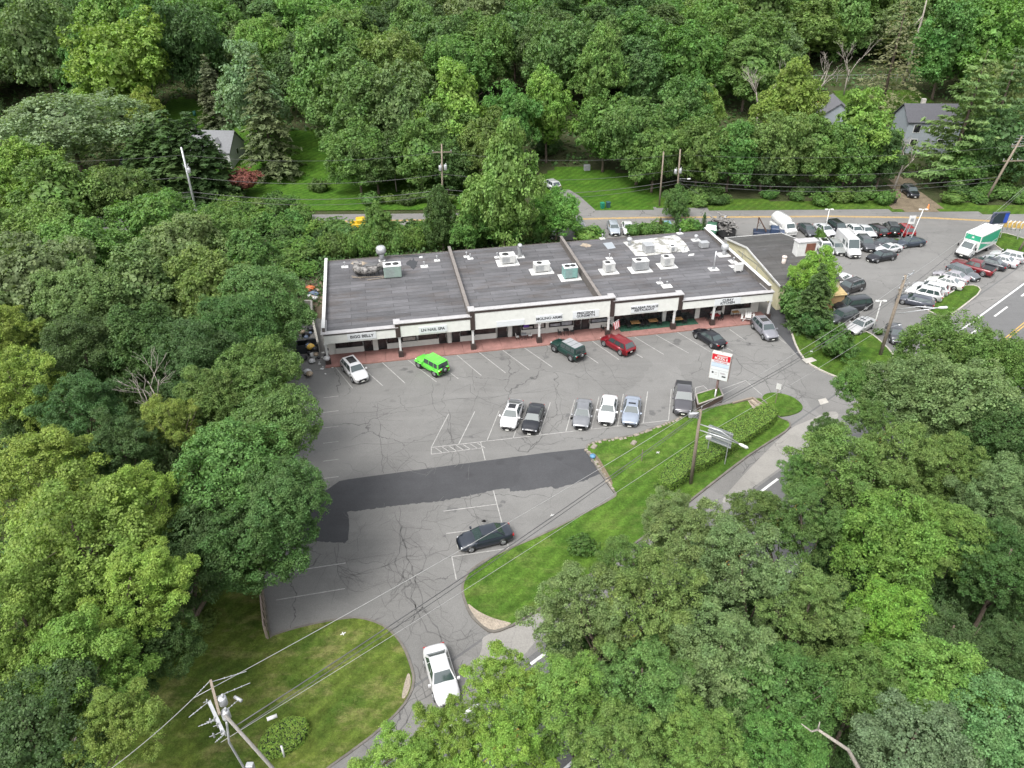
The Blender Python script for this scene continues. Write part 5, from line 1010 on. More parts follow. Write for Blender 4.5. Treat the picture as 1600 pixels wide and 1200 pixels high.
# plaza sign and its planter
b = at(1116, 630); t = thing('plaza_sign', 'tall red and white plaza sign on a post in the brick planter', 'sign', b, R(-27)); SH = 6.3
m = MB(); m.tube([(0, 0, .3), (0, 0, 3.4)], .13, 10); m.build('post', plain((.16, .1, .09, 1), .6, 0, .3), t)
m = MB(); m.bbox(-1.0, 1.0, -.3, .3, 3.2, SH, .03); bx = m.build('cabinet', plain((.5, .47, .43, 1), .6, 0, .2), t); m = MB(); m.box(1.002, 1.02, -.27, .27, 3.25, SH - .3); m.build('side_panel', plain((.3, .22, .22, 1), .6, 0, .2), bx)
m = MB(); m.box(-.94, .94, -.325, -.302, 3.26, 5.52); m.build('white_panel', M['sign'], bx); m = MB(); m.box(-.94, .94, -.325, -.302, 5.53, 6.2); m.build('red_panel', plain((.55, .012, .03, 1), .4, 0, .08), bx)
text('COUNTY', .26, 'lettering', bx, M['white'], frame(.1, -.33, 6.02), .012); text('PLAZA 8', .36, 'lettering', bx, M['white'], frame(.0, -.33, 5.74), .018)
text('FOOD STORE', .22, 'lettering', bx, plain((.5, .1, .12, 1), .5), frame(0, -.33, 5.36), .006)
for z_, c_ in ((5.18, (.1, .12, .3, 1)), (4.75, (.1, .2, .4, 1)), (4.35, (.3, .3, .32, 1))): m = MB(); m.box(-.9, .9, -.33, -.326, z_, z_ + .03); m.build('divider', plain(c_, .6), bx)
m = MB(); m.box(-.9, .9, -.3285, -.3262, 4.8, 5.15); m.build('blue_strip', plain((.5, .6, .75, 1), .5), bx); m = MB(); m.box(-.02, .01, -.33, -.326, 3.5, 4.3); m.build('divider', plain((.3, .3, .32, 1), .6), bx)
m = MB(); m.cyl((-.62, -.0, 0), .01, .01); 
m = MB(); m.box(.35, .75, -.335, -.328, 3.62, 3.78); m.box(-.75, -.55, -.335, -.328, 3.9, 4.1); m.build('emblem', M['ink'], bx); m = MB(); m.box(.1, .6, -.335, -.328, 4.08, 4.13); m.box(.15, .7, -.335, -.328, 3.98, 4.02); m.box(-.45, -.15, -.335, -.328, 4.0, 4.04); m.box(-.45, -.2, -.335, -.328, 3.8, 3.84); m.build('small_print', plain((.25, .2, .22, 1), .6), bx)
m = MB(); m.tube([(0, 0, SH), (0, 0, SH + .7)], .02, 6); m.build('aerial', M['grey'], t); m = MB(); m.cyl((-.02, -.14, .4), .08, 1.5, 8); m.build('conduit', M['white'], t)
pb = [at(*p) for p in ((1089, 643), (1128, 629), (1122, 616), (1086, 627))]; c = sum(pb, Vector()) / 4; t = thing('planter', 'dark brick planter box with grass below the plaza sign', 'planter', c)
P_ = [Vector((p - c)[:2]) for p in pb]; BRK = plain((.1, .065, .055, 1), .85, 0, .3, 6.); m = MB(); m.prism([tuple(p) for p in P_[::1]], 0, .85); m.build('box', BRK, t)
m = MB()
for a, b_ in zip(P_, P_[1:] + P_[:1]): m.beam((*a, .92), (*b_, .92), .14, .1)
m.build('rim', plain((.3, .27, .25, 1), .8), t); m = MB(); m.prism([tuple(p * .93) for p in P_], .851, .93); m.build('planting', M['lawn'], t)
# two-post road sign seen from behind
b = at(1132, 727); t = thing('road_sign', 'back of a grey road sign on two metal posts by the hedge', 'sign', b, R(-38)); 
for x in (0, -1.9): m = MB(); m.beam((x, 0, 0), (x, 0, 3.9), .07); m.build('post', M['galv'], t)
for k in range(4): m = MB(); m.box(-2.2, .3, -.05, -.01, 2.2 + k * .5, 2.33 + k * .5); m.build('rail', M['alu'], t)
m = MB(); m.box(-2.15, .25, .04, .07, 2.1, 3.9); m.build('panel', plain((.2, .22, .23, 1), .6), t)
b = at(1211, 631); t = thing('road_sign', 'small white sign on a thin post on the round little lawn', 'sign', b, R(-35)); m = MB(); m.beam((0, 0, 0), (0, 0, 2.6), .06); m.build('post', M['wood'], t); m = MB(); m.box(-.25, .25, -.04, -.02, 1.9, 2.6); m.build('panel', M['white'], t)
b = at(1002, 722); t = thing('garden_stake', 'thin dark stake on the upper island lawn', 'stake', b); m = MB(); m.beam((0, 0, 0), (0, 0, 1.5), .08); m.build('stake', M['wood'], t)
b = at(445, 1184); t = thing('marker_post', 'white marker post in front of the kidney-shaped shrub bed', 'post', b); m = MB(); m.cyl((0, 0, 0), .07, 1.3, 10); m.build('post', M['white'], t)
b = at(926, 716); m = MB(); m.cyl((0, 0, 0), .28, .25, 12); o = m.build('water_valve', plain((.1, .25, .4, 1), .6)); o.location = b + Vector((0, 0, .13)); tag(o, 'small blue round cover at the stone edge of the island', 'cover')
# stone edging along the island
rs = random.Random(3); m = MB(); ed = [(916, 702), (928, 693), (960, 688), (985, 684), (1020, 672), (1058, 657), (1066, 652)]; ed2 = [(916, 702), (926, 718), (943, 742), (960, 766)]
for e in (ed, ed2):
    for a, b in zip(e, e[1:]):
        a, b = at(*a), at(*b); n = int((b - a).length / .38)
        for i in range(n):
            c = a.lerp(b, (i + .5) / n) + Vector((rs.uniform(-.12, .12), rs.uniform(-.12, .12), 0)); w_ = rs.uniform(.08, .2); l_ = rs.uniform(.1, .22); an = math.atan2(b.y - a.y, b.x - a.x) + rs.uniform(-.3, .3); k = MB(); k.bbox(-l_, l_, -w_, w_, 0, rs.uniform(.14, .24), .04); k_m = Matrix.Translation(c) @ Matrix.Rotation(an, 4, 'Z'); m.add([tuple(k_m @ Vector(v)) for v in k.v], k.f)
o = m.build('stone_edging', M['stone']); tag(o, 'rough tan stones edging the upper island lawn', 'stone edging')
t = thing('timber_edging', 'rotting timber sleepers at the right end of the island', 'edging', at(1190, 632)); o_ = at(1190, 632)
for a, b in (((1176, 622), (1209, 646)), ((1172, 627), (1200, 650)), ((1145, 630), (1176, 622))): m = MB(); m.beam(at(*a, .2) - o_, at(*b, .2) - o_, .22, .22); m.build('timber', M['wood'], t)
m = MB(); m.prism([tuple((at(*p) - o_)[:2]) for p in ((1168, 628), (1180, 624), (1203, 648), (1196, 654), (1180, 645))], .14, .17); m.build('bedding', M['gravel'], t)
for px, py in ((990, 694), (928, 700)): b = at(px, py); m = MB(); m.bbox(-.35, .35, -.25, .25, 0, .3, .08); o = m.build('boulder', M['stone']); o.location = b; o.rotation_euler.z = 1; tag(o, 'loose tan boulder on the upper island lawn, ' + ('right one' if px > 950 else 'left one at the corner'), 'boulder')
# wooden barrier at the lot corner
t = thing('wood_barrier', 'weathered wooden barrier along the left edge of the lower car park', 'barrier', at(418, 1000)); o_ = at(418, 1000)
pa, pb_ = at(416, 999) - o_, at(406, 905) - o_; n = 8
for i in range(n):
    a, b = pa.lerp(pb_, i / n), pa.lerp(pb_, (i + .97) / n); m = MB(); m.add([tuple(a), tuple(b), tuple(b + Vector((0, 0, 1.5))), tuple(a + Vector((0, 0, 1.5))), tuple(a + Vector((.08, 0, 0))), tuple(b + Vector((.08, 0, 0))), tuple(b + Vector((.08, 0, 1.5))), tuple(a + Vector((.08, 0, 1.5)))], [(0, 1, 2, 3), (7, 6, 5, 4), (3, 2, 6, 7), (0, 3, 7, 4), (1, 5, 6, 2)]); m.build('board', plain((.34, .27, .23, 1), .85, 0, .25), t)
m = MB(); 
for i in range(n + 1): a = pa.lerp(pb_, i / n); m.box(a.x + .09, a.x + .21, a.y - .06, a.y + .06, 0, 1.4)
m.build('post', M['wood'], t)
# retaining wall and trash beside the shops
pts = [at(*p, 0) for p in ((478, 484), (489, 484), (489, 505), (499, 550))]; t = thing('retaining_wall', 'low concrete retaining wall in the gap left of the shops', 'wall', pts[1]); 
for a, b in zip(pts, pts[1:]): m = MB(); m.beam(a - pts[1] + Vector((0, 0, .7)), b - pts[1] + Vector((0, 0, .7)), .25, 1.4); m.build('wall_section', M['concrete'], t)
m = MB(); p0 = at(482, 548); 
t = thing('dumpster', 'open dark dumpster overflowing with bags beside the left end of the shops', 'dumpster', p0, BY); m.box(-1.3, 1.3, -.75, -.68, .1, 1.2); m.box(-1.3, 1.3, .68, .75, .1, 1.2); m.box(-1.3, -1.23, -.68, .68, .1, 1.2); m.box(1.23, 1.3, -.68, .68, .1, 1.2); m.box(-1.25, 1.25, -.7, .7, .08, .15); m.build('bin', plain((.03, .035, .04, 1), .5, .3), t)
m = MB(); m.add([(-1.3, .75, 1.2), (-.1, .75, 1.2), (-.1, 1.3, .5), (-1.3, 1.3, .5)], [(0, 1, 2, 3)]); m.add([(-1.3, .72, 1.25), (-.05, .72, 1.25), (-.1, -.2, 1.6), (-1.3, -.2, 1.6)], [(0, 1, 2, 3)]); m.build('lid', M['black'], t)
rb = random.Random(6); k = 0
for q in range(34):
    px, py = (rb.gauss(484, 9), rb.gauss(545, 17)) if q < 26 else (rb.gauss(488, 5), rb.gauss(462, 10)); z_ = rb.uniform(.0, .9) if q < 16 else .05
    c_, nm = rb.choice([((.02, .02, .025, 1), 'black'), ((.6, .6, .6, 1), 'white'), ((.02, .02, .025, 1), 'black'), ((.35, .28, .2, 1), 'brown'), ((.15, .2, .3, 1), 'blue')]) if q not in (3, 27) else (((.7, .45, .08, 1), 'yellow') if q == 3 else ((.6, .16, .05, 1), 'orange'))
    s_ = rb.uniform(.25, .6) * (1 if q != 27 else 2); b = at(px, py, z_); m = MB(); m.smooth = True
    prof = [(s_ * rb.uniform(.5, .7), 0), (s_ * rb.uniform(.8, 1), s_ * .3), (s_ * rb.uniform(.6, .95), s_ * .7), (s_ * .3, s_ * .95), (.02, s_ * 1.0)]; m.lathe((0, 0, 0), prof, 9)
    m.v = [(x * rb.uniform(.8, 1.2), y * rb.uniform(.8, 1.2), z) for x, y, z in m.v]; o = m.build('trash_bag', plain(c_, .5, 0, .2)); o.location = b; tag(o, nm + ' trash bag in the litter heap left of the shops', 'trash bag', nm + ' bags in the litter heap')
for q in range(16): b = at(rb.uniform(488, 520), rb.uniform(550, 585), .03); m = MB(); s_ = rb.uniform(.08, .2); m.bbox(-s_, s_, -s_ * .7, s_ * .7, 0, .04, .01); o = m.build('litter', M['white']); o.location = b; o.rotation_euler.z = rb.uniform(0, 3); tag(o, 'scrap of white litter on the asphalt left of the shops', 'litter', 'white litter left of the shops')
# tan shed by the car lot, bins by the driveway, playground items
b = at(1296, 478); t = thing('tan_shed', 'small tan wooden shed half hidden by the fir tree', 'shed', b, BY); m = MB(); m.box(-1.6, 1.2, -1.0, 1.3, 0, 2.2); m.build('wall', M['brownwood'], t)
m = MB(); m.add([(-1.8, -1.2, 2.15), (1.4, -1.2, 2.15), (1.4, 1.5, 2.6), (-1.8, 1.5, 2.6), (-1.8, -1.2, 2.05), (1.4, -1.2, 2.05), (1.4, 1.5, 2.5), (-1.8, 1.5, 2.5)], [(0, 1, 2, 3), (7, 6, 5, 4), (0, 4, 5, 1), (1, 5, 6, 2), (2, 6, 7, 3), (3, 7, 4, 0)]); m.build('roof', plain((.55, .42, .2, 1), .8, 0, .4, 3.), t)
for px, py, c_, l_ in ((941, 326, (.01, .2, .12, 1), 'green wheeled bin beside the driveway'), (950, 325, (.03, .08, .09, 1), 'dark wheeled bin beside the green one'), (1385, 321, (.02, .02, .02, 1), 'black bin lying at the left edge of the dirt drive'), (1396, 319, (.02, .02, .02, 1), 'black bin standing at the left edge of the dirt drive')):
    b = gat(px, py); t = thing('wheeled_bin', l_, 'bin', b, R(20)); m = MB(); m.add([(-.25, -.25, 0), (.25, -.25, 0), (.25, .25, 0), (-.25, .25, 0), (-.32, -.34, 1.0), (.32, -.34, 1.0), (.32, .34, 1.0), (-.32, .34, 1.0)], [(0, 3, 2, 1), (4, 5, 6, 7), (0, 1, 5, 4), (1, 2, 6, 5), (2, 3, 7, 6), (3, 0, 4, 7)]); m.build('body', plain(c_, .5), t); m = MB(); m.bbox(-.35, .35, -.37, .39, 1.003, 1.08, .03); m.build('lid', plain(c_, .5), t)
b = gat(1449, 328); t = thing('traffic_cone', 'orange cone at the right side of the dirt drive', 'cone', b); m = MB(); m.lathe((0, 0, 0), [(.28, 0), (.28, .04), (.2, .05), (.06, .9), (0, .92)], 12); m.build('cone', plain((.7, .18, .03, 1), .6), t)
t = thing('utility_box', 'small pale utility box at the edge of the driveway lawn', 'box', gat(917, 266), .2); m = MB(); m.bbox(-.6, .6, -.4, .4, 0, 1.1, .04); m.build('cabinet', M['grey'], t); m = MB(); m.box(-.3, .3, -.42, -.405, .2, .95); m.build('door', M['grey'], t)
for px, py, l_ in ((303, 182, 'round green play tunnel on the sloping lawn, upper one'), (291, 190, 'round green play tent on the sloping lawn, lower one')): b = gat(px, py); m = MB(); m.tube([(0, 0, .6), (.5, .1, .6)], .6, 12); o = m.build('play_tunnel', plain((.03, .14, .11, 1), .6)); o.location = b; tag(o, l_, 'toy')
# houses
def house(px, py, rz, L_, D_, hw_, hr, wall, roofc, label, wins, dormer=0, chim=True):
    b = gat(px, py); t = thing('house', label, 'house', b, rz); x, y = L_ / 2, D_ / 2
    m = MB(); m.add([(-x, -y, -1), (x, -y, -1), (x, y, -1), (-x, y, -1), (-x, -y, hw_), (x, -y, hw_), (x, y, hw_), (-x, y, hw_), (-x, 0, hr), (x, 0, hr)], [(0, 1, 5, 4), (1, 2, 6, 9, 5), (2, 3, 7, 6), (3, 0, 4, 8, 7)]); m.build('wall', wall, t)
    for s in (-1, 1):
        e = .3; k = (hr - hw_) / y; m = MB(); A = [(-x - e, s * (y + e), hw_ - e * k + .05), (x + e, s * (y + e), hw_ - e * k + .05), (x + e, 0, hr + .05), (-x - e, 0, hr + .05)]; m.add(A + [(a, b_, c + .15) for a, b_, c in A], [(3, 2, 1, 0), (4, 5, 6, 7), (0, 1, 5, 4), (1, 2, 6, 5), (3, 0, 4, 7), (2, 3, 7, 6)]); rf = m.build('roof', roofc, t)
    for wx, wz, ww, wh in wins:
        m = MB(); m.box(wx - ww / 2 - .1, wx + ww / 2 + .1, -y - .05, -y - .003, wz - .1, wz + wh + .1); f = m.build('window', M['white'], t); m = MB(); m.box(wx - ww / 2, wx + ww / 2, -y - .08, -y - .053, wz, wz + wh); m.build('pane', M['glass'], f)
    for wz in (1.0,): m = MB(); m.box(x + .003, x + .05, -.5, .5, hw_ * .5, hw_ * .5 + 1.2); f = m.build('window', M['white'], t); m = MB(); m.box(x + .053, x + .07, -.4, .4, hw_ * .5 + .1, hw_ * .5 + 1.1); m.build('pane', M['glass'], f)
    m = MB(); m.box(-.5, .45, -y - .06, -y - .004, 0, 2.1); d_ = m.build('door', M['grey'], t)
    if dormer:
        m = MB(); zz = hw_ + .2; m.add([(dormer - .9, -y + .4, zz), (dormer + .9, -y + .4, zz), (dormer + .9, -y + .4, zz + 1.3), (dormer - .9, -y + .4, zz + 1.3), (dormer, -y + .4, zz + 2.0), (dormer - .9, 0, zz + 1.3), (dormer + .9, 0, zz + 1.3), (dormer, 0, zz + 2.0), (dormer - .9, 0, zz), (dormer + .9, 0, zz)], [(0, 1, 2, 4, 3), (1, 9, 6, 2), (0, 3, 5, 8)]); dm = m.build('dormer', M['white'], t)
        m = MB(); m.add([(dormer - 1.1, -y + .2, zz + 1.2), (dormer, -y + .2, zz + 2.1), (dormer, 0, zz + 2.1), (dormer - 1.1, 0, zz + 1.2)], [(0, 1, 2, 3)]); m.add([(dormer + 1.1, -y + .2, zz + 1.2), (dormer, -y + .2, zz + 2.1), (dormer, 0, zz + 2.1), (dormer + 1.1, 0, zz + 1.2)], [(0, 1, 2, 3)]); m.build('dormer_roof', roofc, dm); m = MB(); m.box(dormer - .4, dormer + .4, -y + .36, -y + .397, zz + .2, zz + 1.2); m.build('pane', M['glass'], dm)
    if chim: m = MB(); m.bbox(-x * .3 - .4, -x * .3 + .4, .3, 1.0, hr - .6, hr + 1.0, .03); m.build('chimney', M['concrete'], rf)
    return t
RG = plain((.18, .185, .195, 1), .85, 0, .15); BL = plain((.27, .3, .325, 1), .8, 0, .12)
house(326, 250, R(-6), 13, 7.5, 2.7, 5.8, plain((.5, .5, .49, 1), .7, 0, .08), RG, 'white house with a grey gabled roof and dormer behind the spruces', [(-4, 1, 1.4, 1.3), (-1.8, 1, 1.0, 1.3), (4.5, 1, 1.2, 1.3)], 3.6)
house(1438, 228, R(-4), 10.5, 7.5, 5.6, 8.2, BL, plain((.075, .075, .085, 1), .85, 0, .2), 'two-storey blue-grey house with a dark roof behind the pine', [(-3.3, 3.6, 1.2, 1.4), (-.2, 3.6, 1.1, 1.4), (1.4, 3.6, 1.1, 1.4), (3.6, 3.6, 1.1, 1.4), (-3.3, .8, 1.2, 1.4), (2, .8, 1.2, 1.4)])
house(1296, 208, R(80), 9, 7, 4.4, 7.0, BL, plain((.12, .12, .13, 1), .85, 0, .2), 'pale blue house with a grey gable mostly hidden by trees', [(-2, 1.5, 1.2, 1.3), (2, 1.5, 1.2, 1.3)], 0, False)
house(236, 285, R(10), 8, 6, 3.0, 5.0, plain((.05, .055, .08, 1), .8, 0, .2), plain((.03, .035, .05, 1), .85), 'small dark blue outbuilding left of the spruces', [(-2, 1, 1, 1), (2, 1, 1, 1)], 0, False)
t = thing('wood_pergola', 'small orange-brown wooden frame left of the pale blue house', 'pergola', gat(1268, 178), .1); m = MB()
for k in range(4): m.box(-2 + k * 1.3, -1.9 + k * 1.3, -1, 1, 2.3, 2.4)
m.box(-2, 2, -1.02, -.9, 2.1, 2.3); m.box(-2, 2, .9, 1.02, 2.1, 2.3); m.build('slats', plain((.45, .2, .08, 1), .8, 0, .2), t)
for x in (-1.9, 1.8):
    for y_ in (-.95, .95): m = MB(); m.box(x, x + .12, y_ - .06, y_ + .06, 0, 2.1); m.build('post', plain((.45, .2, .08, 1), .8, 0, .2), t)
t = thing('chain_fence', 'grey wire fence at the back of the hillside clearing', 'fence', gat(1350, 128)); m = MB(); [m.box(-16 + k * 3, -15.92 + k * 3, -.04, .04, 0, 1.6) for k in range(12)]; m.build('post', M['galv'], t); m = MB(); m.box(-16, 17, -.02, .02, 1.5, 1.58); m.box(-16, 17, -.02, .02, .8, .83); m.build('rail', M['galv'], t)
# ================================================================ trees and shrubs
def leaves_mesh(name, P, Nn, size, rg, aspect=.8):
    n = len(P); t = rg.normal(size=(n, 3)); t -= (t * Nn).sum(1, keepdims=True) * Nn; t /= np.linalg.norm(t, axis=1, keepdims=True) + 1e-9
    b = np.cross(Nn, t); s = size * rg.uniform(.45, 1.55, (n, 1)) ** 1.1 * .5
    V = np.stack([P - t * s, P + b * s * aspect + Nn * s * .15, P + t * s, P - b * s * aspect + Nn * s * .15], 1).reshape(-1, 3)
    F = np.arange(4 * n).reshape(-1, 4); return npmesh(name, V, F, M['leaf'])
def unit(v): return v / (np.linalg.norm(v, axis=1, keepdims=True) + 1e-9)
def crown_mesh(seed, nl=30, ns=30, nf=30, size=.036, rl=(.22, .36), shape='round', sub=(.07, .12), core=True, spread=1.):
    rg = np.random.default_rng(seed); d = unit(rg.normal(size=(nl * 3, 3))); d = d[d[:, 2] > -.72][:nl]
    rad = rg.uniform(.42, .74, (len(d), 1)); c = d * rad * spread
    if shape != 'flat':
        o_ = rg.random(len(d)) < .3; rad = np.where(o_[:, None], rg.uniform(.72, .98, (len(d), 1)), rad); c = d * rad * spread
    if shape == 'tall': c[:, :2] *= (1 - .45 * np.clip(c[:, 2:3] + .1, 0, 1)); c[:, 2] *= 1.15
    if shape == 'flat': c[:, 2] = c[:, 2] * .75 + .12
    r = rg.uniform(rl[0], rl[1], len(c))
    if shape != 'flat': r = np.where(o_, r * rg.uniform(.42, .7, len(c)), r)
    if shape == 'tall': r *= (1 - .35 * np.clip(c[:, 2], 0, 1))
    if core: c = np.vstack([c, [[0, 0, -.05]]]); r = np.append(r, .5)
    Ps, Ns = [], []
    for i in range(len(c)):
        k = ns if i < nl else ns * 2
        dd = unit(rg.normal(size=(k, 3))); dd = dd[dd[:, 2] > -.55]; sp = c[i] + dd * r[i] * rg.uniform(.78, 1.12, (len(dd), 1)) * [1, 1, .82]
        D = np.linalg.norm(sp[:, None] - c[None], axis=2) / r[None]; D[:, i] = 9; ok = D.min(1) > .78; sp, dd = sp[ok], dd[ok]
        if not len(sp): continue
        rs = rg.uniform(sub[0], sub[1], len(sp)); q = np.repeat(np.arange(len(sp)), nf)
        e = unit(rg.normal(size=(len(q), 3)) + dd[q] * .8 + [0, 0, .35]); p = sp[q] + e * rs[q, None] * rg.uniform(.45, 1.2, (len(q), 1)) * [1.1, 1.1, .8]
        nn = unit(e * .7 + np.array([0, 0, .55]) + rg.normal(size=e.shape) * .45); Ps.append(p); Ns.append(nn)
    if core:
        k = 2600; e = unit(rg.normal(size=(k, 3))); Ps.append(e * rg.uniform(.3, .72, (k, 1)) * ([1, 1, 1] if shape != 'tall' else [.8, .8, 1.1])); Ns.append(unit(e + rg.normal(size=e.shape) * .3)); size = np.concatenate([np.full(sum(map(len, Ps[:-1])), size), np.full(k, size * 2.2)])[:, None]
    return leaves_mesh('crown', np.vstack(Ps), np.vstack(Ns), size, rg)
def conifer_mesh(seed, size=.034, levels=28, nb=11, nleaf=46, rad=.24, droop=.25, ragged=.3, hi=1.):
    rg = np.random.default_rng(seed); Ps, Ns = [], []
    for i in range(levels):
        h = .06 + .93 * (i / levels) ** .95; R_ = rad * (1 - h) ** .8 + .012
        for k in range(nb if h < .8 else 6):
            a = rg.uniform(0, 6.283); L = R_ * rg.uniform(1 - ragged, 1 + ragged * .5); n = max(6, int(nleaf * L / rad)); t = rg.uniform(.15, 1, n) ** .8
            w = (1 - t) * .25 * L + .012; o = rg.uniform(-1, 1, n) * w
            x = np.cos(a) * t * L - np.sin(a) * o; y = np.sin(a) * t * L + np.cos(a) * o; z = h - droop * L * t ** 1.4 + rg.uniform(-.008, .008, n)
            Ps.append(np.stack([x, y, z], 1)); Ns.append(unit(np.stack([np.cos(a) * .4 + rg.normal(size=n) * .35, np.sin(a) * .4 + rg.normal(size=n) * .35, np.ones(n) * .8], 1)))
    return leaves_mesh('foliage', np.vstack(Ps), np.vstack(Ns), size, rg, .4)
PR = {}
for s in range(4): PR['round', 1, s] = crown_mesh(10 + s, 54, 42, 52, .031, (.22, .4))
for s in range(2): PR['tall', 1, s] = crown_mesh(20 + s, 50, 40, 48, .033, (.22, .4), shape='tall')
for s in range(3): PR['sparse', 1, s] = crown_mesh(30 + s, 72, 36, 46, .028, (.16, .29), sub=(.05, .1), core=False, spread=1.08)
for s in range(6): PR['round', 0, s] = crown_mesh(40 + s, 34 + s * 4, 30, 34, .046, (.2 + .02 * (s % 3), .4 - .02 * (s % 4)))
for s in range(4): PR['tall', 0, s] = crown_mesh(50 + s, 36 + s * 5, 28, 34, .046, (.2, .38), shape='tall')
for s in range(2): PR['sparse', 0, s] = crown_mesh(55 + s, 40, 22, 24, .055, (.17, .28), core=False, spread=1.06)
for s in range(3): PR['bush', 0, s] = crown_mesh(60 + s, 14, 22, 20, .085, (.3, .5), shape='flat')
for s in range(2): PR['conifer', 0, s] = conifer_mesh(70 + s)
PR['pine', 0, 0] = conifer_mesh(75, .036, 18, 8, 80, .42, -.12, .4)
PR['deadspruce', 0, 0] = conifer_mesh(76, .024, 24, 9, 22, .26, .1, .35)
PR['arb', 0, 0] = conifer_mesh(77, .05, 26, 11, 12, .2, -.9, .1)
NK = {}
for k in PR: NK[k[:2]] = NK.get(k[:2], 0) + 1
def trunk_mesh(base, top, R_, Rz, seed, thick):
    """base and top relative to the crown centre; limbs fan out into the crown"""
    rd = random.Random(seed); m = MB(); b = Vector(base); t_ = Vector(top); mid = b * .45 + t_ * .55 + Vector((rd.uniform(-.4, .4), rd.uniform(-.4, .4), 0))
    m.tube([b, b + (mid - b) * .06, mid, t_], [thick * 1.35, thick, thick * .72, thick * .3], 8)
    for i in range(7):
        s = rd.uniform(.55, .95); o = b + (t_ - b) * s if s > .8 else mid * .6 + (b * .4 + t_ * 0) ; o = mid.lerp(t_, rd.uniform(0, .7)); a = rd.uniform(0, 6.28) if i else 0
        e = Vector((math.cos(a) * R_ * .62, math.sin(a) * R_ * .62, rd.uniform(-.1, .5) * Rz)); m.tube([o, o.lerp(e, .5) + Vector((0, 0, .08 * Rz)), e], [thick * .36, thick * .2, thick * .05], 6)
    return m.mesh('trunk', M['bark'])
_tc = {}
trees = []
SCREEN = []
def hwn(x, y): return -x * .646 + y * .763
def tree(px, py, rpx, kind, col, label, group=None, zc=None, zr=None, near=None, cat='tree', name='broadleaf_tree', rz=None, dens=None):
    """crown centre seen at (px, py) with radius rpx; zc = its height over the ground"""
    zc = zc if zc is not None else 10.
    d = ray(px, py); d = d / np.linalg.norm(d); t = 15.
    while t < 500 and CAMH + d[2] * t > hz(d[0] * t, d[1] * t) + zc: t += .5
    c = Vector((d[0] * t, d[1] * t, CAMH + d[2] * t))
    if group == BF and c.y < 137: c = Vector((d[0] / d[1] * 137, 137, zc))
    R_ = rpx * (1.06 if kind == 'sparse' else 1.16) * depth(c) / FPX; Rz = zr * 1.1 if zr else min(R_ * (1.25 if c.y > 118 else 1.0), zc * .95)
    hi = (depth(c) < 82) if near is None else near
    return put_tree(c, R_, Rz, kind, hi, col, label, group, cat, name)
def put_tree(c, R_, Rz, kind, hi, col, label, group, cat='tree', name='broadleaf_tree'):
    k = (kind, 1 if hi else 0)
    if k not in NK: k = (kind, 0)
    if k not in NK: k = (kind, 1)
    s = random.randrange(NK[k]); me = PR[(*k, s)]
    bx, by = c.x, c.y; n = hwn(bx, by); o_ = 0
    if cat == 'tree' and c.x < -5 and 8 < c.y < 68: bx = min(bx, -24.5 if c.y > 34 else -29 + (34 - c.y) * .35)
    if 13.6 < n < 29.5 and cat == 'tree' and c.y < 100: bx += (n - 13.2) * .646; by -= (n - 13.2) * .763
    g_ = hz(bx, by); t = thing(name, label, cat, (bx, by, g_), 0, group)
    cr_ = link('crown', me, t, color=(*col, 1)); cr_.location = (c.x - bx, c.y - by, c.z - g_); cr_.scale = (R_ * random.uniform(.88, 1.12), R_ * random.uniform(.88, 1.12), Rz); cr_.rotation_euler = (random.uniform(-.2, .2), random.uniform(-.2, .2), random.uniform(0, 6.28))
    v = [x * random.uniform(.9, 1.1) for x in col]; cr_.color = (*v, 1)
    if cat == 'tree':
        th = .1 + R_ * .024; key = (round(R_), round(c.z - g_), (bx, by) == (c.x, c.y) and random.randrange(3))
        if key[2] is not False and key in _tc: tm = _tc[key]
        else:
            tm = trunk_mesh((bx - c.x, by - c.y, g_ - c.z), (0, 0, Rz * .5), R_, Rz, len(_tc), th)
            if key[2] is not False: _tc[key] = tm
        tk = link('trunk', tm, t); tk.location = cr_.location
    trees.append((bx, by, R_)); return t
def conifer(px, py, hpx, kind, col, label, group=None, w_=1., name='conifer'):
    """base at (px, py) on the ground, hpx = height in pixels"""
    p = gat(px, py); dd = p.xy.length; dz = math.sqrt(dd ** 2 + (CAMH - p.z) ** 2); H = hpx * dz * dz / dd / FPX
    t = thing(name, label, 'tree', p, random.uniform(0, 6), group); s = random.randrange(NK[kind, 0])
    f = link('foliage', PR[kind, 0, s], t, (*col, 1)); f.scale = (H * w_, H * w_, H)
    m = MB(); m.tube([(0, 0, 0), (0, 0, H * .5), (0, 0, H * .97)], [H * .016 + .05, H * .009 + .03, .02], 7); m.build('trunk', M['bark'], t); trees.append((p.x, p.y, H * .2)); return t
def bare(m, p, d, L, r, depth_, rd):
    q = p + d * L; mid = p + d * L * .5 + Vector((rd.uniform(-1, 1), rd.uniform(-1, 1), 0)) * L * .06; m.tube([p, mid, q], [r, r * .8, r * .6], 6 if depth_ < 2 else 4)
    if depth_ >= 4: return
    for _ in range(rd.choice((2, 3))):
        e = (d + Vector((rd.uniform(-1, 1), rd.uniform(-1, 1), rd.uniform(-.1, .6))) * .75).normalized(); bare(m, p.lerp(q, rd.uniform(.6, 1)), e, L * rd.uniform(.55, .8), r * .55, depth_ + 1, rd)
def dead(px, py, H, label, lean=(0, 0), r=.2, seed=1, z0=0, name='dead_tree'):
    p = gat(px, py); p.z += z0; t = thing(name, label, 'tree', p); m = MB(); rd = random.Random(seed); bare(m, Vector((0, 0, 0)), Vector((lean[0], lean[1], 1)).normalized(), H * .42, r, 0, rd); m.build('trunk', M['deadwood'], t); return t
DK, MD, GG, YG, BR, SG, OL, FR = (.05, .1, .026), (.085, .16, .033), (.115, .17, .06), (.15, .235, .034), (.12, .225, .038), (.14, .205, .1), (.105, .185, .042), (.078, .165, .036)
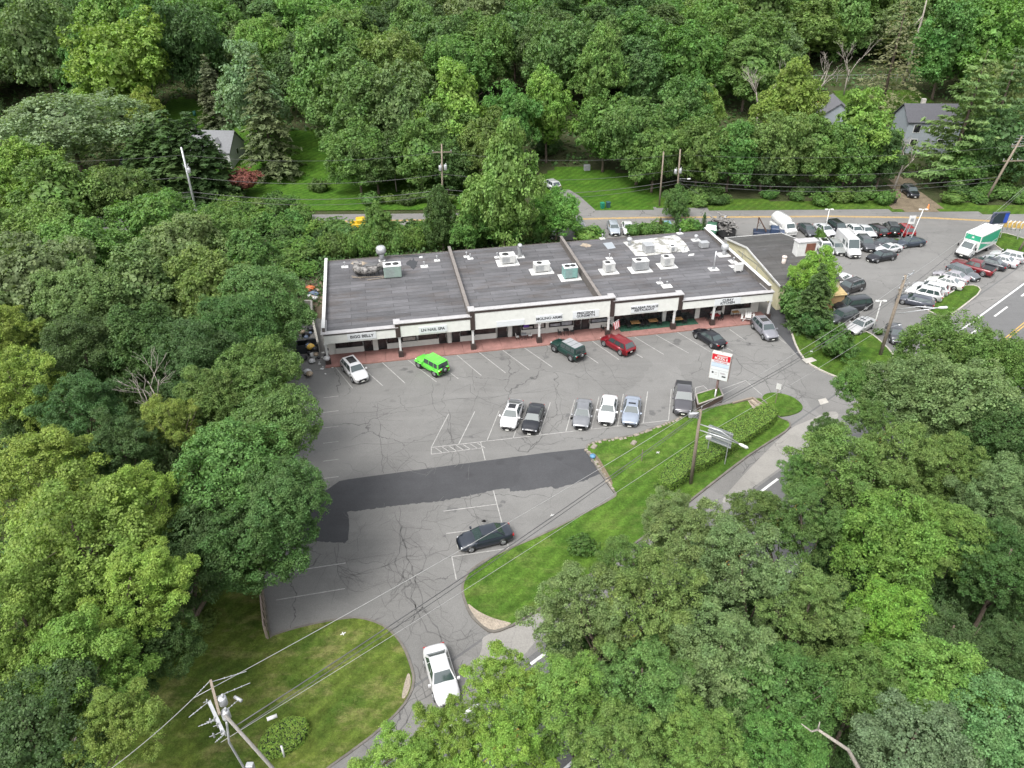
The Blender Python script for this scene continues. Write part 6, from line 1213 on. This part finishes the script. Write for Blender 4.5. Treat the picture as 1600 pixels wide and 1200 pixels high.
LF = 'trees of the wood left of the car park'; RF = 'trees beside the highway'; BF = 'trees behind the back road'
T_ = tree
LM = [(0, 'above the silvery maple'), (170, 'above the sloping lawn'), (330, 'above the brownish conifer'), (460, 'above the small back lawn'), (580, 'above the middle pole'), (720, 'above the poplar-like tree'), (830, 'above the driveway'), (930, 'above the driveway lawn'), (1040, 'above the pair of poles'), (1150, 'above the roadside thicket'), (1260, 'above the pale blue house'), (1370, 'above the right blue house'), (1480, 'above the wide pine'), (1560, 'by the right edge')]
def above(px): return [n for x, n in LM if px >= x][-1] if px > 0 else 'by the left edge'
seen = {}
def uniq(lab):
    seen[lab] = seen.get(lab, 0) + 1; k = seen[lab]
    return lab + ['', ', a little farther right', ', third from the left', ', fourth from the left', ', fifth from the left', ', last on the right'][min(k - 1, 5)]
# ---- left wood
for a in [
 (35, 275, 52, 'round', BR, 'pale green rounded tree at the left edge below the silvery maple'), (95, 320, 62, 'round', MD, 'broad mid green tree right below the pale green one at the left edge'), (185, 305, 52, 'round', MD, 'rounded green tree in front of the silvery maple, left of the leaning pole'),
 (50, 375, 60, 'round', OL, 'olive green tree at the left edge above the grey-green oak'), (55, 455, 84, 'round', GG, 'large grey-green oak at the left edge of the wood'), (135, 395, 52, 'round', OL, 'olive tree between the grey-green oak and the leaning pole'),
 (245, 350, 55, 'round', MD, 'green tree just left of the foot of the far left pole'), (285, 395, 60, 'round', GG, 'grey-green tree in the middle of the left wood'), (345, 370, 42, 'round', MD, 'small green tree near the left end of the back road'),
 (130, 475, 60, 'round', GG, 'grey-green tree on the right shoulder of the large oak'), (225, 455, 62, 'tall', GG, 'upright grey-green tree in the middle of the left wood above the bare branches'), (330, 450, 58, 'round', OL, 'olive tree at the centre right of the left wood'),
 (395, 405, 42, 'tall', FR, 'fresh green pointed tree at the edge of the wood nearest the back road'), (410, 480, 60, 'round', FR, 'dark fresh green maple beside the left end of the shops'), (370, 520, 55, 'round', DK, 'dark green tree left of the maple beside the shops'),
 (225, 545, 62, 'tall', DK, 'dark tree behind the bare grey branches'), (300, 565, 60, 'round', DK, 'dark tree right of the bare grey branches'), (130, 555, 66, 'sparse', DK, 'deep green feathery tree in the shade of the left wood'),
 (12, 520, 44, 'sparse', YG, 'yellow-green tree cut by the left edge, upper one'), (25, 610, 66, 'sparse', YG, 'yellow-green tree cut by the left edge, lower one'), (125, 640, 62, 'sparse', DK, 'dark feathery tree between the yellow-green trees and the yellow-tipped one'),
 (402, 596, 58, 'round', FR, 'green tree overhanging the trash pile corner of the car park'), (330, 625, 52, 'tall', MD, 'green tree above the yellow-tipped tree'), (190, 700, 55, 'sparse', DK, 'dark tree at the foot of the big sycamore'),
 (270, 665, 46, 'sparse', (.15, .2, .035), 'yellow-tipped tree with bare grey branches'), (424, 672, 66, 'round', FR, 'full green tree overhanging the upper left stalls of the car park'), (370, 735, 78, 'round', FR, 'big green vine-covered tree in the middle of the wood edge'),
 (445, 775, 60, 'round', (.06, .15, .035), 'green tree overhanging the black asphalt patch'), (400, 850, 66, 'round', (.05, .12, .03), 'dark green tree above the wooden barrier at the car park corner'), (330, 850, 66, 'round', DK, 'dark green tree behind the dry lawn'),
 (55, 760, 80, 'sparse', YG, 'yellow-green sycamore crown at the left edge, topmost of the big sycamores'), (130, 860, 118, 'sparse', YG, 'huge yellow-green sycamore in the lower left corner'), (215, 800, 70, 'sparse', YG, 'yellow-green sycamore next to the vine-covered tree'),
 (45, 980, 95, 'sparse', (.13, .2, .035), 'yellow-green sycamore at the lower left edge'), (215, 930, 76, 'sparse', (.15, .24,.035), 'yellow-green sycamore beside the dry lawn'), (140, 1040, 80, 'sparse', (.13, .21, .035), 'sycamore in front of the lower left corner'),
 (190, 1140, 64, 'sparse', (.13, .22, .035), 'low yellow-green tree left of the foreground power pole'), (50, 1150, 90, 'round', DK, 'dark green tree filling the lower left corner'), (255, 1010, 52, 'round', DK, 'dark green tree bordering the dry lawn')]:
    T_(*a, LF, zc=(8.5 if a[1] in (850, 1010) else 11) if a[1] > 600 else 10.5)
# ---- trees along the highway
for a in [
 (1475, 560, 66, 'round', MD, 'green tree over the highway below the car lot, upper one'), (1420, 620, 62, 'round', GG, 'grey-green tree over the highway below the car lot, lower one'), (1500, 640, 72, 'round', GG, 'large grey-green tree at the right, above the olive trees'), (1575, 580, 60, 'round', MD, 'green tree at the right edge beside the highway'),
 (1345, 600, 32, 'round', MD, 'small green crown hanging over the lane by the side lawn'), (1355, 655, 32, 'sparse', MD, 'open green crown over the broken lane line'), (1575, 690, 60, 'round', DK, 'dark green tree at the right edge in the middle of the picture'),
 (1290, 675, 26, 'sparse', DK, 'small dark crown over the road opposite the round lawn'), (1255, 745, 34, 'sparse', MD, 'small green crown over the road opposite the hedge'), (1320, 750, 74, 'sparse', OL, 'olive tree right of the hedge across the road'), (1400, 735, 66, 'sparse', OL, 'olive tree in the middle right of the roadside wood'), (1480, 730, 56, 'sparse', OL, 'yellowish olive tree below the large grey-green one'),
 (1560, 780, 64, 'sparse', GG, 'grey-green open tree near the right edge'), (1185, 812, 44, 'sparse', MD, 'green tree over the road opposite the left end of the hedge'), (1245, 825, 60, 'sparse', MD, 'green tree beside the gap where the far lane shows'), (1040, 812, 42, 'sparse', GG, 'small green crown in front of the round clipped shrub'), (1080, 850, 68, 'sparse', GG, 'grey-green open tree across the road from the island lawn'),
 (985, 890, 46, 'sparse', MD, 'green open crown beside the clipped shrub on the island'), (1150, 900, 82, 'sparse', GG, 'large grey-green tree in the middle of the roadside wood'), (1390, 850, 74, 'round', (.1, .195, .036), 'bright green tree with a gap of dark shade on its right'), (1480, 850, 62, 'sparse', OL, 'olive tree right of the bright green one'), (1565, 890, 64, 'sparse', DK, 'dark open tree at the right edge, lower half'),
 (900, 965, 72, 'sparse', GG, 'grey-green tree right of the dirt tip of the island'), (1010, 950, 82, 'sparse', (.105, .175, .045), 'olive-green tree beside the yellow lane line'), (1260, 960, 66, 'sparse', OL, 'olive tree left of the bright green pair'), (1390, 970, 58, 'round', (.12, .235, .03), 'bright yellow-green tree above the pale broken branch'), (1480, 1000, 50, 'round', DK, 'dark green tree in the shaded hollow at the lower right'),
 (790, 1080, 62, 'sparse', (.14, .25, .035), 'bright yellow-green tree beside the white car leaving the lot'), (700, 1150, 60, 'sparse', (.14, .24, .035), 'bright yellow-green tree over the broken lane line at the bottom'), (880, 1100, 70, 'sparse', (.12, .22, .035), 'bright green tree at the bottom middle'), (620, 1200, 62, 'sparse', (.15, .26, .035), 'yellow-green crown at the bottom edge left of the lane line'), (790, 1190, 72, 'sparse', (.145, .25, .035), 'yellow-green crown at the bottom edge, middle'),
 (1000, 1070, 76, 'sparse', OL, 'olive tree at the bottom middle right'), (1120, 1040, 86, 'sparse', GG, 'grey-green spreading tree above the bare branch'), (960, 1180, 72, 'sparse', OL, 'olive crown at the bottom edge right of the yellow-green ones'), (1090, 1160, 70, 'sparse', OL, 'olive crown at the bottom edge left of the bare branch'), (1220, 1090, 66, 'round', FR, 'fresh green tree left of the pale broken branch'), (1220, 1180, 62, 'round', FR, 'fresh green crown at the bottom edge behind the pale branch'),
 (1340, 1080, 60, 'round', FR, 'fresh green tree right of the pale broken branch'), (1460, 1080, 72, 'round', (.11, .21, .035), 'bright green tree above the pale blue-green one'), (1420, 1170, 78, 'round', (.1, .18, .075), 'pale blue-green tree at the bottom edge, left one'), (1560, 1150, 78, 'round', (.1, .18, .07), 'pale blue-green tree in the lower right corner'), (1580, 1020, 52, 'sparse', DK, 'dark open tree at the right edge near the bottom')]:
    T_(*a, RF, zc=11.5)
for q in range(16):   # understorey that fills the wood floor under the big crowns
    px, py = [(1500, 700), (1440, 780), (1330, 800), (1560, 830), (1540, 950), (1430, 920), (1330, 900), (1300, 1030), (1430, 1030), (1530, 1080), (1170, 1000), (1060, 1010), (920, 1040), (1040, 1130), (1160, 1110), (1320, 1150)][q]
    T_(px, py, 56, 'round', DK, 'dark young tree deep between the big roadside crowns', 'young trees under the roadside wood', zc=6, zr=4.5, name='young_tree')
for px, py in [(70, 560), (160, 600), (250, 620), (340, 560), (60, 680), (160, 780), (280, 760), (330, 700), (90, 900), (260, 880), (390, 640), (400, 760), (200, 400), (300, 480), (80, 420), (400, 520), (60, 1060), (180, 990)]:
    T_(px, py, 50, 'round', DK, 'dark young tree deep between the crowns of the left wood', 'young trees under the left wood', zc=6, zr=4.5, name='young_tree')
# ---- individual trees beyond the back road
T_(110, 205, 108, 'round', SG, 'very wide silvery maple at the upper left', BF, zc=11, zr=7.5, near=True)
for a in [(228, 176, 28, 'round', YG, 'small yellow-green tree right of the silvery maple', 6), (190, 105, 68, 'round', (.13, .21, .035), 'broad yellow-green tree behind the silvery maple', 12), (60, 75, 62, 'round', GG, 'grey-green tree in the upper left corner behind the silvery maple', 13), (175, 40, 50, 'tall', BR, 'bright green pointed tree near the top left', 14), (215, 75, 40, 'tall', FR, 'fresh green tree right of the bright pointed one at the top left', 13),
 (300, 72, 54, 'round', DK, 'large dark green tree above the sloping lawn', 13), (405, 75, 36, 'round', BR, 'bright green crown above the pale sage tree', 13), (393, 150, 52, 'tall', SG, 'pale sage green tree behind the tall brownish conifer', 11), (510, 130, 62, 'tall', FR, 'tall green tree left of the middle of the hillside', 12), (560, 175, 58, 'tall', MD, 'green tree above the small back lawn', 11), (610, 110, 52, 'round', OL, 'olive rounded tree on the hillside left of centre', 12), (630, 180, 56, 'round', GG, 'grey-green tree above the bare bush left of the middle pole', 11),
 (705, 215, 44, 'round', OL, 'low olive crown behind the middle pole', 8), (715, 185, 56, 'tall', (.15, .25, .035), 'tall yellow-green tree behind the middle pole', 11), (765, 260, 44, 'round', MD, 'green tree right of the middle pole', 8), (560, 260, 42, 'round', MD, 'green tree right of the small back lawn', 7), (590, 285, 40, 'round', DK, 'dark tree by the roadside left of the middle pole', 6), (660, 285, 46, 'round', MD, 'green tree by the roadside at the middle pole', 7), (700, 300, 44, 'round', DK, 'dark tree at the foot of the middle pole', 6),
 (855, 175, 44, 'tall', BR, 'bright green tree above the silver car on the driveway', 10), (800, 190, 44, 'round', FR, 'green tree between two bright ones above the driveway', 10), (870, 90, 48, 'round', FR, 'round green tree high on the slope above the driveway', 12), (935, 110, 44, 'tall', OL, 'pale olive tree with a bare top on the slope', 12), (945, 205, 44, 'round', MD, 'rounded green tree at the back of the driveway lawn', 8), (1000, 215, 50, 'round', FR, 'green tree at the right of the driveway lawn', 9), (1060, 190, 46, 'tall', FR, 'green pointed tree above the pair of poles', 10),
 (1020, 275, 40, 'round', MD, 'green tree by the pair of poles, left side', 7), (1090, 265, 44, 'round', MD, 'green tree by the pair of poles, right side', 7), (1095, 180, 34, 'round', BR, 'bright round crown above the pair of poles', 10), (1140, 265, 40, 'round', FR, 'fresh green roadside tree right of the pair of poles', 7), (1235, 160, 44, 'tall', (.13, .2, .035), 'yellowish tree with a bare top behind the left blue house', 10), (1215, 235, 46, 'round', OL, 'olive tree below the left blue house', 8), (1270, 250, 42, 'round', MD, 'green tree in the middle of the right roadside thicket', 7), (1345, 215, 48, 'tall', BR, 'bright green tree between the two blue houses', 9), (1320, 275, 40, 'round', FR, 'fresh green roadside tree left of the dirt drive', 7), (1375, 270, 30, 'round', DK, 'dark tree at the left side of the dirt drive', 6), (1190, 285, 36, 'round', DK, 'dark roadside tree between the poles and the dirt drive', 5),
 (1545, 70, 66, 'round', (.1, .2, .035), 'broad bright green tree near the upper right corner', 12), (1480, 70, 52, 'tall', FR, 'green tree right of the slanting grey trunk', 12), (1575, 150, 50, 'round', GG, 'grey-green tree at the right edge behind the leaning utility pole', 10), (1560, 230, 44, 'round', DK, 'dark tree behind the leaning utility pole', 8), (1500, 290, 34, 'round', MD, 'low green tree right of the dirt drive', 4.5), (1560, 300, 34, 'round', MD, 'low green tree at the foot of the leaning utility pole', 4.5)]:
    T_(*a[:6], BF, zc=a[6])
T_(786, 300, 52, 'tall', (.115, .21, .042), 'tall bright green poplar-like tree right behind the middle of the shops', None, zc=9.5, zr=9)
T_(770, 340, 44, 'round', (.09, .2, .035), 'leafy green tree at the foot of the poplar-like tree', None, zc=4.5, zr=4); T_(690, 345, 30, 'tall', DK, 'dark upright tree behind the first parapet', None, zc=5, zr=5); T_(870, 335, 30, 'round', (.11, .23, .04), 'bright small tree hiding a parked car behind the shops', None, zc=4.5, zr=3.8); T_(728, 360, 26, 'round', MD, 'small green tree between the dark upright tree and the poplar-like one', None, zc=4); T_(592, 358, 24, 'tall', MD, 'small upright tree right of the yellow pickup', None, zc=3.5, zr=4)
# conifers
C_ = conifer
C_(430, 275, 160, 'conifer', (.1, .135, .055), 'tall brownish-green conifer right of the white house', BF, 1.15); C_(342, 200, 95, 'conifer', (.09, .11, .055), 'brownish conifer standing on the sloping lawn', BF, 1.2); C_(258, 318, 112, 'conifer', DK, 'dark spruce left of the white house', BF, 1.9); C_(288, 320, 125, 'conifer', DK, 'dark spruce in front of the white house behind the leaning pole', BF, 1.9); C_(322, 318, 122, 'conifer', (.035, .075, .02), 'dark spruce right of the far left pole', BF, 1.8); C_(345, 312, 88, 'conifer', DK, 'smaller dark spruce beside the red-leaved maple', BF, 1.9); C_(232, 322, 90, 'conifer', DK, 'dark spruce at the left end of the spruce row', BF, 1.9)
C_(1375, 175, 140, 'deadspruce', (.16, .17, .085), 'tall thinning grey-brown spruce above the houses', BF, 1.35); C_(1478, 290, 165, 'pine', (.12, .2, .06), 'wide pale green pine in front of the right blue house', BF, .95); C_(1530, 270, 150, 'pine', (.09, .16, .055), 'darker pine right of the blue house', BF, .9); C_(1262, 520, 98, 'conifer', (.06, .11, .03), 'dark green fir beside the cream building', None, 1.35)
T_(1275, 432, 34, 'tall', (.15, .26, .035), 'bright yellow-green tree rising behind the dark fir', None, zc=5, zr=3.6, near=True); T_(1250, 485, 26, 'bush', FR, 'dark green shrub mass at the foot of the fir', None, zc=2.2, zr=2.4, cat='shrub', name='shrub'); T_(1268, 508, 22, 'bush', (.05, .13, .03), 'fresh green shrub below the dark fir', None, zc=1.8, cat='shrub', name='shrub'); T_(1307, 536, 30, 'bush', (.055, .13, .025), 'round clipped bush on the side lawn', None, zc=1.7, zr=1.9, cat='shrub', name='shrub'); T_(1232, 470, 16, 'bush', FR, 'tall shrub squeezed against the cream building', None, zc=2., zr=2.4, cat='shrub', name='shrub'); T_(1373, 519, 8, 'bush', MD, 'small round shrub by the foot of the leaning wooden pole', None, zc=.5, cat='shrub', name='shrub')
for i, (px, h) in enumerate(((1055, 30), (1040, 16), (1014, 14), (1030, 24), (1098, 27), (980, 14), (1002, 18), (954, 10))): C_(px, 366 if px < 1090 else 361, h, 'arb', (.05, .11, .03) if i != 3 else (.1, .09, .03), ['narrow cone conifer behind the back edge of the right roof, tallest', 'small cone conifer left of the tallest one behind the right roof', 'small cone conifer by the white car behind the roof', 'rust-tinged cone conifer behind the right roof', 'narrow cone conifer at the right parapet end', 'little cone conifer left of the white patch behind the roof', 'cone conifer beside the pale blue car', 'tiny cone conifer beside the silver car behind the roof'][i], None, 1.0)
T_(1057, 318, 16, 'round', FR, 'thin young tree on the far verge of the back road', None, zc=3, zr=3)
T_(378, 287, 30, 'bush', (.17, .07, .045), 'red-leaved ornamental maple near the far left pole', BF, zc=3, zr=1.8)
# bare trees
dead(1180, 215, 17, 'bare grey tree standing up through the thicket left of centre right', (0, 0), .28, 3); dead(1262, 185, 17, 'pale bare tree with forked top behind the left blue house', (.15, 0), .3, 5); dead(620, 300, 10, 'pale bare bush left of the middle pole', (0, 0), .14, 8); dead(1395, 300, 12, 'bare twiggy tree beside the dirt drive', (.1, 0), .2, 11); dead(1120, 225, 12, 'leafless tree above the pair of poles', (-.2, 0), .18, 14)
dead(1318, 150, 14, 'slim bare trunk beside the thinning spruce', (0, 0), .2, 17)
p = at(255, 640, 9); t = thing('bare_branches', 'bare grey branches rising from the left wood', 'tree', (p.x, p.y, 0)); m = MB(); rd = random.Random(4); m.tube([(0, 0, 0), (.2, 0, 7)], [.25, .18], 7); bare(m, Vector((.2, 0, 7)), Vector((-.1, 0, 1)), 3.6, .12, 0, rd); m.build('trunk', M['deadwood'], t)
p = at(262, 690, 9); t = thing('bare_branches', 'leafless branch tips above the yellow-tipped tree', 'tree', (p.x, p.y, 0)); m = MB(); rd = random.Random(9); m.tube([(0, 0, 0), (.2, 0, 8)], [.3, .2], 7); bare(m, Vector((.2, 0, 8)), Vector((-.3, .3, 1)), 3, .14, 0, rd); m.build('trunk', M['deadwood'], t)
a, b = at(1350, 1215, 10), at(1278, 1140, 14); t = thing('broken_branch', 'long pale broken branch sticking out of the canopy at the bottom edge', 'branch', (a.x, a.y, 0)); m = MB(); o = Vector((a.x, a.y, 0)); m.tube([(0, 0, 0), a - o, a.lerp(b, .5) - o + Vector((.3, .1, .2)), b - o], [.2, .13, .09, .06], 8); m.tube([b - o, at(1268, 1143, 14) - o, at(1252, 1131, 14.5) - o], [.055, .04, .02], 6); m.tube([b - o, at(1281, 1128, 14.5) - o], [.045, .02], 6); m.build('limb', M['deadwood'], t)
a, b = gat(1410, 135), None; t = thing('leaning_trunk', 'tall slanting grey trunk in the gap of the upper right wood', 'tree', a); q = atY(1442, 25, a.y) ; m = MB(); m.tube([(0, 0, 0), (q - a) * .6, q - a, atY(1448, 0, a.y) - a], [.4, .3, .22, .12], 8); m.tube([(q - a), atY(1428, 40, a.y) - a], [.15, .06], 6); m.build('trunk', M['deadwood'], t)
# ---- hillside wood: jittered rows climbing the slope
rd = random.Random(21); cnt = 0
cols = [DK, MD, MD, GG, OL, FR, DK, (.09, .19, .04), (.065, .13, .035)]
names = {0: 'dark green', 1: 'mid green', 2: 'mid green', 3: 'grey-green', 4: 'olive', 5: 'fresh green', 6: 'dark green', 7: 'light green', 8: 'deep green'}
y = 178.
clear = [[tuple(gat(*p))[:2] for p in q] for q in ([(255, 215), (350, 215), (350, 140), (255, 150)], [(450, 290), (560, 290), (560, 210), (450, 215)], [(1240, 200), (1480, 200), (1450, 118), (1240, 118)])]
row = 0
WOOD = []
while y < 318:
    x = -y * .76 - 12; row += 1
    while x < y * .76 + 12:
        qx, qy = x + rd.uniform(-3, 3), y + rd.uniform(-3, 3); R_ = rd.uniform(7.6, 10.4); x += 12.6
        if any(inside(qx, qy, c) for c in clear) or any((qx - a) ** 2 + (qy - b) ** 2 < (R_ * .62 + c * .5) ** 2 for a, b, c in trees): continue
        i = rd.randrange(9); H = rd.uniform(15, 21); kind = rd.choice(('round', 'round', 'tall')); Rz = H * (.52 if kind == 'tall' else .46)
        if y > 252: WOOD.append((qx, qy, hz(qx, qy) + H - Rz, R_, Rz)); continue
        put_tree(Vector((qx, qy, hz(qx, qy) + H - Rz)), R_ * (.85 if kind == 'tall' else 1), Rz, kind, False, cols[i], uniq(names[i] + (' pointed' if kind == 'tall' else ' rounded') + ' hillside tree, ' + ('front row', 'second row', 'third row', 'fourth row', 'fifth row', 'sixth row', 'seventh row', 'top row')[min(row - 1, 7)] + ' ' + above(proj((qx, qy, hz(qx, qy) + 8))[0])), 'trees of the hillside wood'); cnt += 1
    y += 11.6
Vs, Fs, nb_ = [], [], 0
for i, (qx, qy, qz, R_, Rz) in enumerate(WOOD):
    me = PR['round', 0, i % 4]; n = len(me.vertices); v = np.empty(n * 3, np.float32); me.vertices.foreach_get('co', v); v = v.reshape(-1, 3); k = np.random.default_rng(i).permutation(n // 4)[:2600]; idx = (k[:, None] * 4 + np.arange(4)).ravel(); v = v[idx]; a = rd.uniform(0, 6.28)
    v = np.stack([v[:, 0] * math.cos(a) - v[:, 1] * math.sin(a), v[:, 0] * math.sin(a) + v[:, 1] * math.cos(a), v[:, 2]], 1); ctr = v.reshape(-1, 4, 3).mean(1, keepdims=True); v = ((v.reshape(-1, 4, 3) - ctr) * 1.9 + ctr).reshape(-1, 3)
    Vs.append(v * [R_, R_, Rz] + [qx, qy, qz]); Fs.append(np.arange(len(v)).reshape(-1, 4) + nb_); nb_ += len(v)
o = link('distant_wood', npmesh('distant_wood', np.vstack(Vs), np.vstack(Fs), M['leaf']), None, (.065, .135, .035, 1)); tag(o, 'far wood closing the hillside along the top edge', 'wood', None, 'stuff')
print('hill trees', cnt)
# ---- undergrowth: low leaves over the wood floor
rg = np.random.default_rng(5); xs_, ys_ = [], []
def scat(n, x0, x1, y0, y1, ok):
    x = rg.uniform(x0, x1, n); y = rg.uniform(y0, y1, n); k = np.array([ok(a, b) for a, b in zip(x, y)]); xs_.append(x[k]); ys_.append(y[k])
yards = [[tuple(gat(*p))[:2] for p in q] for q in ([(150, 332), (570, 332), (570, 190), (460, 215), (300, 150), (200, 200)], [(845, 332), (1034, 330), (1030, 285), (940, 262), (840, 262)], [(1270, 180), (1470, 172), (1440, 140), (1300, 140)], [(1385, 334), (1480, 334), (1462, 318), (1420, 280), (1390, 285)])]
scat(70000, -240, 240, 137, 300, lambda a, b: abs(a) < b * .8 + 10 and not any(inside(a, b, q) for q in yards))
scat(40000, -75, -26, 22, 118, lambda a, b: True); scat(60000, -5, 110, 2, 90, lambda a, b: hwn(a, b) < 14 and a < b * .95 + 14)
scat(9000, -30, 42, 99, 117, lambda a, b: b > 101 + a * .19 and a < 8)
x, y = np.concatenate(xs_), np.concatenate(ys_); z = np.array([hz(a, b) for a, b in zip(x, y)]) + rg.uniform(.05, .9, len(x)) ** 1.8
o = link('undergrowth', leaves_mesh('undergrowth', np.stack([x, y, z], 1), unit(rg.normal(size=(len(x), 3)) * .6 + [0, 0, 1]), np.where(y > 120, .75, .42)[:, None], rg), None, (.05, .11, .028, 1)); tag(o, 'low green undergrowth covering the wood floor', 'undergrowth', None, 'stuff')
# ---- shrubs
def bush(px, py, rpx, col, label, group, zr=None, zc=None):
    c = gat(px, py); R_ = rpx * depth(c) / FPX; zr_ = zr or R_ * .7; return put_tree(Vector((c.x, c.y, c.z + (zc if zc is not None else zr_ * .55))), R_, zr_, 'bush', False, col, label, group, 'shrub', 'shrub')
rd2 = random.Random(5)
for q in range(62):
    px = 440 + (q % 31) * 13.4 + rd2.uniform(-6, 6); py = (372 if q < 31 else 392) + rd2.uniform(-6, 6) - (px - 440) * .035
    if (px > 505 and py > 399 - (px - 510) * .08): py = 394 - (px - 510) * .1
    bush(px, py, rd2.uniform(14, 22), rd2.choice([MD, FR, OL, (.11, .2, .035), DK]), 'leafy shrub on the bank ' + ('behind the left roof' if px < 705 else 'behind the middle roof') + (', in the far line' if q < 31 else ', in the near line'), 'shrubs on the bank behind the shops')
for q in range(26):
    px = 512 + q * 13.5 + rd2.uniform(-4, 4); bush(px, 404 - (px - 513) * .083 + rd2.uniform(-3, 0), rd2.uniform(13, 18), rd2.choice([MD, FR, OL, (.1, .18, .035)]), 'leafy shrub pressed against the back wall of the shops', 'shrubs against the back wall of the shops', zr=2.6)
for px, py, r in [(455, 415, 24), (478, 430, 20), (440, 445, 24), (462, 462, 18), (485, 405, 18), (445, 480, 20), (470, 395, 22)]: bush(px, py, r, rd2.choice([(.085, .17, .03), MD, (.1, .17, .035)]), 'bright overgrown shrub on the bank left of the shops', 'shrubs left of the shops')
for px, py, r in [(918, 378, 24), (930, 372, 16), (1010, 368, 16), (990, 370, 14), (1025, 366, 15), (1070, 364, 16), (1085, 362, 14), (1045, 368, 14)]: bush(px, py, r, rd2.choice([FR, MD, (.11, .21, .035)]), 'rounded green shrub behind the back edge of the right roof', 'shrubs behind the right roof', zr=1.5)
for q in range(60):   # thicket along the far side of the road
    px = rd2.choice([rd2.uniform(150, 780), rd2.uniform(1060, 1390), rd2.uniform(1480, 1640)]); py = 322 if px < 800 else 318; py += rd2.uniform(-14, 4)
    if 430 < px < 560 and py < 318: continue
    bush(px, py, rd2.uniform(13, 22), rd2.choice([MD, FR, DK, OL]), 'roadside shrub in the thicket along the far side of the back road', 'shrubs along the far side of the back road')
for q in range(26): bush(320 + rd2.uniform(0, 160), 345 + rd2.uniform(-14, 26), rd2.uniform(14, 24), rd2.choice([FR, MD, BR, OL]), 'vine-covered shrub between the left wood and the back road', 'shrubs between the left wood and the back road', zr=2.2)
bush(322, 985, 26, (.1, .15, .03), 'yellow-green shrub at the left side of the dry lawn', None); bush(305, 955, 22, DK, 'dark shrub above the yellow-green one by the dry lawn', None)
bush(567, 370, 12, MD, 'small roadside shrub in front of the yellow pickup', None); bush(855, 240, 24, DK, 'dark shrub at the back of the driveway lawn', None); bush(500, 300, 18, (.07, .13, .03), 'low shrub on the small back lawn', None); bush(910, 863, 24, (.055, .13, .02), 'round clipped shrub on the lower island lawn', None, 1.0, .5); bush(1062, 752, 11, (.04, .09, .02), 'small shrub beside the near end of the hedge', None, .8, .3); bush(1036, 772, 14, (.055, .12, .02), 'low shrub at the foot of the streetlight pole', None, .8, .3)
bush(1268, 368, 1, MD, 'x', None) if False else None
T_(1283, 372, 8, 'bush', (.08, .17, .03), 'small bright bush between the rows of the car lot', None, zc=1.5, zr=1.8, cat='shrub', name='shrub')
# clipped hedges: solid core with leaf-covered faces
def hedge(px_poly, h, label, z0=.13, col=(.06, .13, .02), round_=0.):
    P = [Vector(at(*p)[:2]) for p in px_poly]; c = sum(P, Vector((0, 0))) / len(P); t = thing('hedge', label, 'hedge', (c.x, c.y, z0)); P = [p - c for p in P]
    m = MB(); m.prism([tuple(p * .97) for p in P], 0, h * .94); m.build('branches', plain((.02, .03, .012, 1), 1), t)
    rg = np.random.default_rng(3); xs = [p.x for p in P]; ys = [p.y for p in P]; A = (max(xs) - min(xs)) * (max(ys) - min(ys)); n = int(A * 330); pts = np.stack([rg.uniform(min(xs), max(xs), n), rg.uniform(min(ys), max(ys), n)], 1)
    ok = np.array([inside(a, b, [tuple(p) for p in P]) for a, b in pts]); pts = pts[ok]; V = [np.column_stack([pts, h + rg.normal(size=len(pts)) * .03])]; Nn = [unit(np.column_stack([rg.normal(size=(len(pts), 2)) * .5, np.ones(len(pts))]))]
    for a, b in zip(P, P[1:] + P[:1]):
        k = int((b - a).length * h * 300); s = rg.uniform(0, 1, (k, 1)); q = np.array(a) * (1 - s) + np.array(b) * s; d = (b - a).normalized(); nn = np.array([d.y, -d.x]); nn = nn if nn @ (np.array(a) + np.array(b)) > 0 else -nn
        q = q + nn * rg.normal(size=(k, 1)) * .05; V.append(np.column_stack([q, rg.uniform(0, h, k)])); Nn.append(unit(np.column_stack([nn[None] + rg.normal(size=(k, 2)) * .5, rg.normal(size=k) * .5 + .2])))
    o = link('foliage', leaves_mesh('foliage', np.vstack(V), np.vstack(Nn), .11, rg), t, (*col, 1)); return t
hedge([(1028, 757), (1040, 738), (1070, 716), (1140, 673), (1185, 646), (1203, 643), (1213, 656), (1206, 668), (1160, 700), (1100, 738), (1083, 742), (1062, 762), (1046, 772), (1030, 768)], 1.0, 'long clipped hedge on the upper island lawn', col=(.12, .215, .032))
hedge([(412, 1160), (430, 1140), (455, 1128), (478, 1130), (484, 1145), (472, 1166), (448, 1182), (420, 1190), (404, 1182)], .55, 'kidney-shaped clipped shrub bed beside the foreground power pole', .12, (.15, .25, .035))
